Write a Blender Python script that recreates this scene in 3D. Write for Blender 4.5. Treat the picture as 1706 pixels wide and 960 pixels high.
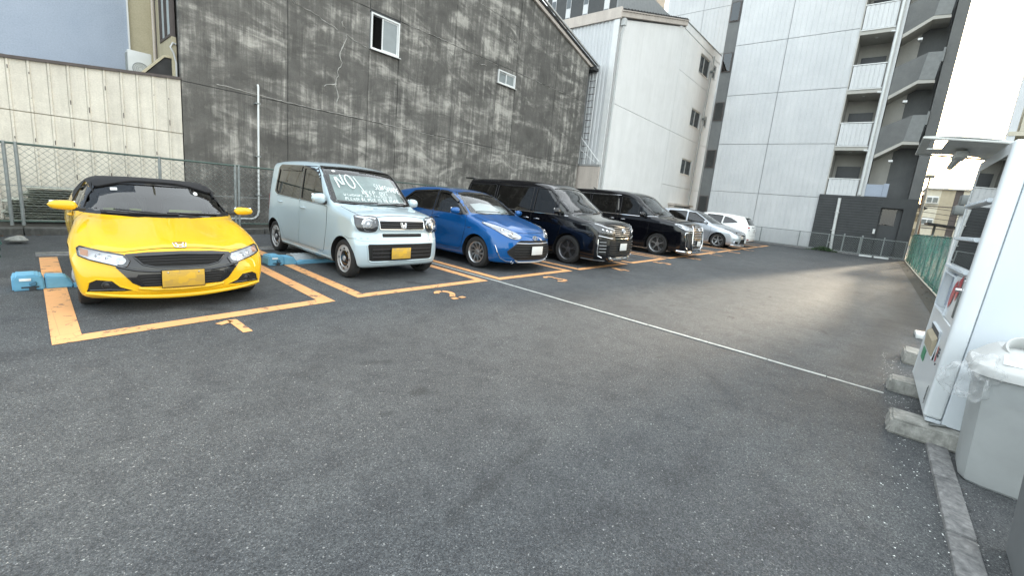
import bpy, bmesh, math, random
import numpy as np
from mathutils import Vector, Matrix
from mathutils.geometry import delaunay_2d_cdt

for _o in list(bpy.data.objects): bpy.data.objects.remove(_o)
SC = bpy.context.scene
COL = SC.collection
PI = math.pi
rnd = random.Random(7)

# ------------------------------------------------------------------ camera
def make_camera():
    f, roll, pitch, yaw, h, cx, cy = 700.3, .0966, .1755, .6952, 1.408, 861.1, 451.6
    cp, sp = math.cos(pitch), math.sin(pitch)
    fw = Vector((math.cos(yaw)*cp, math.sin(yaw)*cp, -sp))
    right = Vector((math.sin(yaw), -math.cos(yaw), 0))
    up = right.cross(fw)
    r = right*math.cos(roll) + up*math.sin(roll)
    u = -right*math.sin(roll) + up*math.cos(roll)
    cam = bpy.data.cameras.new('camera'); o = bpy.data.objects.new('camera', cam); COL.objects.link(o)
    m = Matrix((r, u, -fw)).transposed().to_4x4(); m.translation = (0, 0, h)
    o.matrix_world = m
    cam.sensor_width = 36; cam.lens = f/1706*36
    cam.shift_x = (853-cx)/1706; cam.shift_y = (cy-480)/1706
    cam.clip_start = .02; cam.clip_end = 2000
    SC.camera = o
make_camera()

# ------------------------------------------------------------------ sky, sun, exposure
SUN_AZ, SUN_EL = -10.5, 8.5           # degrees; azimuth from +X towards +Y
W = bpy.data.worlds.new("World"); SC.world = W; W.use_nodes = True
nt = W.node_tree; nt.nodes.clear()
sky = nt.nodes.new('ShaderNodeTexSky'); sky.sky_type = 'NISHITA'; sky.sun_disc = False
sky.sun_elevation = math.radians(SUN_EL)
sky.sun_rotation = math.radians(90-SUN_AZ)
sky.air_density = 1.0; sky.dust_density = 3.5; sky.ozone_density = 1.0
bg = nt.nodes.new('ShaderNodeBackground'); bg.inputs[1].default_value = .15
ow = nt.nodes.new('ShaderNodeOutputWorld')
# thin even cloud veil over the clear sky: the photograph's sky is white all over
veil = nt.nodes.new('ShaderNodeMix'); veil.data_type = 'RGBA'; veil.inputs[0].default_value = .55
veil.inputs[7].default_value = (4.5, 4.68, 4.62, 1)
nt.links.new(sky.outputs[0], veil.inputs[6]); nt.links.new(veil.outputs[2], bg.inputs[0]); nt.links.new(bg.outputs[0], ow.inputs[0])
sl = bpy.data.lights.new('sun', 'SUN'); sl.energy = 2.0; sl.angle = math.radians(2.5); sl.color = (1, .86, .66)
so = bpy.data.objects.new('sun', sl); COL.objects.link(so)
_a, _e = math.radians(SUN_AZ), math.radians(SUN_EL)
sd = Vector((math.cos(_e)*math.cos(_a), math.cos(_e)*math.sin(_a), math.sin(_e)))
so.rotation_euler = sd.to_track_quat('Z', 'Y').to_euler()
SC.view_settings.view_transform = 'Standard'; SC.view_settings.look = 'None'
SC.view_settings.exposure = 2.5; SC.view_settings.gamma = 1
SC.render.engine = 'CYCLES'
SC.cycles.max_bounces = 8; SC.cycles.transparent_max_bounces = 24

# ------------------------------------------------------------------ materials
MATS = {}
def newmat(name):
    m = bpy.data.materials.new(name); m.use_nodes = True; MATS[name] = m
    n = m.node_tree.nodes; b = n['Principled BSDF']
    return m, m.node_tree, b
def N(nt, t, **kw):
    n = nt.nodes.new(t)
    for k, v in kw.items():
        if k.startswith('i_'):
            n.inputs[k[2:].replace('_', ' ')].default_value = v
        else: setattr(n, k, v)
    return n
def ramp(nt, stops, src=None):
    r = nt.nodes.new('ShaderNodeValToRGB'); e = r.color_ramp.elements
    while len(e) < len(stops): e.new(.5)
    for q, (p, c) in zip(e, stops):
        q.position = p; q.color = (c[0], c[1], c[2], 1) if not isinstance(c, (int, float)) else (c, c, c, 1)
    if src is not None: nt.links.new(src, r.inputs[0])
    return r
def coords(nt, scale=(1, 1, 1), obj=True, rot=(0, 0, 0)):
    """world-position coordinates, scaled"""
    g = nt.nodes.new('ShaderNodeNewGeometry') if not obj else nt.nodes.new('ShaderNodeTexCoord')
    mp = nt.nodes.new('ShaderNodeMapping'); mp.inputs['Scale'].default_value = scale; mp.inputs['Rotation'].default_value = rot
    nt.links.new(g.outputs['Position' if not obj else 'Object'], mp.inputs[0])
    return mp.outputs[0]
def noise(nt, vec, scale, detail=4, rough=.55, dist=0):
    n = nt.nodes.new('ShaderNodeTexNoise'); n.inputs['Scale'].default_value = scale
    n.inputs['Detail'].default_value = detail; n.inputs['Roughness'].default_value = rough; n.inputs['Distortion'].default_value = dist
    nt.links.new(vec, n.inputs['Vector']); return n.outputs['Fac']
def mixc(nt, fac, a, b, mode='MIX'):
    m = nt.nodes.new('ShaderNodeMix'); m.data_type = 'RGBA'; m.blend_type = mode
    for s, v in ((0, fac), (6, a), (7, b)):
        if isinstance(v, bpy.types.NodeSocket): nt.links.new(v, m.inputs[s])
        elif isinstance(v, (int, float)): m.inputs[s].default_value = v if s == 0 else (v, v, v, 1)
        else: m.inputs[s].default_value = (v[0], v[1], v[2], 1)
    return m.outputs[2]
def bump(nt, b, h, strength=.3, dist=.01):
    n = nt.nodes.new('ShaderNodeBump'); n.inputs['Strength'].default_value = strength; n.inputs['Distance'].default_value = dist
    nt.links.new(h, n.inputs['Height']); nt.links.new(n.outputs[0], b.inputs['Normal'])
def mathn(nt, op, a, b=None, clamp=False):
    n = nt.nodes.new('ShaderNodeMath'); n.operation = op; n.use_clamp = clamp
    for i, v in enumerate((a, b)):
        if v is None: continue
        if isinstance(v, bpy.types.NodeSocket): nt.links.new(v, n.inputs[i])
        else: n.inputs[i].default_value = v
    return n.outputs[0]

def simple(name, col, rough=.5, metal=0., var=.12, scale=6., bumps=0., coat=0., spec=.5):
    m, t, b = newmat(name)
    v = coords(t, obj=False)
    n = noise(t, v, scale, 5, .6)
    lo = tuple(c*(1-var) for c in col); hi = tuple(min(1, c*(1+var)) for c in col)
    r = ramp(t, [(.3, lo), (.7, hi)], n)
    t.links.new(r.outputs[0], b.inputs['Base Color'])
    b.inputs['Roughness'].default_value = rough; b.inputs['Metallic'].default_value = metal
    b.inputs['Coat Weight'].default_value = coat; b.inputs['Specular IOR Level'].default_value = spec
    if coat: b.inputs['Coat Roughness'].default_value = .03
    if bumps:
        bump(t, b, noise(t, v, scale*12, 3, .6), bumps, .003)
    return m
def paint(name, col, metal=.0, rough=.35, flake=.0, dirt_amt=.03):
    m, t, b = newmat(name)
    b.inputs['Base Color'].default_value = (*col, 1)
    b.inputs['Metallic'].default_value = metal; b.inputs['Roughness'].default_value = rough; b.inputs['Specular IOR Level'].default_value = .05
    b.inputs['Coat Weight'].default_value = 1; b.inputs['Coat Roughness'].default_value = .02; b.inputs['Coat IOR'].default_value = 1.5
    v = coords(t)
    dirt = noise(t, v, 5, 5, .65)
    r = ramp(t, [(.35, (0, 0, 0)), (.8, (1, 1, 1))], dirt)
    c = mixc(t, mathn(t, 'MULTIPLY', r.outputs[0], dirt_amt), col, (.25, .24, .22))
    t.links.new(c, b.inputs['Base Color'])
    rr = mathn(t, 'MULTIPLY_ADD', r.outputs[0], .05); 
    t.nodes[-1].inputs[2].default_value = .02
    t.links.new(rr, b.inputs['Coat Roughness'])
    if flake:
        vv = t.nodes.new('ShaderNodeTexVoronoi'); vv.inputs['Scale'].default_value = 900; t.links.new(v, vv.inputs['Vector'])
        bump(t, b, vv.outputs['Color'], flake, .001)
    return m
def glass(name, tint, trans=.8, rough=.0):
    m, t, b = newmat(name)
    t.nodes.remove(b)
    out = t.nodes['Material Output']
    tr = t.nodes.new('ShaderNodeBsdfTransparent'); tr.inputs[0].default_value = (*tint, 1)
    gl = t.nodes.new('ShaderNodeBsdfGlossy'); gl.inputs['Roughness'].default_value = rough
    fr = t.nodes.new('ShaderNodeFresnel'); fr.inputs[0].default_value = 1.52
    v = coords(t)
    mx = t.nodes.new('ShaderNodeMixShader')
    # two surfaces of a real pane double the reflectance of one
    f2 = mathn(t, 'MULTIPLY', fr.outputs[0], 1.8, True)
    t.links.new(f2, mx.inputs[0]); t.links.new(tr.outputs[0], mx.inputs[1]); t.links.new(gl.outputs[0], mx.inputs[2])
    t.links.new(mx.outputs[0], out.inputs[0])
    return m

# ------------------------------------------------------------------ object helpers
def tag(o, label=None, cat=None, group=None, kind=None):
    if label: o['label'] = label
    if cat: o['category'] = cat
    if group: o['group'] = group
    if kind: o['kind'] = kind
    return o
def empty(name, loc=(0, 0, 0), rz=0, label=None, cat=None, group=None):
    o = bpy.data.objects.new(name, None); COL.objects.link(o); o.location = loc; o.rotation_euler = (0, 0, rz)
    o.empty_display_size = .2
    return tag(o, label, cat, group)
def link(name, me, mat=None, parent=None):
    if mat is not None and len(me.materials) == 0: me.materials.append(MATS[mat] if isinstance(mat, str) else mat)
    o = bpy.data.objects.new(name, me); COL.objects.link(o)
    if parent is not None: o.parent = parent
    return o
def copy_tree(o, parent=None):
    c = o.copy(); COL.objects.link(c); c.parent = parent
    for ch in [q for q in o.children]: copy_tree(ch, c)
    return c

class MB:
    """collects boxes, tubes and lathes into one mesh"""
    def __init__(s): s.v = []; s.f = []; s.sm = []
    def add(s, v, f, smooth=False, M=None):
        b = len(s.v)
        for p in v:
            p = Vector(p)
            s.v.append(tuple(M @ p) if M is not None else tuple(p))
        for q in f: s.f.append(tuple(i+b for i in q)); s.sm.append(smooth)
        return s
    def box(s, x0, x1, y0, y1, z0, z1, M=None):
        v = [(x0, y0, z0), (x1, y0, z0), (x1, y1, z0), (x0, y1, z0), (x0, y0, z1), (x1, y0, z1), (x1, y1, z1), (x0, y1, z1)]
        return s.add(v, [(3, 2, 1, 0), (4, 5, 6, 7), (0, 1, 5, 4), (1, 2, 6, 5), (2, 3, 7, 6), (3, 0, 4, 7)], False, M)
    def bbox(s, x0, x1, y0, y1, z0, z1, r=.01, seg=2, M=None):
        """box with rounded edges"""
        bm = bmesh.new(); bmesh.ops.create_cube(bm, size=1)
        for q in bm.verts:
            q.co = Vector(((x0+x1)/2+q.co.x*(x1-x0), (y0+y1)/2+q.co.y*(y1-y0), (z0+z1)/2+q.co.z*(z1-z0)))
        r = min(r, .49*min(x1-x0, y1-y0, z1-z0))
        bmesh.ops.bevel(bm, geom=list(bm.edges), offset=r, segments=seg, affect='EDGES', profile=.5)
        bm.verts.index_update()
        s.add([q.co.copy() for q in bm.verts], [[w.index for w in f.verts] for f in bm.faces], True, M); bm.free(); return s
    def tube(s, pts, r, n=8, closed=False, caps=True, M=None):
        pts = [Vector(p) for p in pts]; m = len(pts); rs = r if isinstance(r, (list, tuple)) else [r]*m
        v = []; f = []
        prev = None
        for i, p in enumerate(pts):
            if closed: t = pts[(i+1) % m]-pts[i-1]
            else: t = pts[min(i+1, m-1)]-pts[max(i-1, 0)]
            if t.length < 1e-9: t = Vector((0, 0, 1))
            t.normalize()
            if prev is None:
                a = Vector((0, 0, 1)) if abs(t.z) < .9 else Vector((1, 0, 0))
                a = (a-t*a.dot(t)).normalized()
            else:
                a = prev-t*prev.dot(t)
                a = a.normalized() if a.length > 1e-6 else prev
            prev = a; b = t.cross(a)
            for k in range(n):
                an = 2*PI*(k+.5)/n
                v.append(p+(a*math.cos(an)+b*math.sin(an))*rs[i])
        for i in range(m if closed else m-1):
            for k in range(n):
                j = (i+1) % m
                f.append((i*n+k, i*n+(k+1) % n, j*n+(k+1) % n, j*n+k))
        s.add(v, f, n > 5, M)
        if caps and not closed:
            s.add([v[k] for k in range(n)][::-1], [tuple(range(n))], False, M)
            s.add([v[(m-1)*n+k] for k in range(n)], [tuple(range(n))], False, M)
        return s
    def lathe(s, prof, n=32, axis='Z', M=None, closed=False):
        """prof: (r, h) pairs"""
        v = []; f = []; m = len(prof)
        for r, h in prof:
            for k in range(n):
                a = 2*PI*k/n; c, d = r*math.cos(a), r*math.sin(a)
                v.append({'Z': (c, d, h), 'X': (h, c, d), 'Y': (d, h, c)}[axis])
        for i in range(m if closed else m-1):
            j = (i+1) % m
            for k in range(n):
                f.append((i*n+k, i*n+(k+1) % n, j*n+(k+1) % n, j*n+k))
        return s.add(v, f, True, M)
    def prism(s, poly, h0, h1, axis='Z', M=None):
        """poly in the plane normal to axis"""
        n = len(poly)
        mk = {'Z': lambda a, b, h: (a, b, h), 'X': lambda a, b, h: (h, a, b), 'Y': lambda a, b, h: (a, h, b)}[axis]
        v = [mk(a, b, h0) for a, b in poly]+[mk(a, b, h1) for a, b in poly]
        f = [tuple(range(n))[::-1], tuple(range(n, 2*n))]+[(i, (i+1) % n, n+(i+1) % n, n+i) for i in range(n)]
        return s.add(v, f, False, M)
    def mesh(s, name='m'):
        me = bpy.data.meshes.new(name); me.from_pydata(s.v, [], s.f)
        me.polygons.foreach_set('use_smooth', s.sm); me.update()
        bm = bmesh.new(); bm.from_mesh(me); bmesh.ops.recalc_face_normals(bm, faces=bm.faces)
        bm.to_mesh(me); bm.free()
        return me
    def build(s, name, mat, parent=None, sharp=40):
        me = s.mesh(name)
        if any(s.sm): me.set_sharp_from_angle(angle=math.radians(sharp))
        return link(name, me, mat, parent)
def T(x=0, y=0, z=0, rx=0, ry=0, rz=0, s=1):
    return Matrix.Translation((x, y, z)) @ Matrix.Rotation(rz, 4, 'Z') @ Matrix.Rotation(ry, 4, 'Y') @ Matrix.Rotation(rx, 4, 'X') @ Matrix.Scale(s, 4)
# ------------------------------------------------------------------ the materials
paint('paint_yellow', (.72, .425, .010), 0, .35)
paint('paint_mint', (.455, .555, .605), .25, .32, .05)
paint('paint_blue', (.004, .085, .28), .30, .3, .04, .008)
paint('paint_black', (.0025, .0028, .0045), .0, .2, 0, .004)
paint('paint_silver', (.50, .53, .57), .75, .3, .08)
paint('paint_white', (.80, .80, .78), 0, .3)
simple('black_trim', (.012, .012, .013), .55, var=.2)
simple('black_gloss', (.008, .008, .009), .12, var=.1, coat=.6)
simple('gap_black', (.004, .004, .004), .8)
simple('tyre', (.018, .018, .018), .8, var=.25, scale=12, bumps=.2)
simple('alloy', (.52, .53, .54), .28, .9, var=.06)
simple('alloy_dark', (.17, .17, .18), .3, .8, var=.1)
simple('dark_metal', (.05, .05, .05), .45, .7)
simple('chrome', (.75, .76, .78), .08, 1., var=.02)
simple('silver_plastic', (.45, .46, .47), .35, .4)
simple('mirror', (.8, .8, .8), .02, 1., var=.01)
simple('seat_dark', (.022, .022, .024), .8, var=.15)
simple('seat_lime', (.34, .42, .08), .8, var=.1)
simple('seat_grey', (.16, .15, .14), .85, var=.1)
simple('soft_top', (.012, .012, .014), .9, var=.2, bumps=.3)
simple('lamp_dark', (.03, .03, .033), .3, .3)
simple('lamp_bright', (.72, .73, .75), .2, .45, var=.12, scale=25)
simple('lamp_white', (.85, .86, .88), .15, .2, var=.05)
simple('amber', (.60, .27, .12), .25, coat=.5)
simple('red_lens', (.30, .012, .01), .15, coat=.8)
simple('sunshade', (.43, .50, .50), .4, .1, var=.2, scale=6)
simple('marker_white', (.88, .93, .92), .5, var=.02)
simple('sticker_white', (.8, .82, .8), .5)
simple('sticker_green', (.05, .35, .2), .5)
simple('plate_white', (.62, .63, .62), .45, var=.05, scale=9)
# yellow plate, its surface dulled in soft irregular patches
m, t, b = newmat('plate_yellow'); v = coords(t)
vo = N(t, 'ShaderNodeTexVoronoi'); vo.inputs['Scale'].default_value = 16; vo.distance = 'CHEBYCHEV'; t.links.new(v, vo.inputs[0])
r = ramp(t, [(0, (.62, .38, .025)), (1, (.42, .27, .06))], vo.outputs['Color'])
t.links.new(r.outputs[0], b.inputs['Base Color']); b.inputs['Roughness'].default_value = .45
glass('glass_clear', (.80, .86, .84)); glass('glass_tint', (.24, .265, .265)); glass('glass_dark', (.035, .04, .045))
glass('glass_lamp', (.96, .97, .98)); glass('glass_window', (.35, .40, .42))
simple('frosted', (.52, .58, .58), .3, var=.05, coat=.3)

# asphalt: stones of many tones in a dark binder, sealed patches, worn lanes and stains
m, t, b = newmat('asphalt'); v = coords(t)
v1 = N(t, 'ShaderNodeTexVoronoi'); v1.inputs['Scale'].default_value = 165; t.links.new(v, v1.inputs[0])
v2 = N(t, 'ShaderNodeTexVoronoi'); v2.inputs['Scale'].default_value = 380; t.links.new(v, v2.inputs[0])
sep = N(t, 'ShaderNodeSeparateColor'); t.links.new(v1.outputs['Color'], sep.inputs[0])
sep2 = N(t, 'ShaderNodeSeparateColor'); t.links.new(v2.outputs['Color'], sep2.inputs[0])
st = ramp(t, [(0, (.028, .0315, .033)), (.40, (.058, .0635, .066)), (.80, (.108, .117, .119)), (.965, (.13, .137, .142)), (.992, (.24, .245, .24)), (1, (.55, .55, .53))], sep.outputs[0])
st2 = ramp(t, [(0, (.015, .016, .019)), (.6, (.05, .052, .057)), (.96, (.11, .113, .12)), (1, (.40, .40, .40))], sep2.outputs[1])
c = mixc(t, .45, st.outputs[0], st2.outputs[0])
ed = ramp(t, [(.0, 1.), (.55, .75), (.9, .35)], mathn(t, 'MULTIPLY', v1.outputs['Distance'], 1.))
big = noise(t, v, .55, 5, .6, .6); bigr = ramp(t, [(.3, (.78, .78, .79)), (.5, (1, 1, 1)), (.72, (1.22, 1.21, 1.18))], big)
med = noise(t, v, 4.5, 5, .65, .3); medr = ramp(t, [(.28, (.72, .72, .74)), (.5, (1, 1, 1)), (.75, (1.18, 1.18, 1.17))], med)
c = mixc(t, 1., c, bigr.outputs[0], 'MULTIPLY'); c = mixc(t, 1., c, medr.outputs[0], 'MULTIPLY')
# oil spots and drips
sp = noise(t, coords(t, (1.3, 3.4, 1)), 1.4, 3, .5, .2); spr = ramp(t, [(.69, 0.), (.77, 1.)], sp)
c = mixc(t, mathn(t, 'MULTIPLY', spr.outputs[0], .55), c, (.012, .012, .013))
ps = noise(t, v, 1.1, 6, .7, 1.5); psr = ramp(t, [(.62, 0.), (.72, 1.)], ps)
c = mixc(t, mathn(t, 'MULTIPLY', psr.outputs[0], .16), c, (.12, .115, .11))
sx = N(t, 'ShaderNodeSeparateXYZ'); t.links.new(v, sx.inputs[0])
wob = mathn(t, 'MULTIPLY', mathn(t, 'SUBTRACT', noise(t, v, 6, 5, .7), .5), .22)
def mark(x0, y0, x1, y1, w, amt, c):
    # dark rubbed mark along a line
    import math as _m
    L_ = _m.hypot(x1-x0, y1-y0); ux, uy = (x1-x0)/L_, (y1-y0)/L_
    dx = mathn(t, 'SUBTRACT', sx.outputs[0], x0); dy = mathn(t, 'SUBTRACT', sx.outputs[1], y0)
    al = mathn(t, 'ADD', mathn(t, 'MULTIPLY', dx, ux), mathn(t, 'MULTIPLY', dy, uy)); cl = mathn(t, 'MINIMUM', mathn(t, 'MAXIMUM', al, 0.), L_)
    ex = mathn(t, 'SUBTRACT', dx, mathn(t, 'MULTIPLY', cl, ux)); ey = mathn(t, 'SUBTRACT', dy, mathn(t, 'MULTIPLY', cl, uy))
    d = mathn(t, 'SQRT', mathn(t, 'ADD', mathn(t, 'MULTIPLY', ex, ex), mathn(t, 'MULTIPLY', ey, ey)))
    d = mathn(t, 'ADD', d, wob)
    r_ = ramp(t, [(w*.2, 1.), (w, 0.)], d)
    return mixc(t, mathn(t, 'MULTIPLY', r_.outputs[0], amt), c, (.016, .017, .018))
for a_ in ((1.12, 1.17, 1.9, 1.27, .035, .30), (1.2, 1.19, 1.75, 1.25, .10, .10), (1.70, 2.86, 1.82, 2.79, .07, .5), (1.70, 2.2, 1.73, 2.22, .06, .5), (1.38, 2.11, 1.40, 2.1, .05, .5), (.7, 2.6, 1.9, 3.3, .22, .10), (3.2, 2.2, 6.5, 3.9, .25, .10), (2.0, 3.2, 4.6, 4.3, .2, .10), (1.1, 5.0, 1.25, 4.85, .10, .5), (3.75, 4.95, 3.7, 5.1, .09, .5), (6.3, 4.8, 6.4, 4.9, .10, .5), (11.2, 6.2, 11.3, 5.2, .35, .5), (16.2, 6.4, 16.2, 5.4, .4, .5), (7.0, .2, 14, .3, .3, .22), (5.5, -.1, 9, -.4, .25, .35), (9, -.7, 28, -.9, .35, .45)):
    c = mark(*a_, c)
t.links.new(c, b.inputs['Base Color']); b.inputs['Roughness'].default_value = .72; b.inputs['Specular IOR Level'].default_value = .35
hh = mathn(t, 'SUBTRACT', 1., v1.outputs['Distance'])
bump(t, b, hh, .6, .006)

# road paint, cracked and worn through
def roadpaint(name, col, wear=.565):
    m, t, b = newmat(name); v = coords(t)
    n1 = noise(t, v, 9, 8, .72, .4); n2 = noise(t, v, 1.7, 4, .6)
    w = ramp(t, [(wear, 0.), (wear+.05, 1.)], n1)
    tone = ramp(t, [(.3, tuple(q*.86 for q in col)), (.7, tuple(min(1, q*1.08) for q in col))], n2)
    vv = N(t, 'ShaderNodeTexVoronoi'); vv.feature = 'DISTANCE_TO_EDGE'; vv.inputs['Scale'].default_value = 3.2; 
    wv = coords(t, (1, .45, 1)); t.links.new(wv, vv.inputs[0])
    cr = ramp(t, [(0, 1.), (.006, 0.)], vv.outputs['Distance'])
    k = mathn(t, 'MAXIMUM', mathn(t, 'MULTIPLY', w.outputs[0], .8), mathn(t, 'MULTIPLY', cr.outputs[0], .4))
    g = mixc(t, mathn(t, 'MULTIPLY', noise(t, v, 60, 3, .6), .25), tone.outputs[0], tuple(q*.55 for q in col))
    c = mixc(t, k, g, (.055, .056, .06)); t.links.new(c, b.inputs['Base Color'])
    b.inputs['Roughness'].default_value = .7; bump(t, b, noise(t, v, 120, 3, .6), .35, .002)
roadpaint('line_orange', (.78, .40, .165)); roadpaint('line_white', (.50, .52, .48), .60)
simple('seam_grey', (.40, .42, .40), .75, var=.25, scale=14, bumps=.3)

def concrete(name, c0, c1, scale=1., rough=.85, bumps=.35, stain=.5):
    m, t, b = newmat(name); v = coords(t, obj=False)
    n1 = noise(t, v, 2.2*scale, 7, .66, .6); r = ramp(t, [(.3, c0), (.7, c1)], n1)
    n2 = noise(t, coords(t, (3, 3, .35), obj=False), 1.6*scale, 6, .7, .3); r2 = ramp(t, [(.35, (1, 1, 1)), (.75, (1-stain,)*3)], n2)
    c = mixc(t, 1., r.outputs[0], r2.outputs[0], 'MULTIPLY')
    n3 = noise(t, v, 40, 4, .7); r3 = ramp(t, [(.3, (.86, .86, .86)), (.7, (1.1, 1.1, 1.1))], n3)
    c = mixc(t, 1., c, r3.outputs[0], 'MULTIPLY')
    t.links.new(c, b.inputs['Base Color']); b.inputs['Roughness'].default_value = rough
    bump(t, b, n3, bumps, .004); return m
concrete('concrete_block', (.22, .22, .20), (.40, .40, .37), 5., bumps=.6)
concrete('concrete_curb', (.11, .112, .115), (.30, .30, .295), 7., bumps=.9)
concrete('concrete_kerb_dark', (.06, .06, .055), (.13, .13, .12), 3.)
concrete('render_white', (.76, .755, .735), (.83, .825, .81), .4, .8, .15, .10)
concrete('render_pinkish', (.52, .46, .41), (.60, .54, .48), .6, .8, .2, .2)
concrete('render_cream', (.42, .37, .25), (.50, .45, .32), .6, .8, .2, .12)
concrete('wall_blue', (.32, .37, .45), (.37, .42, .50), .5, .75, .1, .05)
concrete('apt_cream', (.50, .46, .36), (.60, .56, .45), .6, .8, .1, .12)
concrete('apt_tan', (.36, .31, .22), (.42, .37, .27), .6, .8, .1, .12)
concrete('tower_grey', (.125, .13, .13), (.165, .17, .168), .6, .8, .15, .12)
concrete('tower_charcoal', (.042, .046, .048), (.060, .064, .066), .8, .7, .3, .12)
concrete('tower_white', (.56, .575, .58), (.63, .645, .65), .4, .55, .08, .08)
concrete('tower_panel', (.50, .515, .525), (.58, .59, .595), .3, .5, .06, .07)
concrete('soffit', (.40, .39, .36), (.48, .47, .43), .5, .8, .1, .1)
concrete('soil', (.03, .028, .022), (.075, .07, .058), 5., .95, .8)
concrete('siding_cream', (.57, .53, .45), (.70, .66, .565), 1.1, .5, .05, .22)

# weathered board-marked concrete: pale ground, black algae in running streaks and lying clouds
def stained(nm, sh=0.):
    m, t, b = newmat(nm); v = coords(t, obj=False)
    co = lambda q: coords(t, q, obj=False)
    base = ramp(t, [(.25, (.28, .268, .244)), (.75, (.48, .46, .415))], noise(t, v, 1.1, 6, .62, .4))
    warp = noise(t, co((.5, .5, .5)), 1., 3, .5)
    cloud = noise(t, coords(t, (.42, .42, 1.15), obj=False, rot=(0, .12, 0)), 1.35, 8, .62, 1.1)
    blot = noise(t, coords(t, (1.3, 1.3, 2.4), obj=False, rot=(0, -.1, 0)), 1.7, 6, .65, 1.4)
    streak = noise(t, co((5.2, 5.2, .33)), 1., 6, .66, .2)
    fine = noise(t, co((24, 24, 1.6)), 1., 5, .65, .1)
    sm_ = mathn(t, 'ADD', mathn(t, 'ADD', mathn(t, 'MULTIPLY', cloud, .42), mathn(t, 'MULTIPLY', blot, .16)), mathn(t, 'ADD', mathn(t, 'MULTIPLY', streak, .30), mathn(t, 'MULTIPLY', fine, .12)))
    oi = N(t, 'ShaderNodeObjectInfo'); sm_ = mathn(t, 'ADD', sm_, mathn(t, 'MULTIPLY', mathn(t, 'SUBTRACT', oi.outputs['Random'], .5), .03))
    dk = ramp(t, [(.418+sh, 0.), (.456+sh, .45), (.490+sh, .80), (.535+sh, .96), (.66+sh, 1.)], sm_)
    tone = ramp(t, [(.3, (.058, .056, .052)), (.7, (.122, .117, .108))], noise(t, v, 1.6, 6, .65, .5))
    c = mixc(t, mathn(t, 'MULTIPLY', dk.outputs[0], .95), base.outputs[0], tone.outputs[0])
    drip = noise(t, co((30, 30, .7)), 1., 6, .65); dr = ramp(t, [(.58, 0.), (.70, 1.)], drip)
    c = mixc(t, mathn(t, 'MULTIPLY', dr.outputs[0], .45), c, (.035, .034, .031))
    pale = ramp(t, [(.60, 0.), (.74, 1.)], noise(t, co((6, 6, 1.3)), 1., 6, .65, .4)); c = mixc(t, mathn(t, 'MULTIPLY', pale.outputs[0], .28), c, (.34, .325, .29))
    gr = noise(t, v, 45, 4, .7); c = mixc(t, 1., c, ramp(t, [(.3, (.82, .82, .82)), (.7, (1.12, 1.12, 1.12))], gr).outputs[0], 'MULTIPLY')
    t.links.new(c, b.inputs['Base Color']); b.inputs['Roughness'].default_value = .88; b.inputs['Specular IOR Level'].default_value = .25
    bump(t, b, gr, .4, .006)
stained('wall_stained'); stained('wall_stained_pale', .032)
simple('wall_filler', (.40, .39, .36), .85, var=.15, scale=9)
simple('galv', (.24, .26, .255), .55, .35, var=.18, scale=14)
simple('pole_lightgrey', (.20, .21, .21), .75, var=.1)
simple('galv_wire', (.30, .33, .32), .5, .4, var=.1)
simple('green_wire', (.12, .20, .17), .55, .2)
simple('rail_green', (.075, .11, .095), .5, .3, var=.2, scale=15)
simple('pvc_white', (.62, .64, .63), .4, var=.06)
simple('pvc_grey', (.50, .51, .50), .45, var=.06)
simple('alu', (.52, .53, .53), .4, .6, var=.06)
simple('white_frame', (.66, .67, .66), .4, var=.05)
simple('shade_black', (.006, .006, .006), .9)  # near-black colour standing in for shade inside openings
simple('roof_dark', (.03, .03, .03), .8, var=.3, bumps=.4)
simple('flash_dark', (.07, .055, .05), .5, var=.2)
simple('joint_dark', (.27, .28, .285), .85)
simple('shop_blue', (.14, .37, .54), .6, var=.10, scale=7, bumps=.15)
simple('lock_blue_dark', (.06, .17, .26), .6, var=.12)
simple('tread_grey', (.36, .40, .42), .6, var=.15, scale=22, bumps=.4)
simple('vend_white', (.62, .67, .71), .38, var=.02, scale=2, coat=.15)
simple('vend_front', (.66, .70, .72), .32, var=.02, coat=.3)
simple('vend_dark', (.035, .04, .045), .4)
simple('print_red', (.50, .015, .03), .4, coat=.4)
simple('print_dark', (.05, .055, .06), .5)
simple('print_green', (.05, .26, .13), .45)
simple('bin_grey', (.34, .36, .36), .55, var=.08, scale=4, bumps=.15)
simple('bin_lid', (.50, .51, .50), .55, var=.07, scale=5, bumps=.12)
simple('bin_dark', (.16, .17, .175), .6, var=.08, scale=5)
simple('label_white', (.78, .80, .80), .5)
simple('pole_grey', (.16, .17, .165), .5, .4)
simple('wire_black', (.02, .02, .02), .6)
simple('canopy_grey', (.55, .56, .53), .5, var=.1)
simple('sheet_green', (.40, .42, .36), .7, var=.3, scale=8, bumps=.3)
simple('leaf_green', (.035, .07, .025), .7, var=.3, scale=20)
simple('wood_brown', (.10, .055, .028), .7, var=.25)
simple('curtain', (.10, .11, .115), .95, var=.5, scale=4, spec=0.)
simple('pane_grey', (.21, .24, .245), .4, var=.12, scale=4, coat=.2)

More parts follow.
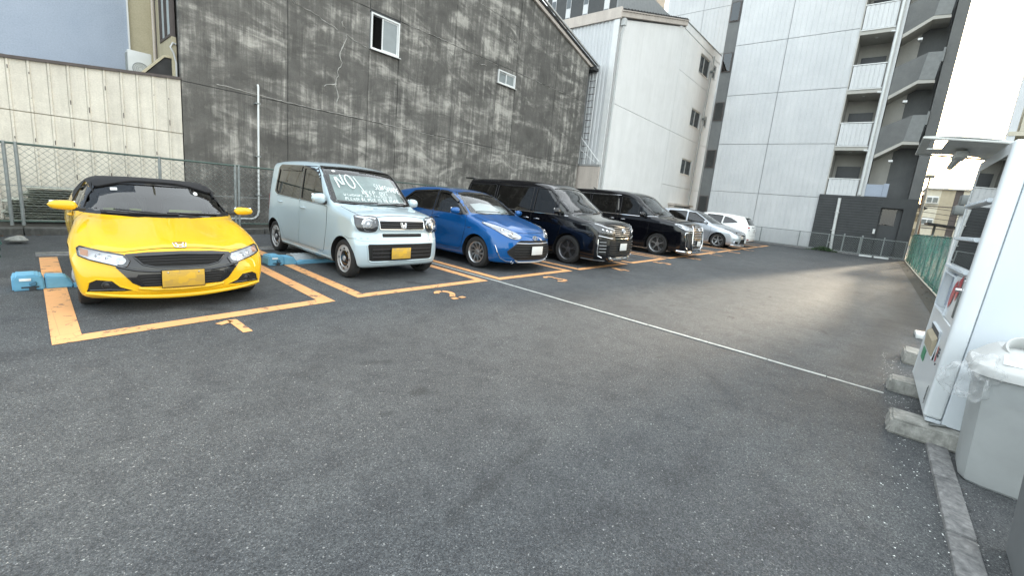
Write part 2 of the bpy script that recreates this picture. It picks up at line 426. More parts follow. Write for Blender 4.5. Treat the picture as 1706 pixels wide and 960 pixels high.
# green shade net, see-through weave
def netmat(name, col, holes):
    m, t, b = newmat(name); out = t.nodes['Material Output']; v = coords(t)
    n = noise(t, coords(t, (1, 1, 1)), 2.4, 5, .6, .8); r = ramp(t, [(.3, tuple(q*.55 for q in col)), (.7, tuple(min(1, q*1.6) for q in col))], n)
    t.links.new(r.outputs[0], b.inputs['Base Color']); b.inputs['Roughness'].default_value = .7
    tr = N(t, 'ShaderNodeBsdfTransparent'); tl = N(t, 'ShaderNodeBsdfTranslucent'); t.links.new(r.outputs[0], tl.inputs[0])
    m1 = N(t, 'ShaderNodeMixShader'); m1.inputs[0].default_value = .4; t.links.new(b.outputs[0], m1.inputs[1]); t.links.new(tl.outputs[0], m1.inputs[2])
    n2 = noise(t, v, 7, 4, .6); k = ramp(t, [(.3, holes*.6), (.75, min(1, holes*1.5))], n2)
    m2 = N(t, 'ShaderNodeMixShader'); t.links.new(k.outputs[0], m2.inputs[0]); t.links.new(m1.outputs[0], m2.inputs[1]); t.links.new(tr.outputs[0], m2.inputs[2])
    t.links.new(m2.outputs[0], out.inputs[0]); bump(t, b, n, .5, .03)
netmat('net_green', (.045, .17, .135), .42)
# thin clear plastic bag
m, t, b = newmat('bag_film'); out = t.nodes['Material Output']; v = coords(t)
tr = N(t, 'ShaderNodeBsdfTransparent'); gl = N(t, 'ShaderNodeBsdfGlossy'); gl.inputs['Roughness'].default_value = .12
df = N(t, 'ShaderNodeBsdfDiffuse'); df.inputs[0].default_value = (.8, .84, .86, 1)
fr = N(t, 'ShaderNodeLayerWeight'); fr.inputs[0].default_value = .45
m1 = N(t, 'ShaderNodeMixShader'); m1.inputs[0].default_value = .5; t.links.new(df.outputs[0], m1.inputs[1]); t.links.new(gl.outputs[0], m1.inputs[2])
m2 = N(t, 'ShaderNodeMixShader'); k = mathn(t, 'MULTIPLY_ADD', fr.outputs['Facing'], .42); t.nodes[-1].inputs[2].default_value = .05
t.links.new(k, m2.inputs[0]); t.links.new(tr.outputs[0], m2.inputs[1]); t.links.new(m1.outputs[0], m2.inputs[2]); t.links.new(m2.outputs[0], out.inputs[0])
# ------------------------------------------------------------------ car bodies: implicit shapes, meshed and then cut
def ip(pts):
    """monotone cubic interpolation through points"""
    x = np.array([p[0] for p in pts], float); y = np.array([p[1] for p in pts], float)
    h = np.diff(x); d = np.diff(y)/h; m = np.zeros_like(y)
    for i in range(1, len(x)-1):
        if d[i-1]*d[i] > 0:
            w1 = 2*h[i]+h[i-1]; w2 = h[i]+2*h[i-1]; m[i] = (w1+w2)/(w1/d[i-1]+w2/d[i])
    m[0] = d[0]; m[-1] = d[-1]
    def fn(t):
        t = np.asarray(t, float); i = np.clip(np.searchsorted(x, t)-1, 0, len(x)-2)
        s = (t-x[i])/h[i]; 
        lo = t < x[0]; hi = t > x[-1]
        s = np.clip(s, 0, 1)
        r = (2*s**3-3*s**2+1)*y[i]+(s**3-2*s**2+s)*h[i]*m[i]+(-2*s**3+3*s**2)*y[i+1]+(s**3-s**2)*h[i]*m[i+1]
        return np.where(lo, y[0]+(t-x[0])*m[0], np.where(hi, y[-1]+(t-x[-1])*m[-1], r))
    return fn
def smax(a, b, k):
    h = np.maximum(k-np.abs(a-b), 0)
    return np.maximum(a, b)+h*h/(4*k)
class Body:
    def __init__(s, L, W, H, top, front, rear, plan, inset, bottom, fc=(.22, 3.), rc=(.15, 3.), wsc=.25, crown=.05,
                 k=.09, kf=.07, kb=.06, sculpt=None, bshift=None, kr=.07):
        s.L, s.W, s.H = L, W/2, H
        s.T = ip(top); s.xf = ip(front); s.xr = ip(rear); s.Wp = ip(plan); s.ins = ip(inset); s.zb = ip(bottom)
        s.fc, s.rc, s.wsc, s.crown, s.k, s.kf, s.kb, s.kr = fc, rc, wsc, crown, k, kf, kb, kr
        s.sculpt = sculpt or {}; s.bs = ip(bshift) if bshift else None
    def F(s, P, off=0.):
        x, y, z = P[:, 0], P[:, 1], P[:, 2]; ay = np.abs(y); r = np.clip(ay/s.W, 0, 1.2)
        zz = z-(s.bs(x) if s.bs else 0)
        Wd = s.Wp(x)-s.ins(zz)
        if 'side' in s.sculpt: Wd = Wd+s.sculpt['side'](x, z)
        e = .01; di = (s.ins(zz+e)-s.ins(zz-e))/(2*e)
        t1 = (ay-Wd)/np.sqrt(1+di*di)
        xx = x-s.wsc*ay*ay
        Tz = s.T(xx); dT = (s.T(xx+e)-s.T(xx-e))/(2*e)
        Tz = Tz-s.crown*r*r
        if 'top' in s.sculpt: Tz = Tz+s.sculpt['top'](x, ay)
        t2 = (z-Tz)/np.sqrt(1+dT*dT)
        a, n = s.fc; df = a*n*r**(n-1)/s.W; dz = (s.xf(z+e)-s.xf(z-e))/(2*e)
        fx = s.xf(z)+a*r**n
        if 'front' in s.sculpt: fx = fx+s.sculpt['front'](ay, z)
        t3 = (fx-x)/np.sqrt(1+df*df+dz*dz)
        a, n = s.rc; df = a*n*r**(n-1)/s.W; dz = (s.xr(z+e)-s.xr(z-e))/(2*e)
        t4 = (x-s.xr(z)+a*r**n)/np.sqrt(1+df*df+dz*dz)
        t5 = s.zb(x)-z
        v = smax(t1, t2, s.k); v = smax(v, t3, s.kf); v = smax(v, t4, s.kr); v = smax(v, t5, s.kb)
        return v+off
    def G(s, P):
        e = .004; g = np.zeros_like(P)
        for i in range(3):
            d = np.zeros(3); d[i] = e
            g[:, i] = s.F(P+d)-s.F(P-d)
        return g/np.maximum(np.linalg.norm(g, axis=1)[:, None], 1e-9)
    def shell(s, nx=110, ny=34, nz=40, F=None, x0=.45, x1=None, zk=.55, lo=None, hi=None):
        """closed quad mesh by casting from a skeleton line to the surface"""
        F = F or s.F; x1 = x1 or s.L-.45
        lo = lo or (-.1, -s.W-.1, .05); hi = hi or (s.L+.1, s.W+.1, s.H+.1)
        idx = {}; V = []; Fc = []
        def vid(i, j, k):
            key = (i, j, k)
            if key not in idx: idx[key] = len(V); V.append(key)
            return idx[key]
        for i in range(nx):
            for j in range(ny):
                Fc.append((vid(i, j, 0), vid(i, j+1, 0), vid(i+1, j+1, 0), vid(i+1, j, 0)))
                Fc.append((vid(i, j, nz), vid(i+1, j, nz), vid(i+1, j+1, nz), vid(i, j+1, nz)))
            for k in range(nz):
                Fc.append((vid(i, 0, k), vid(i+1, 0, k), vid(i+1, 0, k+1), vid(i, 0, k+1)))
                Fc.append((vid(i, ny, k), vid(i, ny, k+1), vid(i+1, ny, k+1), vid(i+1, ny, k)))
        for j in range(ny):
            for k in range(nz):
                Fc.append((vid(0, j, k), vid(0, j, k+1), vid(0, j+1, k+1), vid(0, j+1, k)))
                Fc.append((vid(nx, j, k), vid(nx, j+1, k), vid(nx, j+1, k+1), vid(nx, j, k+1)))
        V = np.array(V, float); lo = np.array(lo); hi = np.array(hi)
        q = lo+(hi-lo)*V/np.array([nx, ny, nz])
        c = np.stack([np.clip(q[:, 0], x0, x1), 0*q[:, 0], 0*q[:, 0]+zk], 1)
        # front and rear columns: spread the skeleton start so that quads stay even
        d = q-c; a = np.zeros(len(q)); b = np.full(len(q), 1.5)
        for _ in range(26):
            m = (a+b)/2; ins = F(c+d*m[:, None]) < 0
            a = np.where(ins, m, a); b = np.where(ins, b, m)
        P = c+d*((a+b)/2)[:, None]
        me = bpy.data.meshes.new('shell'); me.from_pydata(P.tolist(), [], Fc); me.update()
        return me
    def solve(s, mode, UV):
        UV = np.asarray(UV, float).reshape(-1, 2); n = len(UV); u, v = UV[:, 0], UV[:, 1]; o = np.zeros(n)
        if mode == 'F': A = np.stack([o-.3, u, v], 1); d = np.array([1., 0, 0]); R = s.L+.6
        elif mode == 'R': A = np.stack([o+s.L+.3, u, v], 1); d = np.array([-1., 0, 0]); R = s.L+.6
        elif mode == 'L': A = np.stack([u, o+s.W+.25, v], 1); d = np.array([0, -1., 0]); R = s.W+.25
        elif mode == 'Q': A = np.stack([u, o-s.W-.25, v], 1); d = np.array([0, 1., 0]); R = s.W+.25
        else: A = np.stack([u, v, o+s.H+.2], 1); d = np.array([0, 0, -1.]); R = s.H
        t = np.zeros(n); a = np.zeros(n); b = np.full(n, np.nan); best = np.full(n, 9.); bt = np.zeros(n)
        for i in range(220):
            f = s.F(A+d*t[:, None]); new = np.isnan(b) & (f < 0)
            b = np.where(new, t, b)
            live = np.isnan(b) & (t < R)
            if not live.any(): break
            up = live & (f < best); best = np.where(up, f, best); bt = np.where(up, t, bt)
            a = np.where(live, t, a); t = np.where(live, t+np.clip(f*.55, .004, .2), t)
        miss = np.isnan(b); b = np.where(miss, bt, b); a = np.where(miss, bt, a)
        for _ in range(14):
            m = (a+b)/2; ins = s.F(A+d*m[:, None]) < 0
            b = np.where(ins, m, b); a = np.where(ins, a, m)
        return A+d*((a+b)/2)[:, None]

def chaikin(p, n=2, closed=True):
    for _ in range(n):
        q = []; m = len(p)
        for i in range(m if closed else m-1):
            a, b = p[i], p[(i+1) % m]
            q += [(a[0]*.75+b[0]*.25, a[1]*.75+b[1]*.25), (a[0]*.25+b[0]*.75, a[1]*.25+b[1]*.75)]
        if not closed: q = [p[0]]+q[1:-1]+[p[-1]]
        p = q
    return p
def softpoly(p, r=.02):
    """round the corners with a fixed radius"""
    q = []; m = len(p)
    for i in range(m):
        a, b, c = (Vector(p[i-1]), Vector(p[i]), Vector(p[(i+1) % m]))
        d1 = (a-b); d2 = (c-b); l = min(r, d1.length*.45, d2.length*.45)
        s = b+d1.normalized()*l; e = b+d2.normalized()*l
        for t in (0, .33, .67, 1):
            w = s*(1-t)**2+b*2*t*(1-t)+e*t*t; q.append((w.x, w.y))
    return q
def resample(p, d, closed=True):
    q = []; m = len(p)
    for i in range(m if closed else m-1):
        a, b = Vector(p[i]), Vector(p[(i+1) % m]); k = max(1, int(math.ceil((b-a).length/d)))
        for t in range(k): w = a.lerp(b, t/k); q.append(tuple(w))
    if not closed: q.append(tuple(p[-1]))
    return q
def inpoly(P, poly):
    P = np.asarray(P, float); x, y = P[:, 0], P[:, 1]; r = np.zeros(len(P), bool); m = len(poly)
    for i in range(m):
        x1, y1 = poly[i]; x2, y2 = poly[(i+1) % m]
        if y1 == y2: continue
        c = ((y1 > y) != (y2 > y)) & (x < (x2-x1)*(y-y1)/(y2-y1)+x1); r ^= c
    return r
def offset_poly(p, d):
    """move outline inwards by d (rough, keeps point count)"""
    m = len(p); A = sum(p[i][0]*p[(i+1) % m][1]-p[(i+1) % m][0]*p[i][1] for i in range(m)); sg = 1 if A > 0 else -1
    q = []
    for i in range(m):
        a, b, c = Vector(p[i-1]), Vector(p[i]), Vector(p[(i+1) % m])
        t1 = (b-a).normalized(); t2 = (c-b).normalized()
        n1 = Vector((-t1.y, t1.x))*sg; n2 = Vector((-t2.y, t2.x))*sg; n = (n1+n2)
        n = n.normalized() if n.length > 1e-6 else n1
        q.append(tuple(b+n*d/max(.5, n.dot(n1))))
    return q
def setnormals(me, B, tol=.0025, off=0.):
    n = len(me.loops); vi = np.zeros(n, int); me.loops.foreach_get('vertex_index', vi)
    P = np.zeros(len(me.vertices)*3); me.vertices.foreach_get('co', P); P = P.reshape(-1, 3)
    G = B.G(P); d = np.abs(B.F(P)-off)
    pn = np.zeros(len(me.polygons)*3); me.polygons.foreach_get('normal', pn); pn = pn.reshape(-1, 3)
    tot = np.zeros(len(me.polygons), int); me.polygons.foreach_get('loop_total', tot)
    lp = np.repeat(np.arange(len(tot)), tot)
    g = G[vi]; f = pn[lp]
    ok = (d[vi] < tol) & ((g*f).sum(1) > .55)
    nn = np.where(ok[:, None], g, f)
    me.polygons.foreach_set('use_smooth', np.ones(len(me.polygons), bool))
    me.normals_split_custom_set(nn.tolist())
def patch_mesh(B, poly, mode, off, hole=None, res=.05, skirt=.012, lift=None):
    bd = resample(poly, res*.6)
    verts = list(bd); edges = [(i, (i+1) % len(bd)) for i in range(len(bd))]
    if hole:
        hb = resample(hole, res*.6); b0 = len(verts); verts += hb; edges += [(b0+i, b0+(i+1) % len(hb)) for i in range(len(hb))]
    xs = [p[0] for p in bd]; ys = [p[1] for p in bd]
    g = []
    nx = int((max(xs)-min(xs))/res)+1; ny = int((max(ys)-min(ys))/res)+1
    for i in range(1, nx):
        for j in range(1, ny): g.append((min(xs)+(max(xs)-min(xs))*i/nx, min(ys)+(max(ys)-min(ys))*j/ny))
    if g:
        ok = inpoly(g, bd)
        if hole: ok &= ~inpoly(g, hb)
        bdn = np.array(verts); ga = np.array(g)[ok]
        if len(ga):
            dm = np.min(np.hypot(ga[:, None, 0]-bdn[None, :, 0], ga[:, None, 1]-bdn[None, :, 1]), axis=1)
            verts += [tuple(p) for p in ga[dm > res*.3]]
    r = delaunay_2d_cdt([Vector(p) for p in verts], edges, [], 0, 1e-6)
    V2 = np.array([tuple(p) for p in r[0]]); tri = [t for t in r[2]]
    cen = np.array([V2[list(t)].mean(0) for t in tri]); ok = inpoly(cen, bd)
    if hole: ok &= ~inpoly(cen, hb)
    tri = [list(t) for t, o in zip(tri, ok) if o]
    P = B.solve(mode, V2); G = B.G(P)
    o = off if lift is None else off+lift(V2)[:, None]
    Q = P+G*o
    # winding: face along the normal
    out = []
    for t in tri:
        a, b, c = Q[t[0]], Q[t[1]], Q[t[2]]
        if np.dot(np.cross(b-a, c-a), G[t[0]]) < 0: t = t[::-1]
        out.append(tuple(t))
    nv = len(Q); V = Q.tolist(); nrm = G.tolist()
    if skirt:
        cnt = {}
        for t in out:
            for i in range(3):
                a, b = t[i], t[(i+1) % 3]; cnt[(a, b)] = 1
        be = [(a, b) for (a, b) in cnt if (b, a) not in cnt]; mp = {}
        for a, b in be:
            for q in (a, b):
                if q not in mp: mp[q] = len(V); V.append((Q[q]-G[q]*skirt).tolist())
        sk = [(b, a, mp[a], mp[b]) for a, b in be]
    else: sk = []
    me = bpy.data.meshes.new('patch'); me.from_pydata(V, [], out+sk); me.update()
    pn = [tuple(p.normal) for p in me.polygons]; nl = []
    for k, p in enumerate(me.polygons):
        for vi in p.vertices: nl.append(nrm[vi] if (k < len(out)) else pn[k])
    me.polygons.foreach_set('use_smooth', [True]*len(me.polygons))
    me.normals_split_custom_set(nl)
    return me
class Car:
    def __init__(s, name, label, B, x, yfront, rz, paintmat, group=None, cat='car'):
        s.B = B; s.root = empty(name, (x, yfront, 0), rz, label, cat, group); s.paint = paintmat; s.body = None
    def patch(s, name, poly, mode, mat, off=.003, parent=None, both=False, hole=None, res=.05, skirt=.012, label=None, lift=None):
        out = []
        for sg in ((1, -1) if both else (1,)):
            if sg == 1: pl, hl, md = poly, hole, mode
            else:
                if mode in ('F', 'R'): pl = [(-a, b) for a, b in poly]; hl = [(-a, b) for a, b in hole] if hole else None; md = mode
                elif mode == 'T': pl = [(a, -b) for a, b in poly]; hl = [(a, -b) for a, b in hole] if hole else None; md = mode
                else: pl, hl, md = poly, hole, 'Q' if mode == 'L' else 'L'
            o = link(name, patch_mesh(s.B, pl, md, off, hl, res, skirt, lift), mat, (parent[0 if sg == 1 else 1] if isinstance(parent, (list, tuple)) else parent) or s.root)
            if label: o['label'] = label
            out.append(o)
        return out if both else out[0]
    def path(s, mode, pts, off=.003, d=.03, closed=False, sg=1):
        p = resample(pts, d, closed)
        if sg == -1:
            if mode in ('F', 'R'): p = [(-a, b) for a, b in p]
            elif mode == 'T': p = [(a, -b) for a, b in p]
            else: mode = 'Q' if mode == 'L' else 'L'
        P = s.B.solve(mode, p); G = s.B.G(P); return [Vector(q) for q in (P+G*off)]
    def trim(s, name, mode, pts, r, mat, off=.003, closed=False, both=False, parent=None, n=6, d=.03):
        out = []
        for sg in ((1, -1) if both else (1,)):
            m = MB(); m.tube(s.path(mode, pts, off, d, closed, sg), r, n, closed)
            out.append(m.build(name, mat, (parent[0 if sg == 1 else 1] if isinstance(parent, (list, tuple)) else parent) or s.root))
        return out if both else out[0]
    def at(s, mode, u, v):
        P = s.B.solve(mode, [(u, v)]); G = s.B.G(P); return Vector(P[0]), Vector(G[0])
    def make_body(s, wheels, ra, windows, interior=True, belt=.9, cavx=None, arch_in=.30, floor=.35, dense=(110, 34, 40), zk=.55):
        B = s.B
        me = B.shell(*dense, zk=zk)
        ob = link('car_body', me, s.paint, None)
        dark = MATS['black_trim']
        cut = []
        m = MB()
        for xw in wheels:
            for sg in (1, -1):
                y0, y1 = (B.W-arch_in, B.W+.3) if sg == 1 else (-B.W-.3, -B.W+arch_in)
                prof = [(xw+ra*math.cos(2*PI*k/40), ra*.98+.0+ra*math.sin(2*PI*k/40)) for k in range(40)]
                prof = [(a, b if b > ra*.9 else (b-.0)) for a, b in prof]
                w = s.wz
                poly = [(xw+ra*math.cos(PI*k/24), w+ra*math.sin(PI*k/24)) for k in range(25)]+[(xw-ra*1.0, -.1), (xw+ra*1.0, -.1)]
                m.prism(poly, y0, y1, 'Y')
        cut.append(m)
        for o_ in cut:
            me2 = o_.mesh(); c = link('cut', me2, s.paint); mod = ob.modifiers.new('b', 'BOOLEAN'); mod.operation = 'DIFFERENCE'; mod.solver = 'MANIFOLD'; mod.object = c; o_.obj = c
        tmp = [o_.obj for o_ in cut]
        if interior:
            x0, x1 = cavx
            ff = lambda P: smax(smax(B.F(P, .05), belt-.28-P[:, 2], .03), smax(x0-P[:, 0], P[:, 0]-x1, .02), .05)
            cm = B.shell(60, 20, 20, F=ff, x0=x0+.3, x1=x1-.3, zk=belt+.1)
            c = link('cut', cm, s.paint); mod = ob.modifiers.new('b', 'BOOLEAN'); mod.operation = 'DIFFERENCE'; mod.solver = 'MANIFOLD'; mod.object = c; tmp.append(c)
            for mode, poly in windows:
                P = B.solve(mode, poly)
                d = {'F': (1, 0, 0), 'R': (-1, 0, 0), 'L': (0, -1, 0), 'Q': (0, 1, 0)}[mode]; d = np.array(d, float)
                dep = .22 if mode in 'LQ' else .45
                a = P-d*.15; b = P+d*dep; n = len(poly)
                m = MB(); m.add(a.tolist()+b.tolist(), [tuple(range(n)), tuple(range(n, 2*n))[::-1]]+[(i, n+i, n+(i+1) % n, (i+1) % n) for i in range(n)])
                c = bpy.data.meshes.new('c'); 
                bm = bmesh.new(); me3 = m.mesh(); bm.from_mesh(me3); bmesh.ops.triangulate(bm, faces=bm.faces); bmesh.ops.recalc_face_normals(bm, faces=bm.faces); bm.to_mesh(me3); bm.free()
                c = link('cut', me3, s.paint); mod = ob.modifiers.new('b', 'BOOLEAN'); mod.operation = 'DIFFERENCE'; mod.solver = 'MANIFOLD'; mod.object = c; tmp.append(c)
        dg = bpy.context.evaluated_depsgraph_get(); ev = ob.evaluated_get(dg)
        nm = bpy.data.meshes.new_from_object(ev); ob.modifiers.clear()
        for t in tmp: bpy.data.objects.remove(t)
        ob.data = nm
        nm.materials.clear(); nm.materials.append(MATS[s.paint]); nm.materials.append(dark)
        cen = np.zeros(len(nm.polygons)*3); nm.polygons.foreach_get('center', cen); f = B.F(cen.reshape(-1, 3))
        nm.polygons.foreach_set('material_index', (f < -.006).astype(int))
        setnormals(nm, B)
        ob.parent = s.root; s.body = ob
        return ob

def pixel_line(*a): pass
def make_wheel(parent, x, y, r, w, side, style, rimr, mats=('tyre', 'alloy'), label=None):
    """wheel > rim, hub cap; side +1 means the outer face looks to +y"""
    m = MB(); hw = w/2
    prof = [(rimr, -hw*.82), (rimr+.012, -hw*.95), (r-.035, -hw), (r-.012, -hw*.86), (r, -hw*.6), (r, hw*.6), (r-.012, hw*.86), (r-.035, hw), (rimr+.012, hw*.95), (rimr, hw*.82)]
    m.lathe(prof, 48, 'Y')
    t = m.build('wheel', mats[0], parent, 30); t.location = (x, y, r)
    # tread grooves
    g = MB()
    for yy in (-hw*.35, 0, hw*.35): g.lathe([(r+.001, yy-.004), (r+.001, yy+.004)], 48, 'Y')
    q = MB(); S = side
    # rim barrel, lip
    q.lathe([(rimr-.02, -hw*.8*S), (rimr-.025, hw*.3*S), (rimr-.012, hw*.72*S), (rimr-.002, hw*.80*S), (rimr+.004, hw*.86*S), (rimr+.006, hw*.80*S)], 48, 'Y')
    d = hw*.62*S
    def disc(r0, r1, y0, y1, n=40): q.lathe([(r1, y0), (r1, y1), (r0, y1), (r0, y0)], n, 'Y')
    dk = MB()
    dk.lathe([(rimr-.022, hw*.0*S), (.02, hw*.0*S)], 32, 'Y')
    if style == 'steelring':     # white ring with dark centre
        q.lathe([(rimr-.012, d), (rimr-.03, d+.012*S), (rimr-.075, d+.012*S), (rimr-.085, d)], 40, 'Y')
        q.lathe([(.0, d+.018*S), (.035, d+.018*S), (.04, d+.008*S)], 24, 'Y')
        dk.lathe([(rimr-.085, d+.004*S), (.09, d+.012*S), (.04, d+.010*S)], 36, 'Y')
        for k in range(8):
            a = 2*PI*k/8; dk.box(-.018, .018, d+.011*S-.003, d+.011*S+.004, -.012, .012, T(0, 0, 0, 0, a) @ T(0, 0, rimr-.052))
    else:
        spec = {'swirl': (10, .030, .35, 0), 'ten': (10, .016, .0, 0), 'five': (5, .045, .0, .35), 'vten': (5, .022, .0, .30), 'fan': (7, .026, .12, .12)}[style]
        n, wd, sw, sp = spec; r0, r1 = .045, rimr-.012
        for k in range(n):
            a = 2*PI*k/n
            for e in ((-1, 1) if style in ('vten', 'fan') else (0,)):
                v = []
                K = 5
                for j in range(K+1):
                    t_ = j/K; rr = r0+(r1-r0)*t_; aa = a+sw*t_+e*sp*.5*t_
                    ww = wd*(1-.35*t_) if style not in ('swirl', 'five') else (wd*(.7+.9*t_) if style == 'swirl' else wd*(.9-.35*t_+.5*t_*t_))
                    yy = d*(1.0)+(.010*S)*(1-t_)*0-.02*S*(1-t_)**2
                    for sg2 in (-1, 1):
                        for lay in (0, 1):
                            px = rr*math.sin(aa)+sg2*ww*.5*math.cos(aa); pz = rr*math.cos(aa)-sg2*ww*.5*math.sin(aa)
                            v.append((px*(1 if lay else 1), yy-(.03*S if not lay else 0), pz))
                f = []
                for j in range(K):
                    b = j*4; c = b+4
                    f += [(b+1, b+3, c+3, c+1), (b, b+1, c+1, c), (b+3, b+2, c+2, c+3)]
                q.add(v, f, False)
        q.lathe([(.0, d-.008*S), (.03, d-.008*S), (.034, d-.016*S), (.062, d-.018*S), (.066, d-.05*S)], 28, 'Y')
        if style == 'swirl':
            q.lathe([(rimr-.012, d+.002*S), (rimr-.03, d+.004*S), (rimr-.034, d-.01*S)], 40, 'Y')
        # brake disc behind
        dk.lathe([(rimr*.75, -hw*.05*S), (rimr*.75, hw*.05*S), (.05, hw*.05*S)], 32, 'Y')
    rim = q.build('rim', mats[1], t, 35)
    hubp = dk.build('brake_disc' if style != 'steelring' else 'hub_cap', 'dark_metal' if style != 'steelring' else 'black_gloss', t, 35)
    if label: t['label'] = label
    return t
def add_wheels(C, xs, r, w, style, rimr, inset=.02, mats=('tyre', 'alloy')):
    for xw in xs:
        for sg in (1, -1):
            yy = sg*(C.B.Wp(np.array([xw]))[0]-w/2-inset); make_wheel(C.root, xw, float(yy), r, w, sg, style, rimr, mats)
def mirror_shape(C, x, y, z, sz=(.10, .20, .13), mat=None, arm=True, dark_lower=False, glassdir=1):
    """door mirror on both sides, shell + arm + glass"""
    out = []
    for sg in (1, -1):
        m = MB(); sx, sy, sz_ = sz
        # rounded, tapering shell
        n = 14; K = 10; v = []; f = []
        for i in range(K+1):
            t = i/K; yy = -sy/2+sy*t
            s1 = (1-abs(2*t-1)**3.2)**.5 if 0 < t < 1 else 0.02
            s1 = max(s1, .05); tap = 1.0-.22*t
            for k in range(n):
                a = 2*PI*k/n; ca, sa = math.cos(a), math.sin(a)
                ex = (abs(ca)**.7)*(1 if ca > 0 else -1); ez = (abs(sa)**.7)*(1 if sa > 0 else -1)
                v.append((sx/2*ex*s1*(.9 if ex < 0 else .5)+.02*t, yy, sz_/2*ez*s1*tap))
        for i in range(K):
            for k in range(n): f.append((i*n+k, i*n+(k+1) % n, (i+1)*n+(k+1) % n, (i+1)*n+k))
        f += [tuple(range(n))[::-1], tuple(range(K*n, K*n+n))]
        if sg == -1: v = [(a, -b, c) for a, b, c in v]
        m.add(v, f, True)
        o = m.build('door_mirror', mat or C.paint, C.root, 60); o.location = (x, sg*(y+sy/2), z); 
        if arm:
            a = MB(); a.bbox(-.02, .03, -sy*.75 if sg == 1 else sy*.3, -sy*.3 if sg == 1 else sy*.75, -sz_*.5, -sz_*.2, .01); a.build('mirror_arm', 'black_trim', o)
        g = MB(); g.bbox(sx*.24, sx*.27, -sy*.42, sy*.42, -sz_*.38, sz_*.38, .02); g.build('mirror_glass', 'mirror', o)
        out.append(o)
    return out
def add_interior(C, xs, belt, w, roofz, seatmat='seat_dark', seat_z=None, steer=True, dashx=None, rear=None, headr=True):
    """front seats, dashboard, steering wheel in the cut out cabin"""
    z0 = belt-.26
    d = MB(); d.bbox(dashx, dashx+.42, -w*.9, w*.9, z0, belt-.02, .06, 3); d.build('dashboard', 'seat_dark', C.root)
    rows = [xs]+([rear] if rear else [])
    for xr in rows:
        for sg in (1, -1):
            m = MB(); zt = seat_z or min(roofz-.35, belt+.22)
            m.bbox(xr, xr+.13, -.22, .22, z0, zt, .05, 3, T(0, sg*w*.48, 0))
            o = m.build('seat', seatmat, C.root)
            h = MB(); h.bbox(xr+.06, xr+.15, -.12, .12, zt+.03, zt+.20, .04, 3, T(0, sg*w*.48, 0)); h.build('headrest', seatmat, o)
    if steer:
        m = MB(); r = .18; cx, cz = dashx+.52, belt-.0
        M = T(cx, w*.48, cz, 0, math.radians(-65), 0)
        m.tube([M @ Vector((r*math.cos(2*PI*k/28), r*math.sin(2*PI*k/28), 0)) for k in range(28)], .014, 8, True)
        m.bbox(-.07, .07, -.06, .06, -.03, .0, .02, 2, M)
        m.box(-.17, .17, -.012, .012, -.02, -.01, M)
        m.build('steering_wheel', 'seat_dark', C.root)
def toyota_emblem(C, mode, u, v, w, mat='chrome', off=.008):
    P, G = C.at(mode, u, v); m = MB()
    zz = G.normalized(); up = Vector((0, 0, 1)); up = (up-zz*up.dot(zz)).normalized(); xx = up.cross(zz)
    def el(cx, cy, a, b):
        return [P+zz*off+xx*(cx+a*math.cos(2*PI*k/24))+up*(cy+b*math.sin(2*PI*k/24)) for k in range(24)]
    h = w*.66
    m.tube(el(0, 0, w/2, h/2), w*.045, 5, True); m.tube(el(0, h*.22, w*.30, h*.20), w*.035, 5, True); m.tube(el(0, 0, w*.13, h*.46), w*.035, 5, True)
    return m.build('emblem', mat, C.root)
def honda_emblem(C, mode, u, v, w, mat='chrome', off=.006, plate=None):
    P, G = C.at(mode, u, v); m = MB(); zz = G.normalized(); up = Vector((0, 0, 1)); up = (up-zz*up.dot(zz)).normalized(); xx = up.cross(zz)
    M = Matrix((xx, up, zz)).transposed().to_4x4(); M.translation = P+zz*off
    h = w*.8
    fr = [(-.5, .42), (-.36, .5), (.36, .5), (.5, .42), (.40, -.42), (.30, -.5), (-.30, -.5), (-.40, -.42)]
    m.tube([M @ Vector((a*w, b*h, 0)) for a, b in resample(fr, .12)], w*.045, 5, True)
    for sg in (1, -1):
        m.prism([(sg*w*a, h*b) for a, b in [(.36, .40), (.23, .40), (.16, .02), (.0, -.04), (.0, -.16), (.14, -.12), (.12, -.40), (.26, -.40), (.22, -.05)]], -.003, .005, 'Z', M)
    return m.build('emblem', mat, C.root)
def plate(C, u, v, mat, mode='F', w=.33, h=.165, off=.02):
    P, G = C.at(mode, u, v); sg = -1 if mode == 'F' else 1
    m = MB(); m.bbox(-.006, .006, -w/2, w/2, -h/2, h/2, .005, 2); o = m.build('number_plate', mat, C.root); o.location = P+Vector((sg*off, 0, 0))
    f = MB()
    r = .006; pts = [(0, -w/2, -h/2), (0, w/2, -h/2), (0, w/2, h/2), (0, -w/2, h/2)]
    f.tube(pts, r, 6, True); f.build('plate_frame', 'dark_metal', o)
    b = MB()
    for yy in (-w*.36, w*.36): b.lathe([(0, -.009), (.007, -.008), (.008, -.004)], 10, 'X', T(0, yy, h*.36))
    b.build('plate_bolt', 'chrome', o)
    return o
def glass_set(C, name, poly, mode, mat, both=True, off=-.010, grow=.012, frit=None, res=.07):
    p = offset_poly(poly, -grow)
    return C.patch(name, p, mode, mat, off, both=both, res=res, skirt=0)
def seam(C, mode, pts, both=False, closed=False, w=.004, parent=None, name='panel_gap'):
    return C.trim(name, mode, pts, w, 'gap_black', -.0015, closed, both, parent, 5, .04)
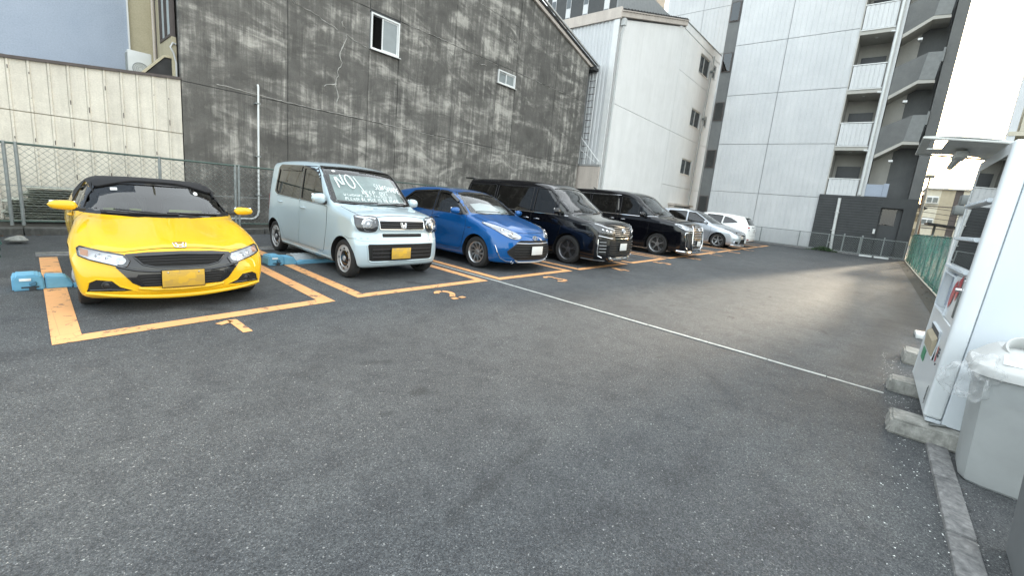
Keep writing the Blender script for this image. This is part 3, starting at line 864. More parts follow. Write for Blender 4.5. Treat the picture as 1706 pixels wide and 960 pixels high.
def handle(C, x, z, mat, both=True, l=.17):
    for sg in ((1, -1) if both else (1,)):
        P, G = C.at('L' if sg == 1 else 'Q', x, z); m = MB()
        pts = [(-l/2, .0, 0), (-l*.42, .022*sg, 0), (-l*.2, .032*sg, 0), (l*.2, .032*sg, 0), (l*.42, .022*sg, 0), (l/2, 0, 0)]
        m.tube([(P.x+a, P.y+b, P.z+c) for a, b, c in pts], [.008, .011, .012, .012, .011, .008], 8)
        par = C.doors.get((sg, round(x > C.bpillar)), C.root) if hasattr(C, 'doors') else C.root
        m.build('door_handle', mat, par)
        q = MB(); q.lathe([(0, .004*sg), (.04, .003*sg), (.05, 0)], 16, 'Y', T(P.x, P.y, P.z)); q.build('handle_cup', C.paint, par)
# ------------------------------------------------------------------ the cars
def mirrored(p): return [(-a, b) for a, b in p]
def car_yellow():
    L, Wd, H = 3.395, 1.475, 1.18
    def side(x, z):
        f = np.exp(-((x-.56)/.42)**2)*np.exp(-((z-.52)/.30)**2)*.035
        r = np.exp(-((x-2.82)/.45)**2)*np.exp(-((z-.60)/.30)**2)*.04
        return f+r-.03*np.exp(-((x-1.7)/.5)**2)*np.exp(-((z-.45)/.18)**2)
    def top(x, ay):
        fend = .045*np.exp(-((ay-.60)/.14)**2)*np.exp(-((x-.70)/.45)**2)
        valley = -.018*np.exp(-((ay-.36)/.12)**2)*np.exp(-((x-.75)/.40)**2)
        return fend+valley
    B = Body(L, Wd, H,
        top=[(-.1, .43), (0, .535), (.06, .58), (.18, .632), (.45, .705), (.80, .785), (.95, .82), (1.10, .905), (1.40, 1.075), (1.60, 1.165), (1.85, 1.185), (2.15, 1.17), (2.45, 1.10), (2.75, .99), (3.1, .95), (3.3, .93), (3.45, .85)],
        front=[(.08, .10), (.15, .035), (.20, .0), (.30, -.0), (.40, .01), (.52, .04), (.60, .08), (.9, .30)],
        rear=[(.15, 3.33), (.4, 3.395), (.7, 3.37), (.95, 3.30), (1.2, 3.1)],
        plan=[(0, .705), (.35, .730), (.6, .735), (1.2, .722), (1.8, .722), (2.4, .735), (2.9, .7375), (3.395, .70)],
        inset=[(.10, .06), (.20, .02), (.30, .005), (.5, .0), (.66, .008), (.80, .030), (.88, .055), (1.0, .105), (1.18, .19)],
        bottom=[(0, .13), (.5, .15), (3.0, .16), (3.4, .25)], fc=(.165, 3.8), rc=(.18, 3), wsc=.42, crown=.045, k=.075, kf=.05, kb=.04,
        sculpt={'side': side, 'top': top})
    C = Car('sports_car', 'small yellow convertible sports car with black soft top in bay 1', B, .985, 5.04, math.radians(87.2), 'paint_yellow', 'cars parked in the row')
    C.wz = .275; wheels = (.56, 2.80)
    ws = [(-.672, .835), (-.3, .815), (0, .810), (.3, .815), (.672, .835), (.615, .985), (.525, 1.12), (.48, 1.145), (.25, 1.155), (0, 1.16), (-.25, 1.155), (-.48, 1.145), (-.525, 1.12), (-.615, .985)]
    sw = softpoly([(1.20, .86), (2.10, .865), (2.14, .93), (2.02, 1.08), (1.62, 1.075), (1.38, .98)], .05)
    C.make_body(wheels, .315, [('F', ws), ('L', sw), ('Q', sw)], True, .84, (.98, 2.25), dense=(110, 40, 36), zk=.45)
    add_wheels(C, wheels, .275, .165, 'ten', .19, .015, ('tyre', 'alloy_dark'))
    g = glass_set(C, 'windshield', ws, 'F', 'glass_clear', False, -.006, .02)
    fr = C.patch('windshield_border', offset_poly(ws, -.012), 'F', 'black_gloss', .002, hole=offset_poly(ws, .032), skirt=.008)
    glass_set(C, 'side_window', sw, 'L', 'glass_tint', True)
    # soft top: black fabric over the roof
    C.patch('soft_top', softpoly([(1.53, -.53), (1.57, -.2), (1.56, 0), (1.57, .2), (1.53, .53), (2.0, .54), (2.62, .53), (2.70, .3), (2.72, 0), (2.70, -.3), (2.62, -.53), (2.0, -.54)], .06), 'T', 'soft_top', .012, res=.06, skirt=.03)
    C.patch('soft_top_side', [(1.46, 1.02), (1.66, 1.095), (2.05, 1.10), (2.16, .93), (2.14, .87), (2.50, .90), (2.66, .96), (2.45, 1.08), (2.1, 1.165), (1.75, 1.155)], 'L', 'soft_top', .010, both=True, skirt=.02)
    for sg in (1, -1):       # windscreen pillars
        pass
    C.trim('pillar_seal', 'F', [(.692, .845), (.635, .99), (.54, 1.125)], .010, 'black_trim', .002, both=True)
    # hood with its shut line
    hood = [(.105, 0), (.11, .25), (.125, .42), (.20, .58), (.35, .615), (.60, .62), (.93, .61), (.93, .3), (.915, 0)]
    hood = hood+[(a, -b) for a, b in hood[::-1][1:-1]]
    C.patch('hood', hood, 'T', 'paint_yellow', .004, res=.06, skirt=.012)
    C.trim('panel_gap', 'T', [(.20, .575), (.125, .42), (.108, .25), (.103, 0), (.108, -.25), (.125, -.42), (.20, -.575)], .004, 'gap_black', -.001)
    # black mask between the headlights
    mask = [(-.40, .545), (-.25, .562), (0, .568), (.25, .562), (.40, .545), (.475, .435), (.43, .375), (.37, .29), (.31, .25), (0, .24), (-.31, .25), (-.37, .29), (-.43, .375), (-.475, .435)]
    C.patch('front_mask', mask, 'F', 'black_gloss', .004, res=.04)
    gr = [(-.35, .525), (0, .54), (.35, .525), (.29, .455), (.20, .43), (0, .425), (-.20, .43), (-.29, .455)]
    g_ = C.patch('grille', gr, 'F', 'gap_black', .006, res=.04)
    C.trim('grille_rim', 'F', gr, .009, 'black_gloss', .008, True)
    for k in range(3):
        C.trim('grille_bar', 'F', [(-.31+.02*k, .51-.025*k), (0, .515-.025*k), (.31-.02*k, .51-.025*k)], .004, 'black_trim', .01)
    C.trim('mask_ridge', 'F', [(-.46, .44), (-.34, .405), (-.22, .39), (.22, .39), (.34, .405), (.46, .44)], .012, 'black_gloss', .004)
    low = [(-.33, .365), (.33, .365), (.345, .33), (.28, .262), (-.28, .262), (-.345, .33)]
    C.patch('lower_grille', low, 'F', 'gap_black', .006, res=.05)
    for k in range(4): C.trim('grille_bar', 'F', [(-.32+.01*k, .345-.026*k), (.32-.01*k, .345-.026*k)], .0035, 'black_trim', .008)
    # headlights
    hl = [(.375, .49), (.415, .535), (.55, .560), (.685, .588), (.70, .575), (.695, .52), (.63, .492), (.52, .462), (.43, .435), (.40, .44)]
    H_ = C.patch('headlight', hl, 'F', 'lamp_bright', .002, both=True, res=.03)
    for i, sg in enumerate((1, -1)):
        for (u, v, r) in ((.435, .488, .028), (.51, .508, .020), (.575, .525, .018)):
            P, G = C.at('F', sg*u, v); m = MB(); G = G.normalized()
            Mx = G.to_track_quat('Z', 'Y').to_matrix().to_4x4(); Mx.translation = P
            m.lathe([(r*1.25, .0), (r*1.25, .010), (r, .012), (r*.8, .004), (r*.4, .010), (0, .012)], 20, 'Z', Mx)
            m.build('headlight_lens', 'lamp_white' if u < .5 else 'chrome', H_[i])
        C.trim('headlight_frame', 'F', [(sg*a, b) for a, b in hl], .006, 'black_gloss', .006, True, parent=H_[i])
        am = C.patch('turn_signal', [(sg*a, b) for a, b in [(.635, .565), (.685, .575), (.685, .53), (.64, .52)]], 'F', 'amber', .006, parent=H_[i])
    C.patch('headlight_cover', offset_poly(hl, -.002), 'F', 'glass_lamp', .016, both=True, res=.03, parent=H_)
    # fog lamp openings
    fo = [(.44, .305), (.50, .325), (.60, .335), (.645, .31), (.665, .25), (.66, .215), (.50, .205), (.36, .215)]
    fo = [(.335, .212), (.45, .262), (.50, .318), (.60, .33), (.650, .30), (.668, .212)]
    FO = C.patch('fog_lamp_opening', fo, 'F', 'gap_black', .004, both=True, res=.03)
    C.trim('fog_lamp_bar', 'F', [(.42, .232), (.52, .237), (.64, .232)], .007, 'black_gloss', .012, both=True, parent=FO)
    for i, sg in enumerate((1, -1)):
        P, G = C.at('F', sg*.535, .275); m = MB(); Mx = Vector((-1, 0, 0)).to_track_quat('Z', 'Y').to_matrix().to_4x4(); Mx.translation = P
        m.lathe([(.040, -.01), (.040, .012), (.033, .014), (.028, .003), (.012, .009), (0, .010)], 22, 'Z', Mx); m.build('fog_lamp', 'dark_metal', FO[i])
        C.trim('fog_lamp_rim', 'F', [(sg*a, b) for a, b in fo], .007, 'paint_yellow', .003, True, parent=FO[i])
    # front lip
    m = MB()
    lip = [(-.66, .205), (-.45, .185), (-.25, .165), (-.12, .155), (0, .152), (.12, .155), (.25, .165), (.45, .185), (.66, .205)]
    pts = C.path('F', lip, .018, .06)
    m.tube(pts, [.012+.012*math.sin(PI*k/(len(pts)-1)) for k in range(len(pts))], 10); m.build('front_lip', 'paint_yellow', C.root)
    C.trim('bumper_edge', 'F', [(-.33, .238), (-.22, .218), (0, .208), (.22, .218), (.33, .238)], .014, 'paint_yellow', .002)
    honda_emblem(C, 'T', .135, 0, .105)
    plate(C, .0, .318, 'plate_yellow', off=.02)
    # mirrors, wipers, doors
    mirror_shape(C, 1.02, .665, .90, (.14, .21, .105))
    for a, b in (((-.05, .83), (.40, .86)), ((-.50, .83), (-.02, .845))):
        C.trim('wiper', 'F', [a, b], .008, 'black_trim', .012)
    C.trim('wiper', 'F', [(.50, .835), (.10, .822), (-.12, .826)], .010, 'black_trim', .018)
    seam(C, 'L', [(1.18, .87), (1.10, .70), (1.09, .45), (1.14, .25), (2.10, .25), (2.22, .45), (2.24, .70), (2.14, .86)], True)
    C.patch('windshield_sticker', [(.40, 1.075), (.345, 1.08), (.345, 1.055), (.40, 1.05)], 'F', 'sticker_white', -.002, skirt=0)
    C.patch('windshield_sticker', [(-.36+.022*math.cos(a*PI/8), 1.06+.018*math.sin(a*PI/8)) for a in range(16)], 'F', 'sticker_white', -.002, skirt=0)
    handle(C, 1.98, .72, 'paint_yellow')
    add_interior(C, 1.72, .84, .62, 1.14, 'seat_dark', .98, True, 1.12)
    for sg in (1, -1):      # lime seat centre
        m = MB(); m.bbox(1.695, 1.72, -.17, .17, .60, .83, .01, 2, T(0, sg*.62*.48, 0)); m.build('seat_centre', 'seat_lime', C.root)
    tl = [(.38, .80), (.66, .78), (.64, .68), (.40, .70)]
    C.patch('tail_light', tl, 'R', 'red_lens', .006, both=True)
    plate(C, 0, .5, 'plate_yellow', 'R')
    return C
def stroke_text(C, mode, text, u0, v0, h, w, gap, r, slant=0, mat='marker_white', flip=1, parent=None, off=.002, rise=0):
    """hand-drawn capitals as thin strokes lying on the surface"""
    S = {'N': [[(0, 0), (.05, 1), (.85, 0), (1, 1)]], 'O': [[(.5+.5*math.cos(a*PI/8+1.6), .5+.5*math.sin(a*PI/8+1.6)) for a in range(17)]],
         '/': [[(.0, -.1), (.9, 1.5)]], 'S': [[(.95, .85), (.5, 1), (.1, .8), (.3, .55), (.8, .42), (.9, .15), (.5, 0), (.05, .12)]],
         'U': [[(0, 1), (.05, .2), (.5, 0), (.95, .2), (1, 1)]], 'H': [[(0, 0), (0, 1)], [(1, 0), (1, 1)], [(0, .5), (1, .5)]],
         'A': [[(0, 0), (.5, 1), (1, 0)], [(.2, .4), (.8, .4)]], 'D': [[(0, 0), (0, 1), (.7, .85), (1, .5), (.7, .12), (0, 0)]],
         'E': [[(.9, 1), (0, 1), (0, 0), (.9, 0)], [(0, .5), (.7, .5)]], 'P': [[(0, 0), (0, 1), (.8, .9), (.85, .6), (0, .5)]],
         'L': [[(0, 1), (0, 0), (.9, 0)]], 'K': [[(0, 0), (0, 1)], [(.9, 1), (0, .45), (.9, 0)]], 'T': [[(0, 1), (1, 1)], [(.5, 1), (.5, 0)]],
         'R': [[(0, 0), (0, 1), (.8, .9), (.85, .6), (0, .5), (.9, 0)]], 'M': [[(0, 0), (.1, 1), (.5, .3), (.9, 1), (1, 0)]],
         'B': [[(0, 0), (0, 1), (.8, .85), (0, .52), (.9, .25), (0, 0)]], 'F': [[(0, 0), (0, 1), (.9, 1)], [(0, .5), (.7, .5)]],
         'I': [[(.5, 0), (.5, 1)]], 'W': [[(0, 1), (.25, 0), (.5, .7), (.75, 0), (1, 1)]], 'C': [[(.95, .85), (.5, 1), (.05, .6), (.1, .2), (.5, 0), (.95, .15)]], '.': [[(.4, 0), (.5, .05)]]}
    m = MB(); x = 0; rr = random.Random(3)
    for ch in text:
        if ch in S:
            jy = rr.uniform(-.06, .06)*h; js = rr.uniform(.88, 1.1)
            for st in S[ch]:
                pts = []
                for a, b in st:
                    uu = x+(a*w*js)+slant*b*h; vv = b*h*js+jy+rise*x
                    pts.append((u0+flip*uu, v0+vv))
                if len(pts) > 2: pts = chaikin(pts, 1, False)
                m.tube(C.path(mode, pts, off, .03), r, 4)
        x += w+gap if ch != ' ' else w*.8
    return m.build('handwriting', mat, parent or C.root)
def car_mint():
    L, Wd, H = 3.395, 1.475, 1.675
    def side(x, z):
        return (np.exp(-((x-.44)/.38)**2)+np.exp(-((x-2.96)/.38)**2))*np.exp(-((z-.42)/.26)**2)*.022-.012*np.exp(-((x-1.7)/.9)**2)*np.exp(-((z-.62)/.16)**2)
    def front(ay, z):
        return .015*np.exp(-((z-.70)/.06)**2)*(ay < 2)-.012*np.exp(-((z-.40)/.16)**2)
    B = Body(L, Wd, H,
        top=[(-.1, .80), (0, .86), (.05, .93), (.15, .975), (.40, 1.02), (.62, 1.055), (.70, 1.09), (.85, 1.22), (1.05, 1.40), (1.22, 1.54), (1.38, 1.61), (1.7, 1.66), (2.1, 1.675), (2.6, 1.665), (3.05, 1.635), (3.30, 1.59), (3.42, 1.5)],
        front=[(.15, .06), (.25, .012), (.35, .0), (.52, .0), (.62, .015), (.80, .03), (.90, .05), (1.1, .12)],
        rear=[(.2, 3.36), (.45, 3.395), (.8, 3.385), (1.1, 3.36), (1.4, 3.31), (1.65, 3.25)],
        plan=[(0, .715), (.3, .732), (.6, .7375), (2.8, .7375), (3.1, .733), (3.395, .70)],
        inset=[(.15, .05), (.25, .015), (.35, .002), (.6, 0.), (.85, .006), (1.0, .015), (1.2, .035), (1.45, .068), (1.65, .10)],
        bottom=[(0, .20), (.3, .17), (3.1, .18), (3.4, .25)], fc=(.14, 4.2), rc=(.08, 4), wsc=.20, crown=.05, k=.09, kf=.075, kb=.05, kr=.09,
        sculpt={'side': side, 'front': front})
    C = Car('kei_car', 'boxy pale mint green car with white handwriting on its windshield sunshade', B, 3.71, 5.36, PI/2, 'paint_mint', 'cars parked in the row')
    C.wz = .285; wheels = (.44, 2.96); C.bpillar = 1.92
    ws = [(-.675, 1.06), (-.3, 1.045), (0, 1.04), (.3, 1.045), (.675, 1.06), (.688, 1.10), (.645, 1.42), (.61, 1.555), (.58, 1.585), (.25, 1.60), (0, 1.604), (-.25, 1.60), (-.58, 1.585), (-.61, 1.555), (-.645, 1.42), (-.688, 1.10)]
    fw_ = softpoly([(1.06, 1.02), (1.86, 1.045), (1.86, 1.53), (1.50, 1.53), (1.33, 1.42)], .03)
    rw = softpoly([(1.96, 1.045), (2.80, 1.065), (2.92, 1.10), (2.86, 1.50), (2.80, 1.525), (1.96, 1.53)], .04)
    rwn = softpoly([(-.56, 1.08), (.56, 1.08), (.52, 1.50), (-.52, 1.50)], .05)
    C.make_body(wheels, .325, [('F', ws), ('L', fw_), ('Q', fw_), ('L', rw), ('Q', rw), ('R', rwn)], True, 1.02, (.75, 3.25), dense=(110, 36, 48), zk=.62)
    add_wheels(C, wheels, .280, .155, 'steelring', .20, .018, ('tyre', 'silver_plastic'))
    glass_set(C, 'windshield', ws, 'F', 'glass_clear', False, -.008, .02)
    C.patch('windshield_border', offset_poly(ws, -.006), 'F', 'black_gloss', .001, hole=offset_poly(ws, .020), skirt=.008)
    glass_set(C, 'side_window', fw_, 'L', 'glass_tint'); glass_set(C, 'side_window', rw, 'L', 'glass_dark'); glass_set(C, 'rear_window', rwn, 'R', 'glass_dark', False)
    # blacked-out window band round the glass and rain visor
    band = [(.90, 1.005), (1.93, 1.02), (2.86, 1.04), (2.96, 1.09), (2.90, 1.50), (2.82, 1.565), (1.40, 1.57), (1.20, 1.47), (1.03, 1.26)]
    def hole_band(nm, outer, hole): return C.patch(nm, outer, 'L', 'black_gloss', .002, both=True, hole=hole, skirt=.006)
    hole_band('window_surround', softpoly([(1.005, 1.0), (1.905, 1.02), (1.905, 1.575), (1.47, 1.575), (1.29, 1.45)], .02), offset_poly(fw_, .004))
    hole_band('window_surround', softpoly([(1.912, 1.02), (2.84, 1.04), (2.965, 1.09), (2.90, 1.52), (2.82, 1.57), (1.912, 1.575)], .02), offset_poly(rw, .004))
    C.patch('rain_visor', [(1.94, 1.475), (2.80, 1.47), (2.84, 1.54), (1.94, 1.555)], 'L', 'glass_dark', .010, both=True, skirt=0)
    # sunshade standing behind the windshield with handwriting
    sh = offset_poly(ws, .075); sh = [(a, max(b, 1.085)) for a, b in sh]
    shd = C.patch('sunshade', sh, 'F', 'sunshade', -.05, skirt=0, lift=lambda V: .010*np.sin(V[:, 0]*16)*np.cos(V[:, 1]*7))
    # local +y is the viewer's left: writing runs towards -y
    stroke_text(C, 'F', 'NO', .51, 1.29, .19, .105, .045, .0085, -.10, flip=-1, parent=shd, off=.002)
    stroke_text(C, 'F', '/', .135, 1.20, .18, -.10, .02, .0042, .0, flip=-1, parent=shd, off=.002)
    stroke_text(C, 'F', 'SUNSHADE', -.055, 1.295, .088, .046, .018, .0045, .1, flip=-1, parent=shd, off=.002, rise=-.10)
    stroke_text(C, 'F', 'KEEP  OUT', .20, 1.21, .055, .040, .018, .0034, .1, flip=-1, parent=shd, off=.002)
    stroke_text(C, 'F', 'WINDOWS ARE TINTED SO', .50, 1.165, .034, .030, .011, .0024, .1, flip=-1, parent=shd, off=.002)
    stroke_text(C, 'F', 'PLEASE BE NICE TO THE REMOTE', .50, 1.105, .045, .027, .009, .0030, .1, flip=-1, parent=shd, off=.002)
    P, G = C.at('F', 0, 1.53); m = MB(); m.bbox(.02, .08, -.07, .07, 1.49, 1.55, .02); o = m.build('camera_pod', 'black_trim', C.root); o.location = (P.x-.0, 0, 0)
    C.patch('windshield_sticker', [(.50, 1.535), (.455, 1.538), (.455, 1.515), (.50, 1.512)], 'F', 'sticker_white', -.004, skirt=0)
    # doors as raised skins with shut lines
    C.doors = {}
    fd = [(.94, .985), (.945, .70), (1.0, .36), (1.03, .30), (1.905, .30), (1.905, 1.005)]
    rd = [(1.915, 1.008), (1.915, .30), (2.46, .30), (2.58, .42), (2.72, .62), (2.82, .80), (2.85, 1.02)]
    for i, pl in enumerate((fd, rd)):
        a, b_ = C.patch('door', softpoly(pl, .03), 'L', 'paint_mint', .0035, both=True, res=.07); C.doors[(1, i)] = a; C.doors[(-1, i)] = b_
        seam(C, 'L', offset_poly(softpoly(pl, .03), -.004), True, True)
    handle(C, 1.76, .90, 'paint_mint'); handle(C, 2.68, .925, 'paint_mint')
    hood = [(.10, 0), (.105, .35), (.12, .53), (.17, .62), (.40, .635), (.69, .63), (.66, .3), (.655, 0)]; hood += [(a, -b) for a, b in hood[::-1][1:-1]]
    C.patch('hood', hood, 'T', 'paint_mint', .004, res=.07); seam(C, 'T', offset_poly(hood, -.004), closed=True)
    seam(C, 'L', [(.055, .62), (.25, .60), (.36, .62)], True)
    # headlights: round lamps in squarish housings
    hl = softpoly([(.41, .915), (.65, .928), (.685, .91), (.695, .80), (.66, .725), (.54, .705), (.45, .725), (.41, .80)], .03)
    Hd = C.patch('headlight', hl, 'F', 'lamp_dark', .003, both=True, res=.03)
    for i, sg in enumerate((1, -1)):
        P, G = C.at('F', sg*.535, .815); Mx = Vector((-1, sg*.12, .03)).to_track_quat('Z', 'Y').to_matrix().to_4x4(); Mx.translation = P+Vector((.004, 0, 0))
        m = MB(); m.lathe([(.104, 0), (.106, .014), (.098, .020), (.090, .014), (.086, .002)], 36, 'Z', Mx); m.build('headlight_ring', 'chrome', Hd[i])
        m = MB(); m.lathe([(.084, .0), (.06, .004), (.052, .016), (.044, .006), (.038, .02), (.02, .028), (0, .03)], 30, 'Z', Mx); m.build('headlight_lens', 'lamp_bright', Hd[i])
        C.patch('headlight_brow', [(sg*a, b) for a, b in [(.42, .91), (.65, .922), (.68, .908), (.60, .893), (.43, .888)]], 'F', 'lamp_white', .008, parent=Hd[i])
        C.trim('headlight_frame', 'F', [(sg*a, b) for a, b in hl], .005, 'black_trim', .006, True, parent=Hd[i])
    C.patch('headlight_cover', offset_poly(hl, -.002), 'F', 'glass_lamp', .030, both=True, res=.03, skirt=.02, parent=Hd)
    gr = softpoly([(-.385, .875), (.385, .875), (.385, .755), (-.385, .755)], .02)
    G_ = C.patch('grille', gr, 'F', 'gap_black', .003, res=.05)
    C.trim('grille_frame', 'F', gr, .007, 'chrome', .008, True, parent=G_)
    for k in range(3): C.trim('grille_bar', 'F', [(-.37, .85-.033*k), (.37, .85-.033*k)], .009, 'lamp_dark', .008, parent=G_)
    honda_emblem(C, 'F', 0, .815, .10, off=.018)
    C.patch('upper_slot', softpoly([(-.34, .69), (.34, .69), (.34, .64), (-.34, .64)], .012), 'F', 'gap_black', .002, res=.05)
    C.trim('slot_bar', 'F', [(-.33, .665), (.33, .665)], .006, 'black_trim', .004)
    lg = softpoly([(-.55, .545), (.55, .545), (.57, .52), (.55, .305), (.51, .285), (-.51, .285), (-.55, .305), (-.57, .52)], .03)
    LG = C.patch('lower_grille', lg, 'F', 'gap_black', .002, res=.05)
    C.trim('lower_grille_rim', 'F', lg, .010, 'paint_mint', .002, True, parent=LG)
    for k in range(3): C.trim('grille_bar', 'F', [(-.50, .465-.055*k), (.50, .465-.055*k)], .008, 'black_trim', .008, parent=LG)
    for sg in (1, -1):
        for k in range(8): C.trim('grille_rib', 'F', [(sg*(.36+.02*k), .33), (sg*(.36+.02*k), .50)], .003, 'black_trim', .010, parent=LG)
    plate(C, .06, .405, 'plate_yellow', off=.03)
    C.trim('bumper_crease', 'F', [(-.70, .60), (-.60, .585), (.60, .585), (.70, .60)], .005, 'paint_mint', .0)
    ms = mirror_shape(C, .98, .735, 1.10, (.15, .20, .17))
    C.trim('wiper', 'F', [(.10, 1.05), (-.48, 1.085)], .008, 'black_trim', .014)
    C.trim('wiper', 'F', [(-.28, 1.05), (-.62, 1.08)], .007, 'black_trim', .014)
    C.trim('wiper', 'F', [(.62, 1.06), (.04, 1.08)], .008, 'black_trim', .014)
    C.trim('sill_trim', 'L', [(.80, .235), (2.60, .235)], .012, 'paint_mint', .0, both=True)
    add_interior(C, 1.75, 1.02, .62, 1.6, 'seat_grey', 1.25, True, .98, 2.5)
    C.patch('tail_light', [(.60, 1.05), (.695, 1.04), (.70, .75), (.60, .76)], 'R', 'red_lens', .006, both=True)
    plate(C, 0, .75, 'plate_yellow', 'R')
    for y in (.3, -.3):
        m = MB(); 
    return C
def common_side(C, windows, doors, surround=True, tint=('glass_tint', 'glass_dark'), paintm=None, gapw=.004):
    """glass, black surrounds, door skins with shut lines"""
    for i, w in enumerate(windows): glass_set(C, 'side_window', w, 'L', tint[min(i, 1)])
    C.doors = {}
    for i, pl in enumerate(doors):
        p = softpoly(pl, .03); a, b_ = C.patch('door', p, 'L', paintm or C.paint, .0035, both=True, res=.09)
        C.doors[(1, i)] = a; C.doors[(-1, i)] = b_
        seam(C, 'L', offset_poly(p, -.004), True, True, gapw)
def fourwin(B, ws): return ws
def car_blue():
    L, Wd, H = 4.05, 1.695, 1.46
    def side(x, z):
        return (np.exp(-((x-.79)/.46)**2)*.030+np.exp(-((x-3.34)/.48)**2)*.035)*np.exp(-((z-.50)/.30)**2)-.025*np.exp(-((x-2.0)/.9)**2)*np.exp(-((z-.50)/.16)**2)
    B = Body(L, Wd, H,
        top=[(-.1, .56), (0, .64), (.06, .70), (.2, .785), (.5, .885), (.85, .975), (1.0, 1.02), (1.2, 1.13), (1.5, 1.285), (1.75, 1.385), (2.0, 1.435), (2.3, 1.46), (2.7, 1.445), (3.2, 1.385), (3.7, 1.28), (3.9, 1.14), (4.1, 1.0)],
        front=[(.12, .12), (.2, .05), (.30, .01), (.42, .0), (.55, .02), (.66, .06), (.75, .12), (1., .4)],
        rear=[(.2, 3.98), (.5, 4.05), (.9, 4.02), (1.1, 3.95), (1.3, 3.8)],
        plan=[(0, .72), (.4, .82), (.9, .8475), (3.2, .8475), (3.6, .83), (4.05, .70)],
        inset=[(.12, .06), (.22, .02), (.35, .0), (.62, 0.), (.80, .02), (.94, .05), (1.1, .11), (1.3, .19), (1.46, .27)],
        bottom=[(0, .15), (.5, .17), (3.6, .18), (4.05, .28)], fc=(.36, 2.4), rc=(.25, 3), wsc=.32, crown=.045, k=.08, kf=.06, kb=.045, sculpt={'side': side,
        'top': lambda x, ay: .020*np.exp(-((ay-.55)/.10)**2)*np.exp(-((x-.6)/.4)**2)})
    C = Car('hatchback', 'blue hatchback between the mint kei car and the first black minivan', B, 6.36, 4.88, PI/2, 'paint_blue', 'cars parked in the row')
    C.wz = .30; wheels = (.80, 3.35); C.bpillar = 2.2
    ws = [(-.66, 1.01), (-.3, .985), (0, .98), (.3, .985), (.66, 1.01), (.62, 1.14), (.53, 1.32), (.48, 1.365), (.25, 1.39), (0, 1.395), (-.25, 1.39), (-.48, 1.365), (-.53, 1.32), (-.62, 1.14)]
    fw_ = softpoly([(1.18, .985), (2.13, .985), (2.16, 1.37), (1.86, 1.355), (1.55, 1.21)], .04)
    rw = softpoly([(2.22, .985), (2.98, 1.0), (3.30, 1.10), (3.0, 1.30), (2.24, 1.375)], .05)
    C.make_body(wheels, .345, [('F', ws), ('L', fw_), ('Q', fw_), ('L', rw), ('Q', rw)], True, .97, (.95, 3.6), dense=(110, 36, 38), zk=.55)
    add_wheels(C, wheels, .298, .175, 'swirl', .205, .02)
    glass_set(C, 'windshield', ws, 'F', 'glass_clear', False, -.008, .02)
    C.patch('windshield_border', offset_poly(ws, -.006), 'F', 'black_gloss', .001, hole=offset_poly(ws, .028), skirt=.008)
    C.patch('window_surround', softpoly([(1.14, .965), (2.185, .965), (2.21, 1.40), (1.86, 1.385), (1.50, 1.215)], .03), 'L', 'black_gloss', .002, both=True, hole=offset_poly(fw_, .004), skirt=.006)
    C.patch('window_surround', softpoly([(2.19, .965), (3.02, .98), (3.36, 1.10), (3.02, 1.335), (2.215, 1.405)], .04), 'L', 'black_gloss', .002, both=True, hole=offset_poly(rw, .004), skirt=.006)
    common_side(C, [fw_, rw], [[(1.16, .955), (1.12, .70), (1.20, .36), (1.26, .30), (2.17, .30), (2.17, .955)], [(2.185, .955), (2.185, .30), (2.84, .30), (2.96, .48), (3.06, .68), (3.12, .985)]])
    handle(C, 2.02, .86, 'paint_blue'); handle(C, 2.98, .88, 'paint_blue')
    C.patch('rain_visor', [(1.55, 1.18), (1.88, 1.325), (2.14, 1.335), (2.16, 1.375), (1.86, 1.36), (1.53, 1.21)], 'L', 'glass_dark', .014, both=True, skirt=0)
    hood = [(.13, 0), (.15, .25), (.22, .45), (.45, .58), (.75, .68), (1.05, .70), (.985, .4), (.965, 0)]; hood += [(a, -b) for a, b in hood[::-1][1:-1]]
    C.patch('hood', hood, 'T', 'paint_blue', .004, res=.07); seam(C, 'T', offset_poly(hood, -.004), closed=True)
    hl = chaikin([(.34, .66), (.40, .71), (.55, .78), (.72, .86), (.78, .865), (.77, .80), (.66, .68), (.52, .62), (.40, .62)], 1)
    Hd = C.patch('headlight', hl, 'F', 'lamp_bright', .003, both=True, res=.03)
    for i, sg in enumerate((1, -1)):
        for (u, v, r) in ((.54, .70, .045), (.64, .755, .038)):
            P, G = C.at('F', sg*u, v); Mx = Vector((-1, sg*.3, .1)).to_track_quat('Z', 'Y').to_matrix().to_4x4(); Mx.translation = P+Vector((-.004, 0, 0))
            m = MB(); m.lathe([(r, 0), (r, .012), (r*.8, .004), (r*.5, .018), (0, .024)], 24, 'Z', Mx); m.build('headlight_lens', 'chrome', Hd[i])
        C.trim('headlight_frame', 'F', [(sg*a, b) for a, b in hl], .005, 'chrome', .006, True, parent=Hd[i])
        C.patch('headlight_inner', [(sg*a, b) for a, b in [(.40, .64), (.50, .655), (.60, .70), (.56, .66), (.50, .63)]], 'F', 'lamp_dark', .006, parent=Hd[i])
    C.patch('headlight_cover', hl, 'F', 'glass_lamp', .018, both=True, res=.03, parent=Hd)
    C.patch('upper_grille', softpoly([(-.38, .605), (.38, .605), (.46, .565), (-.46, .565)], .012), 'F', 'gap_black', .004)
    C.trim('grille_trim', 'F', [(-.47, .553), (-.2, .548), (.2, .548), (.47, .553)], .010, 'silver_plastic', .008)
    lg = softpoly([(-.47, .535), (.47, .535), (.63, .40), (.60, .34), (.44, .24), (-.44, .24), (-.60, .34), (-.63, .40)], .03)
    LG = C.patch('lower_grille', lg, 'F', 'gap_black', .003, res=.05)
    for k in range(5): C.trim('grille_bar', 'F', [(-.50, .50-.05*k), (.50, .50-.05*k)], .005, 'black_trim', .008, parent=LG)
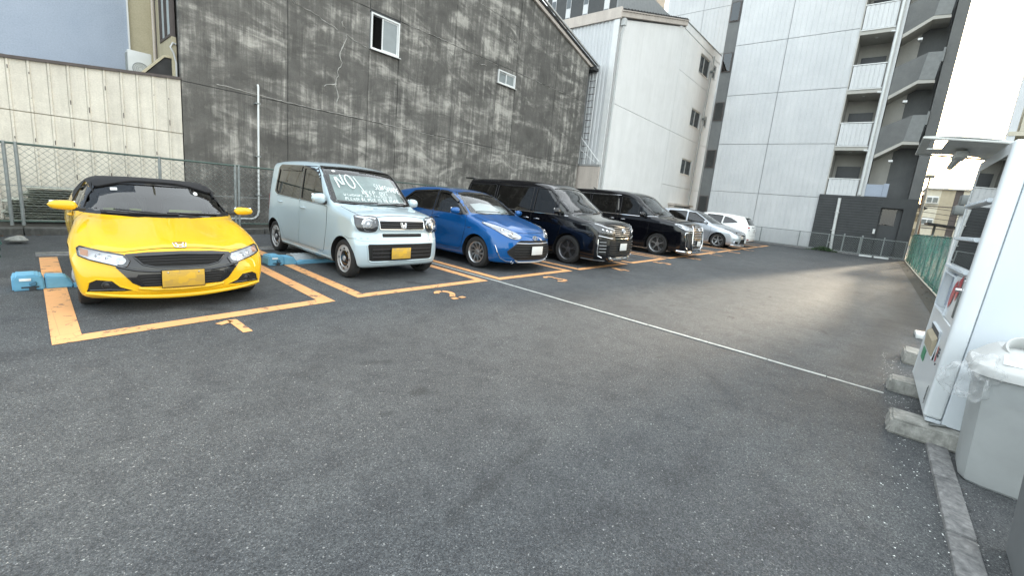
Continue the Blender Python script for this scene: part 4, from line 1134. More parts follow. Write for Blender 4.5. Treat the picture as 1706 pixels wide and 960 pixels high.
    C.trim('lower_grille_rim', 'F', lg, .008, 'black_trim', .004, True, parent=LG)
    C.trim('bumper_skid', 'F', [(-.46, .235), (-.40, .20), (0, .19), (.40, .20), (.46, .235)], .016, 'silver_plastic', .004)
    C.trim('bumper_chrome', 'F', [(.80, .50), (.77, .38), (.72, .27), (.62, .215), (.50, .20)], .008, 'chrome', .006, both=True)
    for sg in (1, -1):
        m = MB(); P, G = C.at('F', sg*.50, .20); m.tube([P+G*.012+Vector((0, .03*math.cos(a*PI/8), .03*math.sin(a*PI/8))) for a in range(16)], .006, 6, True); m.build('fog_lamp_ring', 'chrome', C.root)
    toyota_emblem(C, 'F', 0, .645, .13)
    plate(C, 0, .42, 'plate_white', off=.03)
    mirror_shape(C, 1.32, .84, 1.03, (.15, .20, .14))
    C.trim('wiper', 'F', [(.05, 1.0), (-.55, 1.06)], .008, 'black_trim', .014); C.trim('wiper', 'F', [(.55, 1.03), (-.02, 1.045)], .008, 'black_trim', .014)
    C.patch('sunshade', [(-.50, 1.03), (-.2, 1.02), (.50, 1.03), (.47, 1.20), (.2, 1.235), (-.1, 1.20), (-.42, 1.185)], 'F', 'lamp_white', -.04, skirt=0)
    P, G = C.at('L', 1.0, .745); m = MB(); m.tube([P+Vector((-.05, .002, 0)), P+Vector((.05, .002, 0))], .009, 5); m.build('fender_badge', 'chrome', C.root)
    add_interior(C, 2.0, .98, .68, 1.42, 'seat_dark', 1.15, True, 1.3, 2.9)
    C.patch('tail_light', [(.62, 1.0), (.78, .95), (.74, .72), (.62, .75)], 'R', 'red_lens', .006, both=True); plate(C, 0, .8, 'plate_white', 'R')
    return C
def van_body(L, Wd, H, cowl_x, cowl_z, wsx, nose, wf, wr, fc=(.20, 3.2)):
    def side(x, z):
        return (np.exp(-((x-wf)/.50)**2)*.022+np.exp(-((x-wr)/.50)**2)*.022)*np.exp(-((z-.50)/.30)**2)-.012*np.exp(-((x-L/2)/1.1)**2)*np.exp(-((z-.55)/.14)**2)
    return Body(L, Wd, H,
        top=[(-.1, nose-.12), (0, nose-.03), (.05, nose+.03), (.18, nose+.09), (cowl_x*.6, cowl_z-.06), (cowl_x, cowl_z), (cowl_x+.15, cowl_z+.12), ((cowl_x+wsx)/2+.04, (cowl_z+H-.10)/2+.03), (wsx-.05, H-.13), (wsx+.15, H-.06), (wsx+.6, H-.01), (L*.55, H), (L-.9, H-.02), (L-.25, H-.06), (L-.05, H-.14), (L+.05, H-.3)],
        front=[(.15, .10), (.22, .03), (.32, .0), (.50, .0), (.65, .015), (nose-.1, .04), (nose+.05, .10), (nose+.3, .3)],
        rear=[(.2, L-.05), (.5, L), (1.0, L-.02), (1.4, L-.10), (H, L-.25)],
        plan=[(0, Wd/2-.06), (.5, Wd/2-.01), (1., Wd/2), (L-1, Wd/2), (L-.3, Wd/2-.01), (L, Wd/2-.06)],
        inset=[(.15, .05), (.25, .015), (.4, 0), (.75, 0.), (.95, .012), (1.10, .03), (1.3, .07), (1.6, .14), (H, .20)],
        bottom=[(0, .15), (.5, .17), (L-.4, .18), (L, .3)], fc=fc, rc=(.10, 4), wsc=.26, crown=.05, k=.10, kf=.07, kb=.05, kr=.1, sculpt={'side': side})
def car_van_a():
    L, Wd, H = 4.71, 1.735, 1.84
    B = van_body(L, Wd, H, .80, 1.15, 1.62, .96, .93, 3.78)
    C = Car('minivan', 'black minivan with wide chrome lower lip right of the blue hatchback', B, 8.86, 4.35, PI/2, 'paint_black', 'cars parked in the row')
    C.wz = .325; wheels = (.93, 3.78); C.bpillar = 2.0
    ws = [(-.74, 1.17), (-.3, 1.145), (0, 1.14), (.3, 1.145), (.74, 1.17), (.70, 1.45), (.645, 1.66), (.60, 1.70), (.3, 1.725), (0, 1.73), (-.3, 1.725), (-.60, 1.70), (-.645, 1.66), (-.70, 1.45)]
    qw = softpoly([(.96, 1.14), (1.30, 1.10), (1.34, 1.40)], .03)
    w1 = softpoly([(1.40, 1.09), (2.02, 1.085), (2.02, 1.66), (1.66, 1.64), (1.40, 1.47)], .04)
    w2 = softpoly([(2.12, 1.085), (3.30, 1.085), (3.30, 1.66), (2.12, 1.66)], .04)
    w3 = softpoly([(3.38, 1.09), (4.42, 1.12), (4.36, 1.63), (3.38, 1.66)], .05)
    C.make_body(wheels, .375, [('F', ws), ('L', qw), ('Q', qw), ('L', w1), ('Q', w1), ('L', w2), ('Q', w2), ('L', w3), ('Q', w3)], True, 1.07, (.85, 4.4), dense=(110, 34, 44), zk=.65)
    add_wheels(C, wheels, .328, .2, 'vten', .225, .02, ('tyre', 'alloy_dark'))
    glass_set(C, 'windshield', ws, 'F', 'glass_clear', False, -.008, .02); C.patch('windshield_border', offset_poly(ws, -.006), 'F', 'black_gloss', .001, hole=offset_poly(ws, .03), skirt=.008)
    glass_set(C, 'quarter_window', qw, 'L', 'glass_clear')
    common_side(C, [w1, w2, w3], tint=('glass_dark', 'glass_dark'), doors=[[(1.10, 1.06), (1.20, .62), (1.34, .30), (2.05, .30), (2.05, 1.07)], [(2.07, 1.07), (2.07, .30), (3.22, .30), (3.33, .60), (3.35, 1.07)]])
    for w in (w1, w2, w3): C.trim('window_trim', 'L', w, .008, 'black_trim', .002, True, True)
    C.trim('belt_trim', 'L', [(1.0, 1.075), (4.45, 1.075)], .009, 'chrome', .004, both=True)
    for x in (1.88, 2.2): handle(C, x, .93, 'chrome')
    hood = [(.13, 0), (.14, .4), (.2, .6), (.4, .74), (.85, .79), (.80, .4), (.77, 0)]; hood += [(a, -b) for a, b in hood[::-1][1:-1]]
    C.patch('hood', hood, 'T', 'paint_black', .004, res=.08); seam(C, 'T', offset_poly(hood, -.004), closed=True)
    hl = softpoly([(.36, .88), (.60, .93), (.80, 1.0), (.835, .98), (.83, .86), (.78, .80), (.42, .76), (.36, .80)], .02)
    Hd = C.patch('headlight', hl, 'F', 'lamp_dark', .003, both=True, res=.04)
    for i, sg in enumerate((1, -1)):
        for (u, v, r) in ((.50, .825, .042), (.61, .845, .042), (.71, .865, .035)):
            P, G = C.at('F', sg*u, v); Mx = Vector((-1, sg*.2, .1)).to_track_quat('Z', 'Y').to_matrix().to_4x4(); Mx.translation = P+Vector((-.004, 0, 0))
            m = MB(); m.lathe([(r, 0), (r, .012), (r*.8, .004), (r*.5, .018), (0, .024)], 22, 'Z', Mx); m.build('headlight_lens', 'chrome', Hd[i])
        C.trim('headlight_strip', 'F', [(sg*.38, .875), (sg*.6, .915), (sg*.80, .975)], .010, 'lamp_white', .01, parent=Hd[i])
    C.patch('headlight_cover', hl, 'F', 'glass_lamp', .018, both=True, res=.04, parent=Hd)
    gr = softpoly([(-.36, .93), (.36, .93), (.37, .80), (.33, .72), (-.33, .72), (-.37, .80)], .02)
    G_ = C.patch('grille', gr, 'F', 'gap_black', .003)
    for k, zz in enumerate((.915, .87, .83, .79, .75)): C.trim('grille_bar', 'F', [(-.36, zz+.004), (0, zz-.008), (.36, zz+.004)], .008, 'alloy', .010, parent=G_)
    toyota_emblem(C, 'F', 0, .855, .17, off=.03)
    C.trim('bumper_chrome', 'F', [(-.80, .735), (-.50, .69), (0, .68), (.50, .69), (.80, .735)], .009, 'chrome', .006)
    lg = softpoly([(-.50, .64), (.50, .64), (.53, .40), (.46, .32), (-.46, .32), (-.53, .40)], .02); LG = C.patch('lower_grille', lg, 'F', 'gap_black', .003)
    for k in range(5): C.trim('grille_bar', 'F', [(-.50, .60-.055*k), (.50, .60-.055*k)], .005, 'black_trim', .008, parent=LG)
    vent = softpoly([(.60, .64), (.80, .66), (.815, .60), (.80, .34), (.60, .32)], .02); VT = C.patch('side_vent', vent, 'F', 'gap_black', .003, both=True)
    C.trim('side_vent_trim', 'F', [(.80, .66), (.805, .40), (.79, .30), (.70, .265)], .012, 'chrome', .008, both=True, parent=VT)
    for k in range(4): C.trim('side_vent_bar', 'F', [(.62, .60-.07*k), (.78, .60-.07*k)], .006, 'silver_plastic', .010, both=True, parent=VT)
    m = MB(); pts = C.path('F', [(-.50, .25), (-.3, .225), (0, .22), (.3, .225), (.50, .25)], .012, .06); m.tube(pts, [.02]+[.036]*(len(pts)-2)+[.02], 8); m.build('lip_spoiler', 'chrome', C.root)
    C.trim('bumper_lip', 'F', [(-.83, .20), (-.5, .185), (0, .18), (.5, .185), (.83, .20)], .02, 'paint_black', .008)
    plate(C, 0, .50, 'plate_white', off=.035)
    mirror_shape(C, 1.22, .855, 1.16, (.16, .2, .17), 'paint_black')
    C.trim('wiper', 'F', [(.05, 1.16), (-.62, 1.2)], .009, 'black_trim', .014); C.trim('wiper', 'F', [(.62, 1.19), (0, 1.2)], .009, 'black_trim', .014)
    m = MB(); m.bbox(L-.30, L+.02, -.62, .62, H-.075, H-.035, .015); m.build('roof_spoiler', 'paint_black', C.root)
    C.trim('pillar_bead', 'F', [(.765, 1.2), (.73, 1.45), (.675, 1.68)], .012, 'paint_black', .002, both=True)  # raised bead in the body paint along each windscreen pillar
    add_interior(C, 2.0, 1.1, .70, 1.76, 'seat_grey', 1.38, True, 1.2, 3.0)
    C.patch('tail_light', [(.68, 1.3), (.80, 1.28), (.82, .8), (.70, .82)], 'R', 'red_lens', .006, both=True)
    return C
def car_van_b():
    L, Wd, H = 4.945, 1.85, 1.95
    B = van_body(L, Wd, H, .95, 1.22, 1.85, 1.0, .96, 3.96, (.16, 3.6))
    C = Car('minivan', 'large black minivan with tall glittering chrome grille beside the silver car', B, 13.92, 4.28, PI/2, 'paint_black', 'cars parked in the row')
    C.wz = .34; wheels = (.96, 3.96); C.bpillar = 2.35
    ws = [(-.79, 1.24), (-.3, 1.215), (0, 1.21), (.3, 1.215), (.79, 1.24), (.75, 1.52), (.69, 1.76), (.64, 1.80), (.3, 1.825), (0, 1.83), (-.3, 1.825), (-.64, 1.80), (-.69, 1.76), (-.75, 1.52)]
    qw = softpoly([(1.12, 1.22), (1.62, 1.17), (1.64, 1.52)], .03)
    w1 = softpoly([(1.72, 1.165), (2.36, 1.16), (2.40, 1.74), (2.02, 1.73), (1.72, 1.58)], .04)
    w2 = softpoly([(2.52, 1.16), (3.55, 1.16), (3.55, 1.75), (2.55, 1.75)], .04)
    w3 = softpoly([(3.63, 1.16), (4.66, 1.20), (4.56, 1.72), (3.63, 1.75)], .05)
    C.make_body(wheels, .39, [('F', ws), ('L', qw), ('Q', qw), ('L', w1), ('Q', w1), ('L', w2), ('Q', w2), ('L', w3), ('Q', w3)], True, 1.14, (1.0, 4.6), dense=(110, 34, 44), zk=.7)
    add_wheels(C, wheels, .345, .22, 'vten', .245, .02)
    glass_set(C, 'windshield', ws, 'F', 'glass_clear', False, -.008, .02); C.patch('windshield_border', offset_poly(ws, -.006), 'F', 'black_gloss', .001, hole=offset_poly(ws, .03), skirt=.008)
    glass_set(C, 'quarter_window', qw, 'L', 'glass_clear')
    common_side(C, [w1, w2, w3], tint=('glass_dark', 'glass_dark'), doors=[[(1.30, 1.14), (1.30, .66), (1.44, .32), (2.42, .32), (2.42, 1.15)], [(2.44, 1.15), (2.44, .32), (3.40, .32), (3.50, .60), (3.56, 1.15)]])
    for w in (w1, w2, w3): C.trim('window_trim', 'L', w, .008, 'black_trim', .002, True, True)
    C.trim('belt_trim', 'L', [(1.1, 1.19), (1.7, 1.15), (4.7, 1.15)], .010, 'chrome', .004, both=True)
    C.trim('window_top_trim', 'L', [(2.45, 1.775), (4.5, 1.77)], .010, 'chrome', .004, both=True)
    for sg in (1, -1):
        C.patch('pillar_trim', [(2.42, 1.28), (2.475, 1.28), (2.53, 1.66), (2.50, 1.66)] , 'L' if sg == 1 else 'Q', 'chrome', .008)
    for x in (2.22, 2.62): handle(C, x, 1.0, 'chrome')
    hood = [(.13, 0), (.14, .4), (.2, .62), (.4, .78), (1.0, .84), (.95, .4), (.92, 0)]; hood += [(a, -b) for a, b in hood[::-1][1:-1]]
    C.patch('hood', hood, 'T', 'paint_black', .004, res=.08); seam(C, 'T', offset_poly(hood, -.004), closed=True)
    hl = softpoly([(.46, .93), (.70, .99), (.86, 1.04), (.89, 1.02), (.885, .92), (.82, .86), (.48, .84)], .02)
    Hd = C.patch('headlight', hl, 'F', 'lamp_bright', .003, both=True, res=.04)
    for i, sg in enumerate((1, -1)):
        C.trim('headlight_strip', 'F', [(sg*.48, .855), (sg*.82, .872), (sg*.88, .93)], .010, 'lamp_white', .01, parent=Hd[i])
        for u in (.56, .68):
            P, G = C.at('F', sg*u, .91); Mx = Vector((-1, sg*.2, .1)).to_track_quat('Z', 'Y').to_matrix().to_4x4(); Mx.translation = P
            m = MB(); r = .036; m.lathe([(r, 0), (r, .012), (r*.8, .004), (r*.5, .018), (0, .024)], 20, 'Z', Mx); m.build('headlight_lens', 'chrome', Hd[i])
    C.patch('headlight_cover', hl, 'F', 'glass_lamp', .018, both=True, res=.04, parent=Hd)
    gr = softpoly([(-.42, 1.0), (.42, 1.0), (.44, .80), (.46, .42), (.38, .28), (-.38, .28), (-.46, .42), (-.44, .80)], .03)
    G_ = C.patch('grille', gr, 'F', 'lamp_dark', .003)
    C.trim('grille_frame', 'F', gr, .016, 'chrome', .012, True, parent=G_)
    for r_ in range(8):
        for c_ in range(7):
            u = -.36+.12*c_; z = .955-.078*r_
            if r_ in (4, 5, 6) and abs(u) < .19 and r_ != 4: continue
            P, G = C.at('F', u, z); m = MB(); m.bbox(-.010, .006, -.040, .040, -.016, .012, .006, 1, T(P.x-.008, P.y, P.z, 0, .35, 0)); m.build('grille_bar', 'chrome', G_)
    toyota_emblem(C, 'F', 0, .90, .17, off=.035)
    for sg in (1, -1):
        C.trim('bumper_chrome', 'F', [(sg*.50, .80), (sg*.82, .79), (sg*.84, .74), (sg*.80, .50), (sg*.78, .33), (sg*.68, .29)], .016, 'chrome', .010)
        C.patch('bumper_insert', [(sg*a, b) for a, b in [(.52, .76), (.74, .75), (.72, .34), (.54, .34)]], 'F', 'black_trim', .004)
        C.trim('bumper_chrome', 'F', [(sg*.79, .78), (sg*.70, .52), (sg*.68, .36)], .008, 'chrome', .008)
    C.trim('lip_spoiler', 'F', [(-.88, .22), (-.5, .20), (0, .195), (.5, .20), (.88, .22)], .03, 'chrome', .008)
    plate(C, 0, .47, 'plate_white', off=.05)
    mirror_shape(C, 1.50, .91, 1.22, (.17, .22, .18), 'paint_black')
    C.trim('wiper', 'F', [(.05, 1.23), (-.65, 1.28)], .009, 'black_trim', .014)
    m = MB(); m.tube([(3.9, 0, H-.01), (4.02, 0, H+.06)], [.03, .01], 8); m.build('roof_antenna', 'paint_black', C.root)
    add_interior(C, 2.3, 1.16, .76, 1.86, 'seat_grey', 1.45, True, 1.4, 3.4)
    C.patch('tail_light', [(.70, 1.35), (.86, 1.33), (.87, .9), (.72, .9)], 'R', 'red_lens', .006, both=True)
    return C
def wagon_body(L, Wd, H, rear_high=1.2):
    return Body(L, Wd, H,
        top=[(-.1, .58), (0, .66), (.06, .72), (.2, .80), (.5, .90), (.95, 1.0), (1.1, 1.05), (1.35, 1.18), (1.7, 1.36), (2.0, 1.49), (2.3, 1.555), (2.7, H), (3.2, H-.01), (3.8, H-.06), (4.25, H-.14), (L-.15, H-.28), (L+.05, H-.5)],
        front=[(.12, .12), (.2, .04), (.30, .0), (.45, .0), (.6, .03), (.72, .09), (.85, .2), (1., .4)],
        rear=[(.2, L-.08), (.45, L), (.8, L-.02), (1.0, L-.08), (1.3, L-.27), (H, L-.50)],
        plan=[(0, Wd/2-.12), (.4, Wd/2-.03), (1, Wd/2), (L-1, Wd/2), (L-.3, Wd/2-.03), (L, Wd/2-.12)],
        inset=[(.12, .06), (.22, .02), (.35, .0), (.68, 0.), (.85, .02), (1.0, .045), (1.15, .09), (1.35, .165), (H, .27)],
        bottom=[(0, .15), (.5, .17), (L-.4, .19), (L, .3)], fc=(.32, 2.5), rc=(.22, 3.0), wsc=.34, crown=.05, k=.085, kf=.06, kb=.05,
        sculpt={'side': lambda x, z: (np.exp(-((x-.92)/.48)**2)+np.exp(-((x-L+.90)/.5)**2))*np.exp(-((z-.5)/.3)**2)*.03-.018*np.exp(-((x-L/2)/1.)**2)*np.exp(-((z-.5)/.15)**2)})
def car_silver():
    L, Wd, H = 4.59, 1.72, 1.60
    B = wagon_body(L, Wd, H)
    C = Car('estate_car', 'silver estate car with five-spoke black wheels beside the larger black minivan', B, 21.0, 4.45, PI/2, 'paint_silver', 'cars parked in the row')
    C.wz = .32; wheels = (.92, 3.67); C.bpillar = 2.45
    ws = [(-.68, 1.045), (-.3, 1.02), (0, 1.015), (.3, 1.02), (.68, 1.045), (.62, 1.25), (.53, 1.44), (.48, 1.48), (.25, 1.505), (0, 1.51), (-.25, 1.505), (-.48, 1.48), (-.53, 1.44), (-.62, 1.25)]
    w1 = softpoly([(1.42, 1.02), (2.36, 1.03), (2.40, 1.47), (2.10, 1.44), (1.75, 1.25)], .04)
    w2 = softpoly([(2.46, 1.03), (3.30, 1.05), (3.34, 1.46), (2.48, 1.48)], .04)
    w3 = softpoly([(3.40, 1.06), (3.98, 1.18), (3.44, 1.44)], .05)
    C.make_body(wheels, .365, [('F', ws), ('L', w1), ('Q', w1), ('L', w2), ('Q', w2)], True, 1.0, (1.05, 4.0), dense=(100, 32, 36), zk=.6)
    add_wheels(C, wheels, .32, .2, 'five', .222, .02, ('tyre', 'alloy'))
    glass_set(C, 'windshield', ws, 'F', 'glass_clear', False, -.008, .02); C.patch('windshield_border', offset_poly(ws, -.006), 'F', 'black_gloss', .001, hole=offset_poly(ws, .03), skirt=.008)
    common_side(C, [w1, w2], [[(1.30, 1.0), (1.26, .70), (1.36, .32), (2.40, .32), (2.41, 1.01)], [(2.43, 1.01), (2.42, .32), (3.12, .32), (3.25, .55), (3.36, 1.03)]])
    C.patch('quarter_window', w3, 'L', 'black_gloss', .003, both=True)
    for w in (w1, w2): C.trim('window_trim', 'L', w, .012, 'black_trim', .002, True, True)
    handle(C, 2.25, .90, 'paint_silver'); handle(C, 3.2, .93, 'paint_silver')
    hood = [(.14, 0), (.16, .25), (.24, .45), (.45, .6), (.75, .69), (1.12, .72), (1.02, .4), (1.0, 0)]; hood += [(a, -b) for a, b in hood[::-1][1:-1]]
    C.patch('hood', hood, 'T', 'paint_silver', .004, res=.08); seam(C, 'T', offset_poly(hood, -.004), closed=True)
    hl = chaikin([(.36, .69), (.55, .76), (.74, .86), (.79, .86), (.77, .78), (.62, .66), (.42, .64)], 1)
    Hd = C.patch('headlight', hl, 'F', 'lamp_bright', .003, both=True, res=.04)
    for i, sg in enumerate((1, -1)):
        P, G = C.at('F', sg*.60, .72); Mx = Vector((-1, sg*.2, .1)).to_track_quat('Z', 'Y').to_matrix().to_4x4(); Mx.translation = P
        m = MB(); r = .045; m.lathe([(r, 0), (r, .012), (r*.8, .004), (r*.5, .018), (0, .024)], 20, 'Z', Mx); m.build('headlight_lens', 'lamp_dark', Hd[i])
        C.trim('headlight_frame', 'F', [(sg*a, b) for a, b in hl], .006, 'lamp_dark', .006, True, parent=Hd[i])
    C.patch('headlight_cover', hl, 'F', 'glass_lamp', .016, both=True, res=.04, parent=Hd)
    C.patch('upper_grille', softpoly([(-.34, .66), (.34, .66), (.40, .60), (-.40, .60)], .01), 'F', 'gap_black', .004)
    C.patch('lower_grille', softpoly([(-.42, .46), (.42, .46), (.50, .26), (-.50, .26)], .02), 'F', 'gap_black', .003)
    C.patch('fog_lamp_opening', softpoly([(.58, .34), (.74, .36), (.72, .26), (.58, .25)], .02), 'F', 'gap_black', .003, both=True)
    C.trim('fog_lamp_trim', 'F', [(.56, .36), (.74, .38), (.77, .30)], .010, 'chrome', .008, both=True)
    C.trim('lip_spoiler', 'F', [(-.80, .20), (-.4, .18), (0, .175), (.4, .18), (.80, .20)], .03, 'paint_silver', .01)
    toyota_emblem(C, 'F', 0, .67, .13); plate(C, 0, .38, 'plate_white', off=.03)
    mirror_shape(C, 1.52, .855, 1.07, (.15, .2, .14))
    C.trim('wiper', 'F', [(.05, 1.03), (-.55, 1.09)], .008, 'black_trim', .014)
    add_interior(C, 2.3, 1.02, .70, 1.52, 'seat_dark', 1.2, True, 1.5, 3.2)
    C.patch('tail_light', [(.60, 1.1), (.76, 1.05), (.74, .80), (.60, .82)], 'R', 'red_lens', .006, both=True)
    return C
def car_white():
    L, Wd, H = 4.63, 1.775, 1.575
    B = wagon_body(L, Wd, H)
    C = Car('estate_car', 'white estate car parked nose in, its tail light facing the lot', B, 23.75, 4.65+4.63, -PI/2, 'paint_white', 'cars parked in the row')
    C.wz = .32; wheels = (.93, 3.71); C.bpillar = 2.45
    ws = [(-.70, 1.045), (0, 1.015), (.70, 1.045), (.62, 1.25), (.53, 1.44), (.48, 1.47), (0, 1.49), (-.48, 1.47), (-.53, 1.44), (-.62, 1.25)]
    w1 = softpoly([(1.42, 1.02), (2.36, 1.03), (2.40, 1.45), (2.10, 1.43), (1.75, 1.25)], .04)
    w2 = softpoly([(2.46, 1.03), (3.20, 1.05), (3.24, 1.44), (2.48, 1.46)], .04)
    w3 = softpoly([(3.28, 1.06), (3.92, 1.15), (3.96, 1.20), (3.62, 1.36), (3.31, 1.43)], .05)
    C.make_body(wheels, .365, [('L', w1), ('Q', w1), ('L', w2), ('Q', w2)], True, 1.0, (1.05, 4.0), dense=(100, 32, 36), zk=.6)
    add_wheels(C, wheels, .32, .2, 'five', .222, .02)
    C.patch('windshield', ws, 'F', 'black_gloss', .004)
    common_side(C, [w1, w2], [[(1.30, 1.0), (1.26, .70), (1.36, .32), (2.40, .32), (2.41, 1.01)], [(2.43, 1.01), (2.42, .32), (3.12, .32), (3.25, .55), (3.36, 1.03)]])
    C.patch('quarter_window', w3, 'L', 'black_gloss', .003, both=True)
    for w in (w1, w2): C.trim('window_trim', 'L', w, .012, 'black_trim', .002, True, True)
    handle(C, 2.25, .90, 'paint_white'); handle(C, 3.2, .93, 'paint_white')
    rwn = softpoly([(-.62, 1.08), (.62, 1.08), (.54, 1.36), (.50, 1.41), (-.50, 1.41), (-.54, 1.36)], .04)
    C.patch('rear_window', rwn, 'R', 'black_gloss', .004)
    m = MB(); m.bbox(L-.62, L-.28, -.60, .60, H-.145, H-.115, .012); m.build('roof_spoiler', 'paint_white', C.root)
    tl = chaikin([(.55, 1.04), (.80, 1.0), (.80, .90), (.72, .80), (.62, .74), (.58, .90)], 1)
    TL = C.patch('tail_light', tl, 'R', 'lamp_white', .012, both=True, res=.04)
    C.patch('tail_lens', chaikin([(.60, 1.0), (.76, .98), (.74, .92), (.62, .93)], 1), 'R', 'red_lens', .018, both=True, parent=TL)
    for i, sg in enumerate((1, -1)):
        P, G = C.at('R', sg*.68, .86); m = MB(); Mx = Vector((1, 0, 0)).to_track_quat('Z', 'Y').to_matrix().to_4x4(); Mx.translation = P
        m.lathe([(.05, 0), (.05, .02), (.03, .03), (0, .032)], 20, 'Z', Mx); m.build('reversing_lamp', 'chrome', TL[i])
    seam(C, 'R', [(.60, .60), (.60, 1.05), (.58, 1.3)], True); seam(C, 'R', [(-.62, .58), (.62, .58)])
    C.patch('rear_reflector', [(.62, .40), (.76, .41), (.76, .36), (.62, .35)], 'R', 'red_lens', .006, both=True)
    C.trim('rear_garnish', 'R', [(-.4, .98), (.4, .98)], .02, 'chrome', .004)
    plate(C, 0, .80, 'plate_white', 'R', off=.02)
    C.trim('bumper_lip', 'R', [(-.75, .30), (0, .28), (.75, .30)], .02, 'black_trim', .004)
    mirror_shape(C, 1.52, .88, 1.07, (.15, .2, .14))
    add_interior(C, 2.3, 1.02, .70, 1.50, 'seat_dark', 1.2, True, 1.5, 3.2)
    return C
# ------------------------------------------------------------------ ground, markings, kerbs
m = MB(); m.add([(-300, -300, 0), (400, -300, 0), (400, 300, 0), (-300, 300, 0)], [(0, 1, 2, 3)])
g = m.build('ground', 'asphalt'); tag(g, kind='structure')
def ribbon(m, pts, w, z=.004, M=None):
    """flat mitred strip along a line"""
    P = [Vector((a, b)) for a, b in pts]; n = len(P); L = []; R_ = []
    for i in range(n):
        if i == 0: t = P[1]-P[0]
        elif i == n-1: t = P[-1]-P[-2]
        else: t = (P[i]-P[i-1]).normalized()+(P[i+1]-P[i]).normalized()
        t.normalize(); nn = Vector((-t.y, t.x))
        k = 1.
        if 0 < i < n-1:
            d = (P[i]-P[i-1]).normalized(); k = 1/max(.5, abs(Vector((-d.y, d.x)).dot(nn)))
        L.append(P[i]+nn*w/2*k); R_.append(P[i]-nn*w/2*k)
    v = [(p.x, p.y, z) for p in L]+[(p.x, p.y, z) for p in R_]
    m.add(v, [(n+i, n+i+1, i+1, i) for i in range(n-1)], False, M)
def bay(xa, ya, xb, yb, w, back=9.0, wl=None):
    m = MB(); wl = wl or w
    z = .004
    f = lambda x: ya+(yb-ya)*(x-xa)/(xb-xa)
    m.add([(xa, ya, z), (xb, yb, z), (xb, yb+w*1.05, z), (xa, ya+w*1.05, z)], [(0, 1, 2, 3)])
    m.add([(xa, ya+w*1.05, z), (xa+wl, f(xa+wl)+w*1.05, z), (xa+wl+.03, back, z), (xa+.03, back, z)], [(0, 1, 2, 3)])
    m.add([(xb-w, f(xb-w)+w*1.05, z), (xb, yb+w*1.05, z), (xb+.03, back, z), (xb-w+.03, back, z)], [(0, 1, 2, 3)])
    return tag(m.build('bay_marking', 'line_orange'), kind='structure')
bay(.075, 4.44, 2.31, 4.63, .155, 8.35, .165)
bay(2.60, 4.655, 4.885, 4.665, .145)
bay(5.13, 4.635, 7.30, 4.60, .14)
bay(7.58, 4.60, 9.80, 4.58, .14)
for k in range(4, 11): bay(1.19+2.5*k-1.11, 4.57-.012*(k-4), 1.19+2.5*k+1.11, 4.57-.012*(k-4), .14)
def arc(cx, cy, rx, ry, a0, a1, n=8): return [(cx+rx*math.cos(math.radians(a0+(a1-a0)*i/n)), cy+ry*math.sin(math.radians(a0+(a1-a0)*i/n))) for i in range(n+1)]
DIG = {1: [[(.30, 1), (.30, 0)], [(.02, .80), (.26, .93)]],
       2: [arc(.25, .72, .22, .26, 165, 70, 6), arc(.25, .70, .22, .28, 60, -40, 6)+[(.20, .25)], [(.02, .04), (.22, .04)], [(.32, .04), (.50, .04)]],
       3: [arc(.24, .75, .22, .23, 160, 0, 7), arc(.24, .75, .22, .23, -12, -75, 3), arc(.24, .26, .24, .24, 75, -60, 7), arc(.24, .26, .24, .24, -80, -165, 4)],
       4: [[(.34, 1), (.02, .32), (.22, .32)], [(.36, .90), (.36, 0)], [(.40, .32), (.52, .32)]],
       5: [[(.46, .97), (.30, .97)], [(.20, .97), (.08, .97), (.05, .58), (.22, .63)], arc(.22, .32, .26, .30, 75, -150, 8)],
       6: [arc(.26, .60, .24, .38, 60, 175, 6)+[(.02, .35)], arc(.26, .28, .24, .26, 120, -40, 8), arc(.26, .28, .24, .26, -60, -170, 5)],
       7: [[(.02, .96), (.48, .96), (.30, .55)], [(.27, .45), (.15, 0)]],
       8: [arc(.25, .75, .20, .22, 100, 260, 7), arc(.25, .75, .20, .22, 80, -80, 7), arc(.25, .27, .24, .25, 100, 260, 7), arc(.25, .27, .24, .25, 80, -80, 7)],
       9: [arc(.26, .72, .24, .26, -60, 120, 8), arc(.26, .72, .24, .26, 140, 280, 6), [(.48, .6), (.40, .2), (.20, .02)]]}
for k in range(1, 10):
    m = MB()
    for s_ in DIG[k]: ribbon(m, [(a*.46, b*.42) for a, b in s_], .075, .0045, T(1.19+2.5*(k-1)-.12+.02, 4.04, 0, 0, 0, .02))
    tag(m.build('bay_number', 'line_orange'), kind='structure')
# concrete joint crossing the lot, broken in places
m = MB()
jp = [(5.06, 9.2), (5.04, 7.0), (5.02, 4.72), (4.975, 3.4), (4.93, 2.2), (4.905, 1.5), (4.885, .75), (4.855, -.31)]
def along(t):
    for a, b in zip(jp, jp[1:]):
        if b[1] <= t <= a[1]: s = (a[1]-t)/(a[1]-b[1]); return (a[0]+(b[0]-a[0])*s, t)
cuts = [9.2, 5.9, 4.2, 3.05, 2.31, 1.93, 1.21, .62, .12, -.30]
rr = random.Random(5)
for a, b in zip(cuts, cuts[1:]):
    ribbon(m, [(along(a-(a-b)*i/5)[0]+rr.uniform(-.004, .004), a-(a-b)*i/5-.008*(i == 0)) for i in range(6)], .052 if b > 0 else .04, .005)
tag(m.build('concrete_joint', 'seam_grey'), kind='structure')
# rear drain strip behind the wheel ends
m = MB(); m.box(.08, 24, 8.40, 8.62, 0, .012); tag(m.build('gutter_strip', 'concrete_curb'), kind='structure')
m = MB(); m.box(.08, 24, 8.625, 8.68, 0, .022); tag(m.build('gutter_edge', 'concrete_block'), kind='structure')
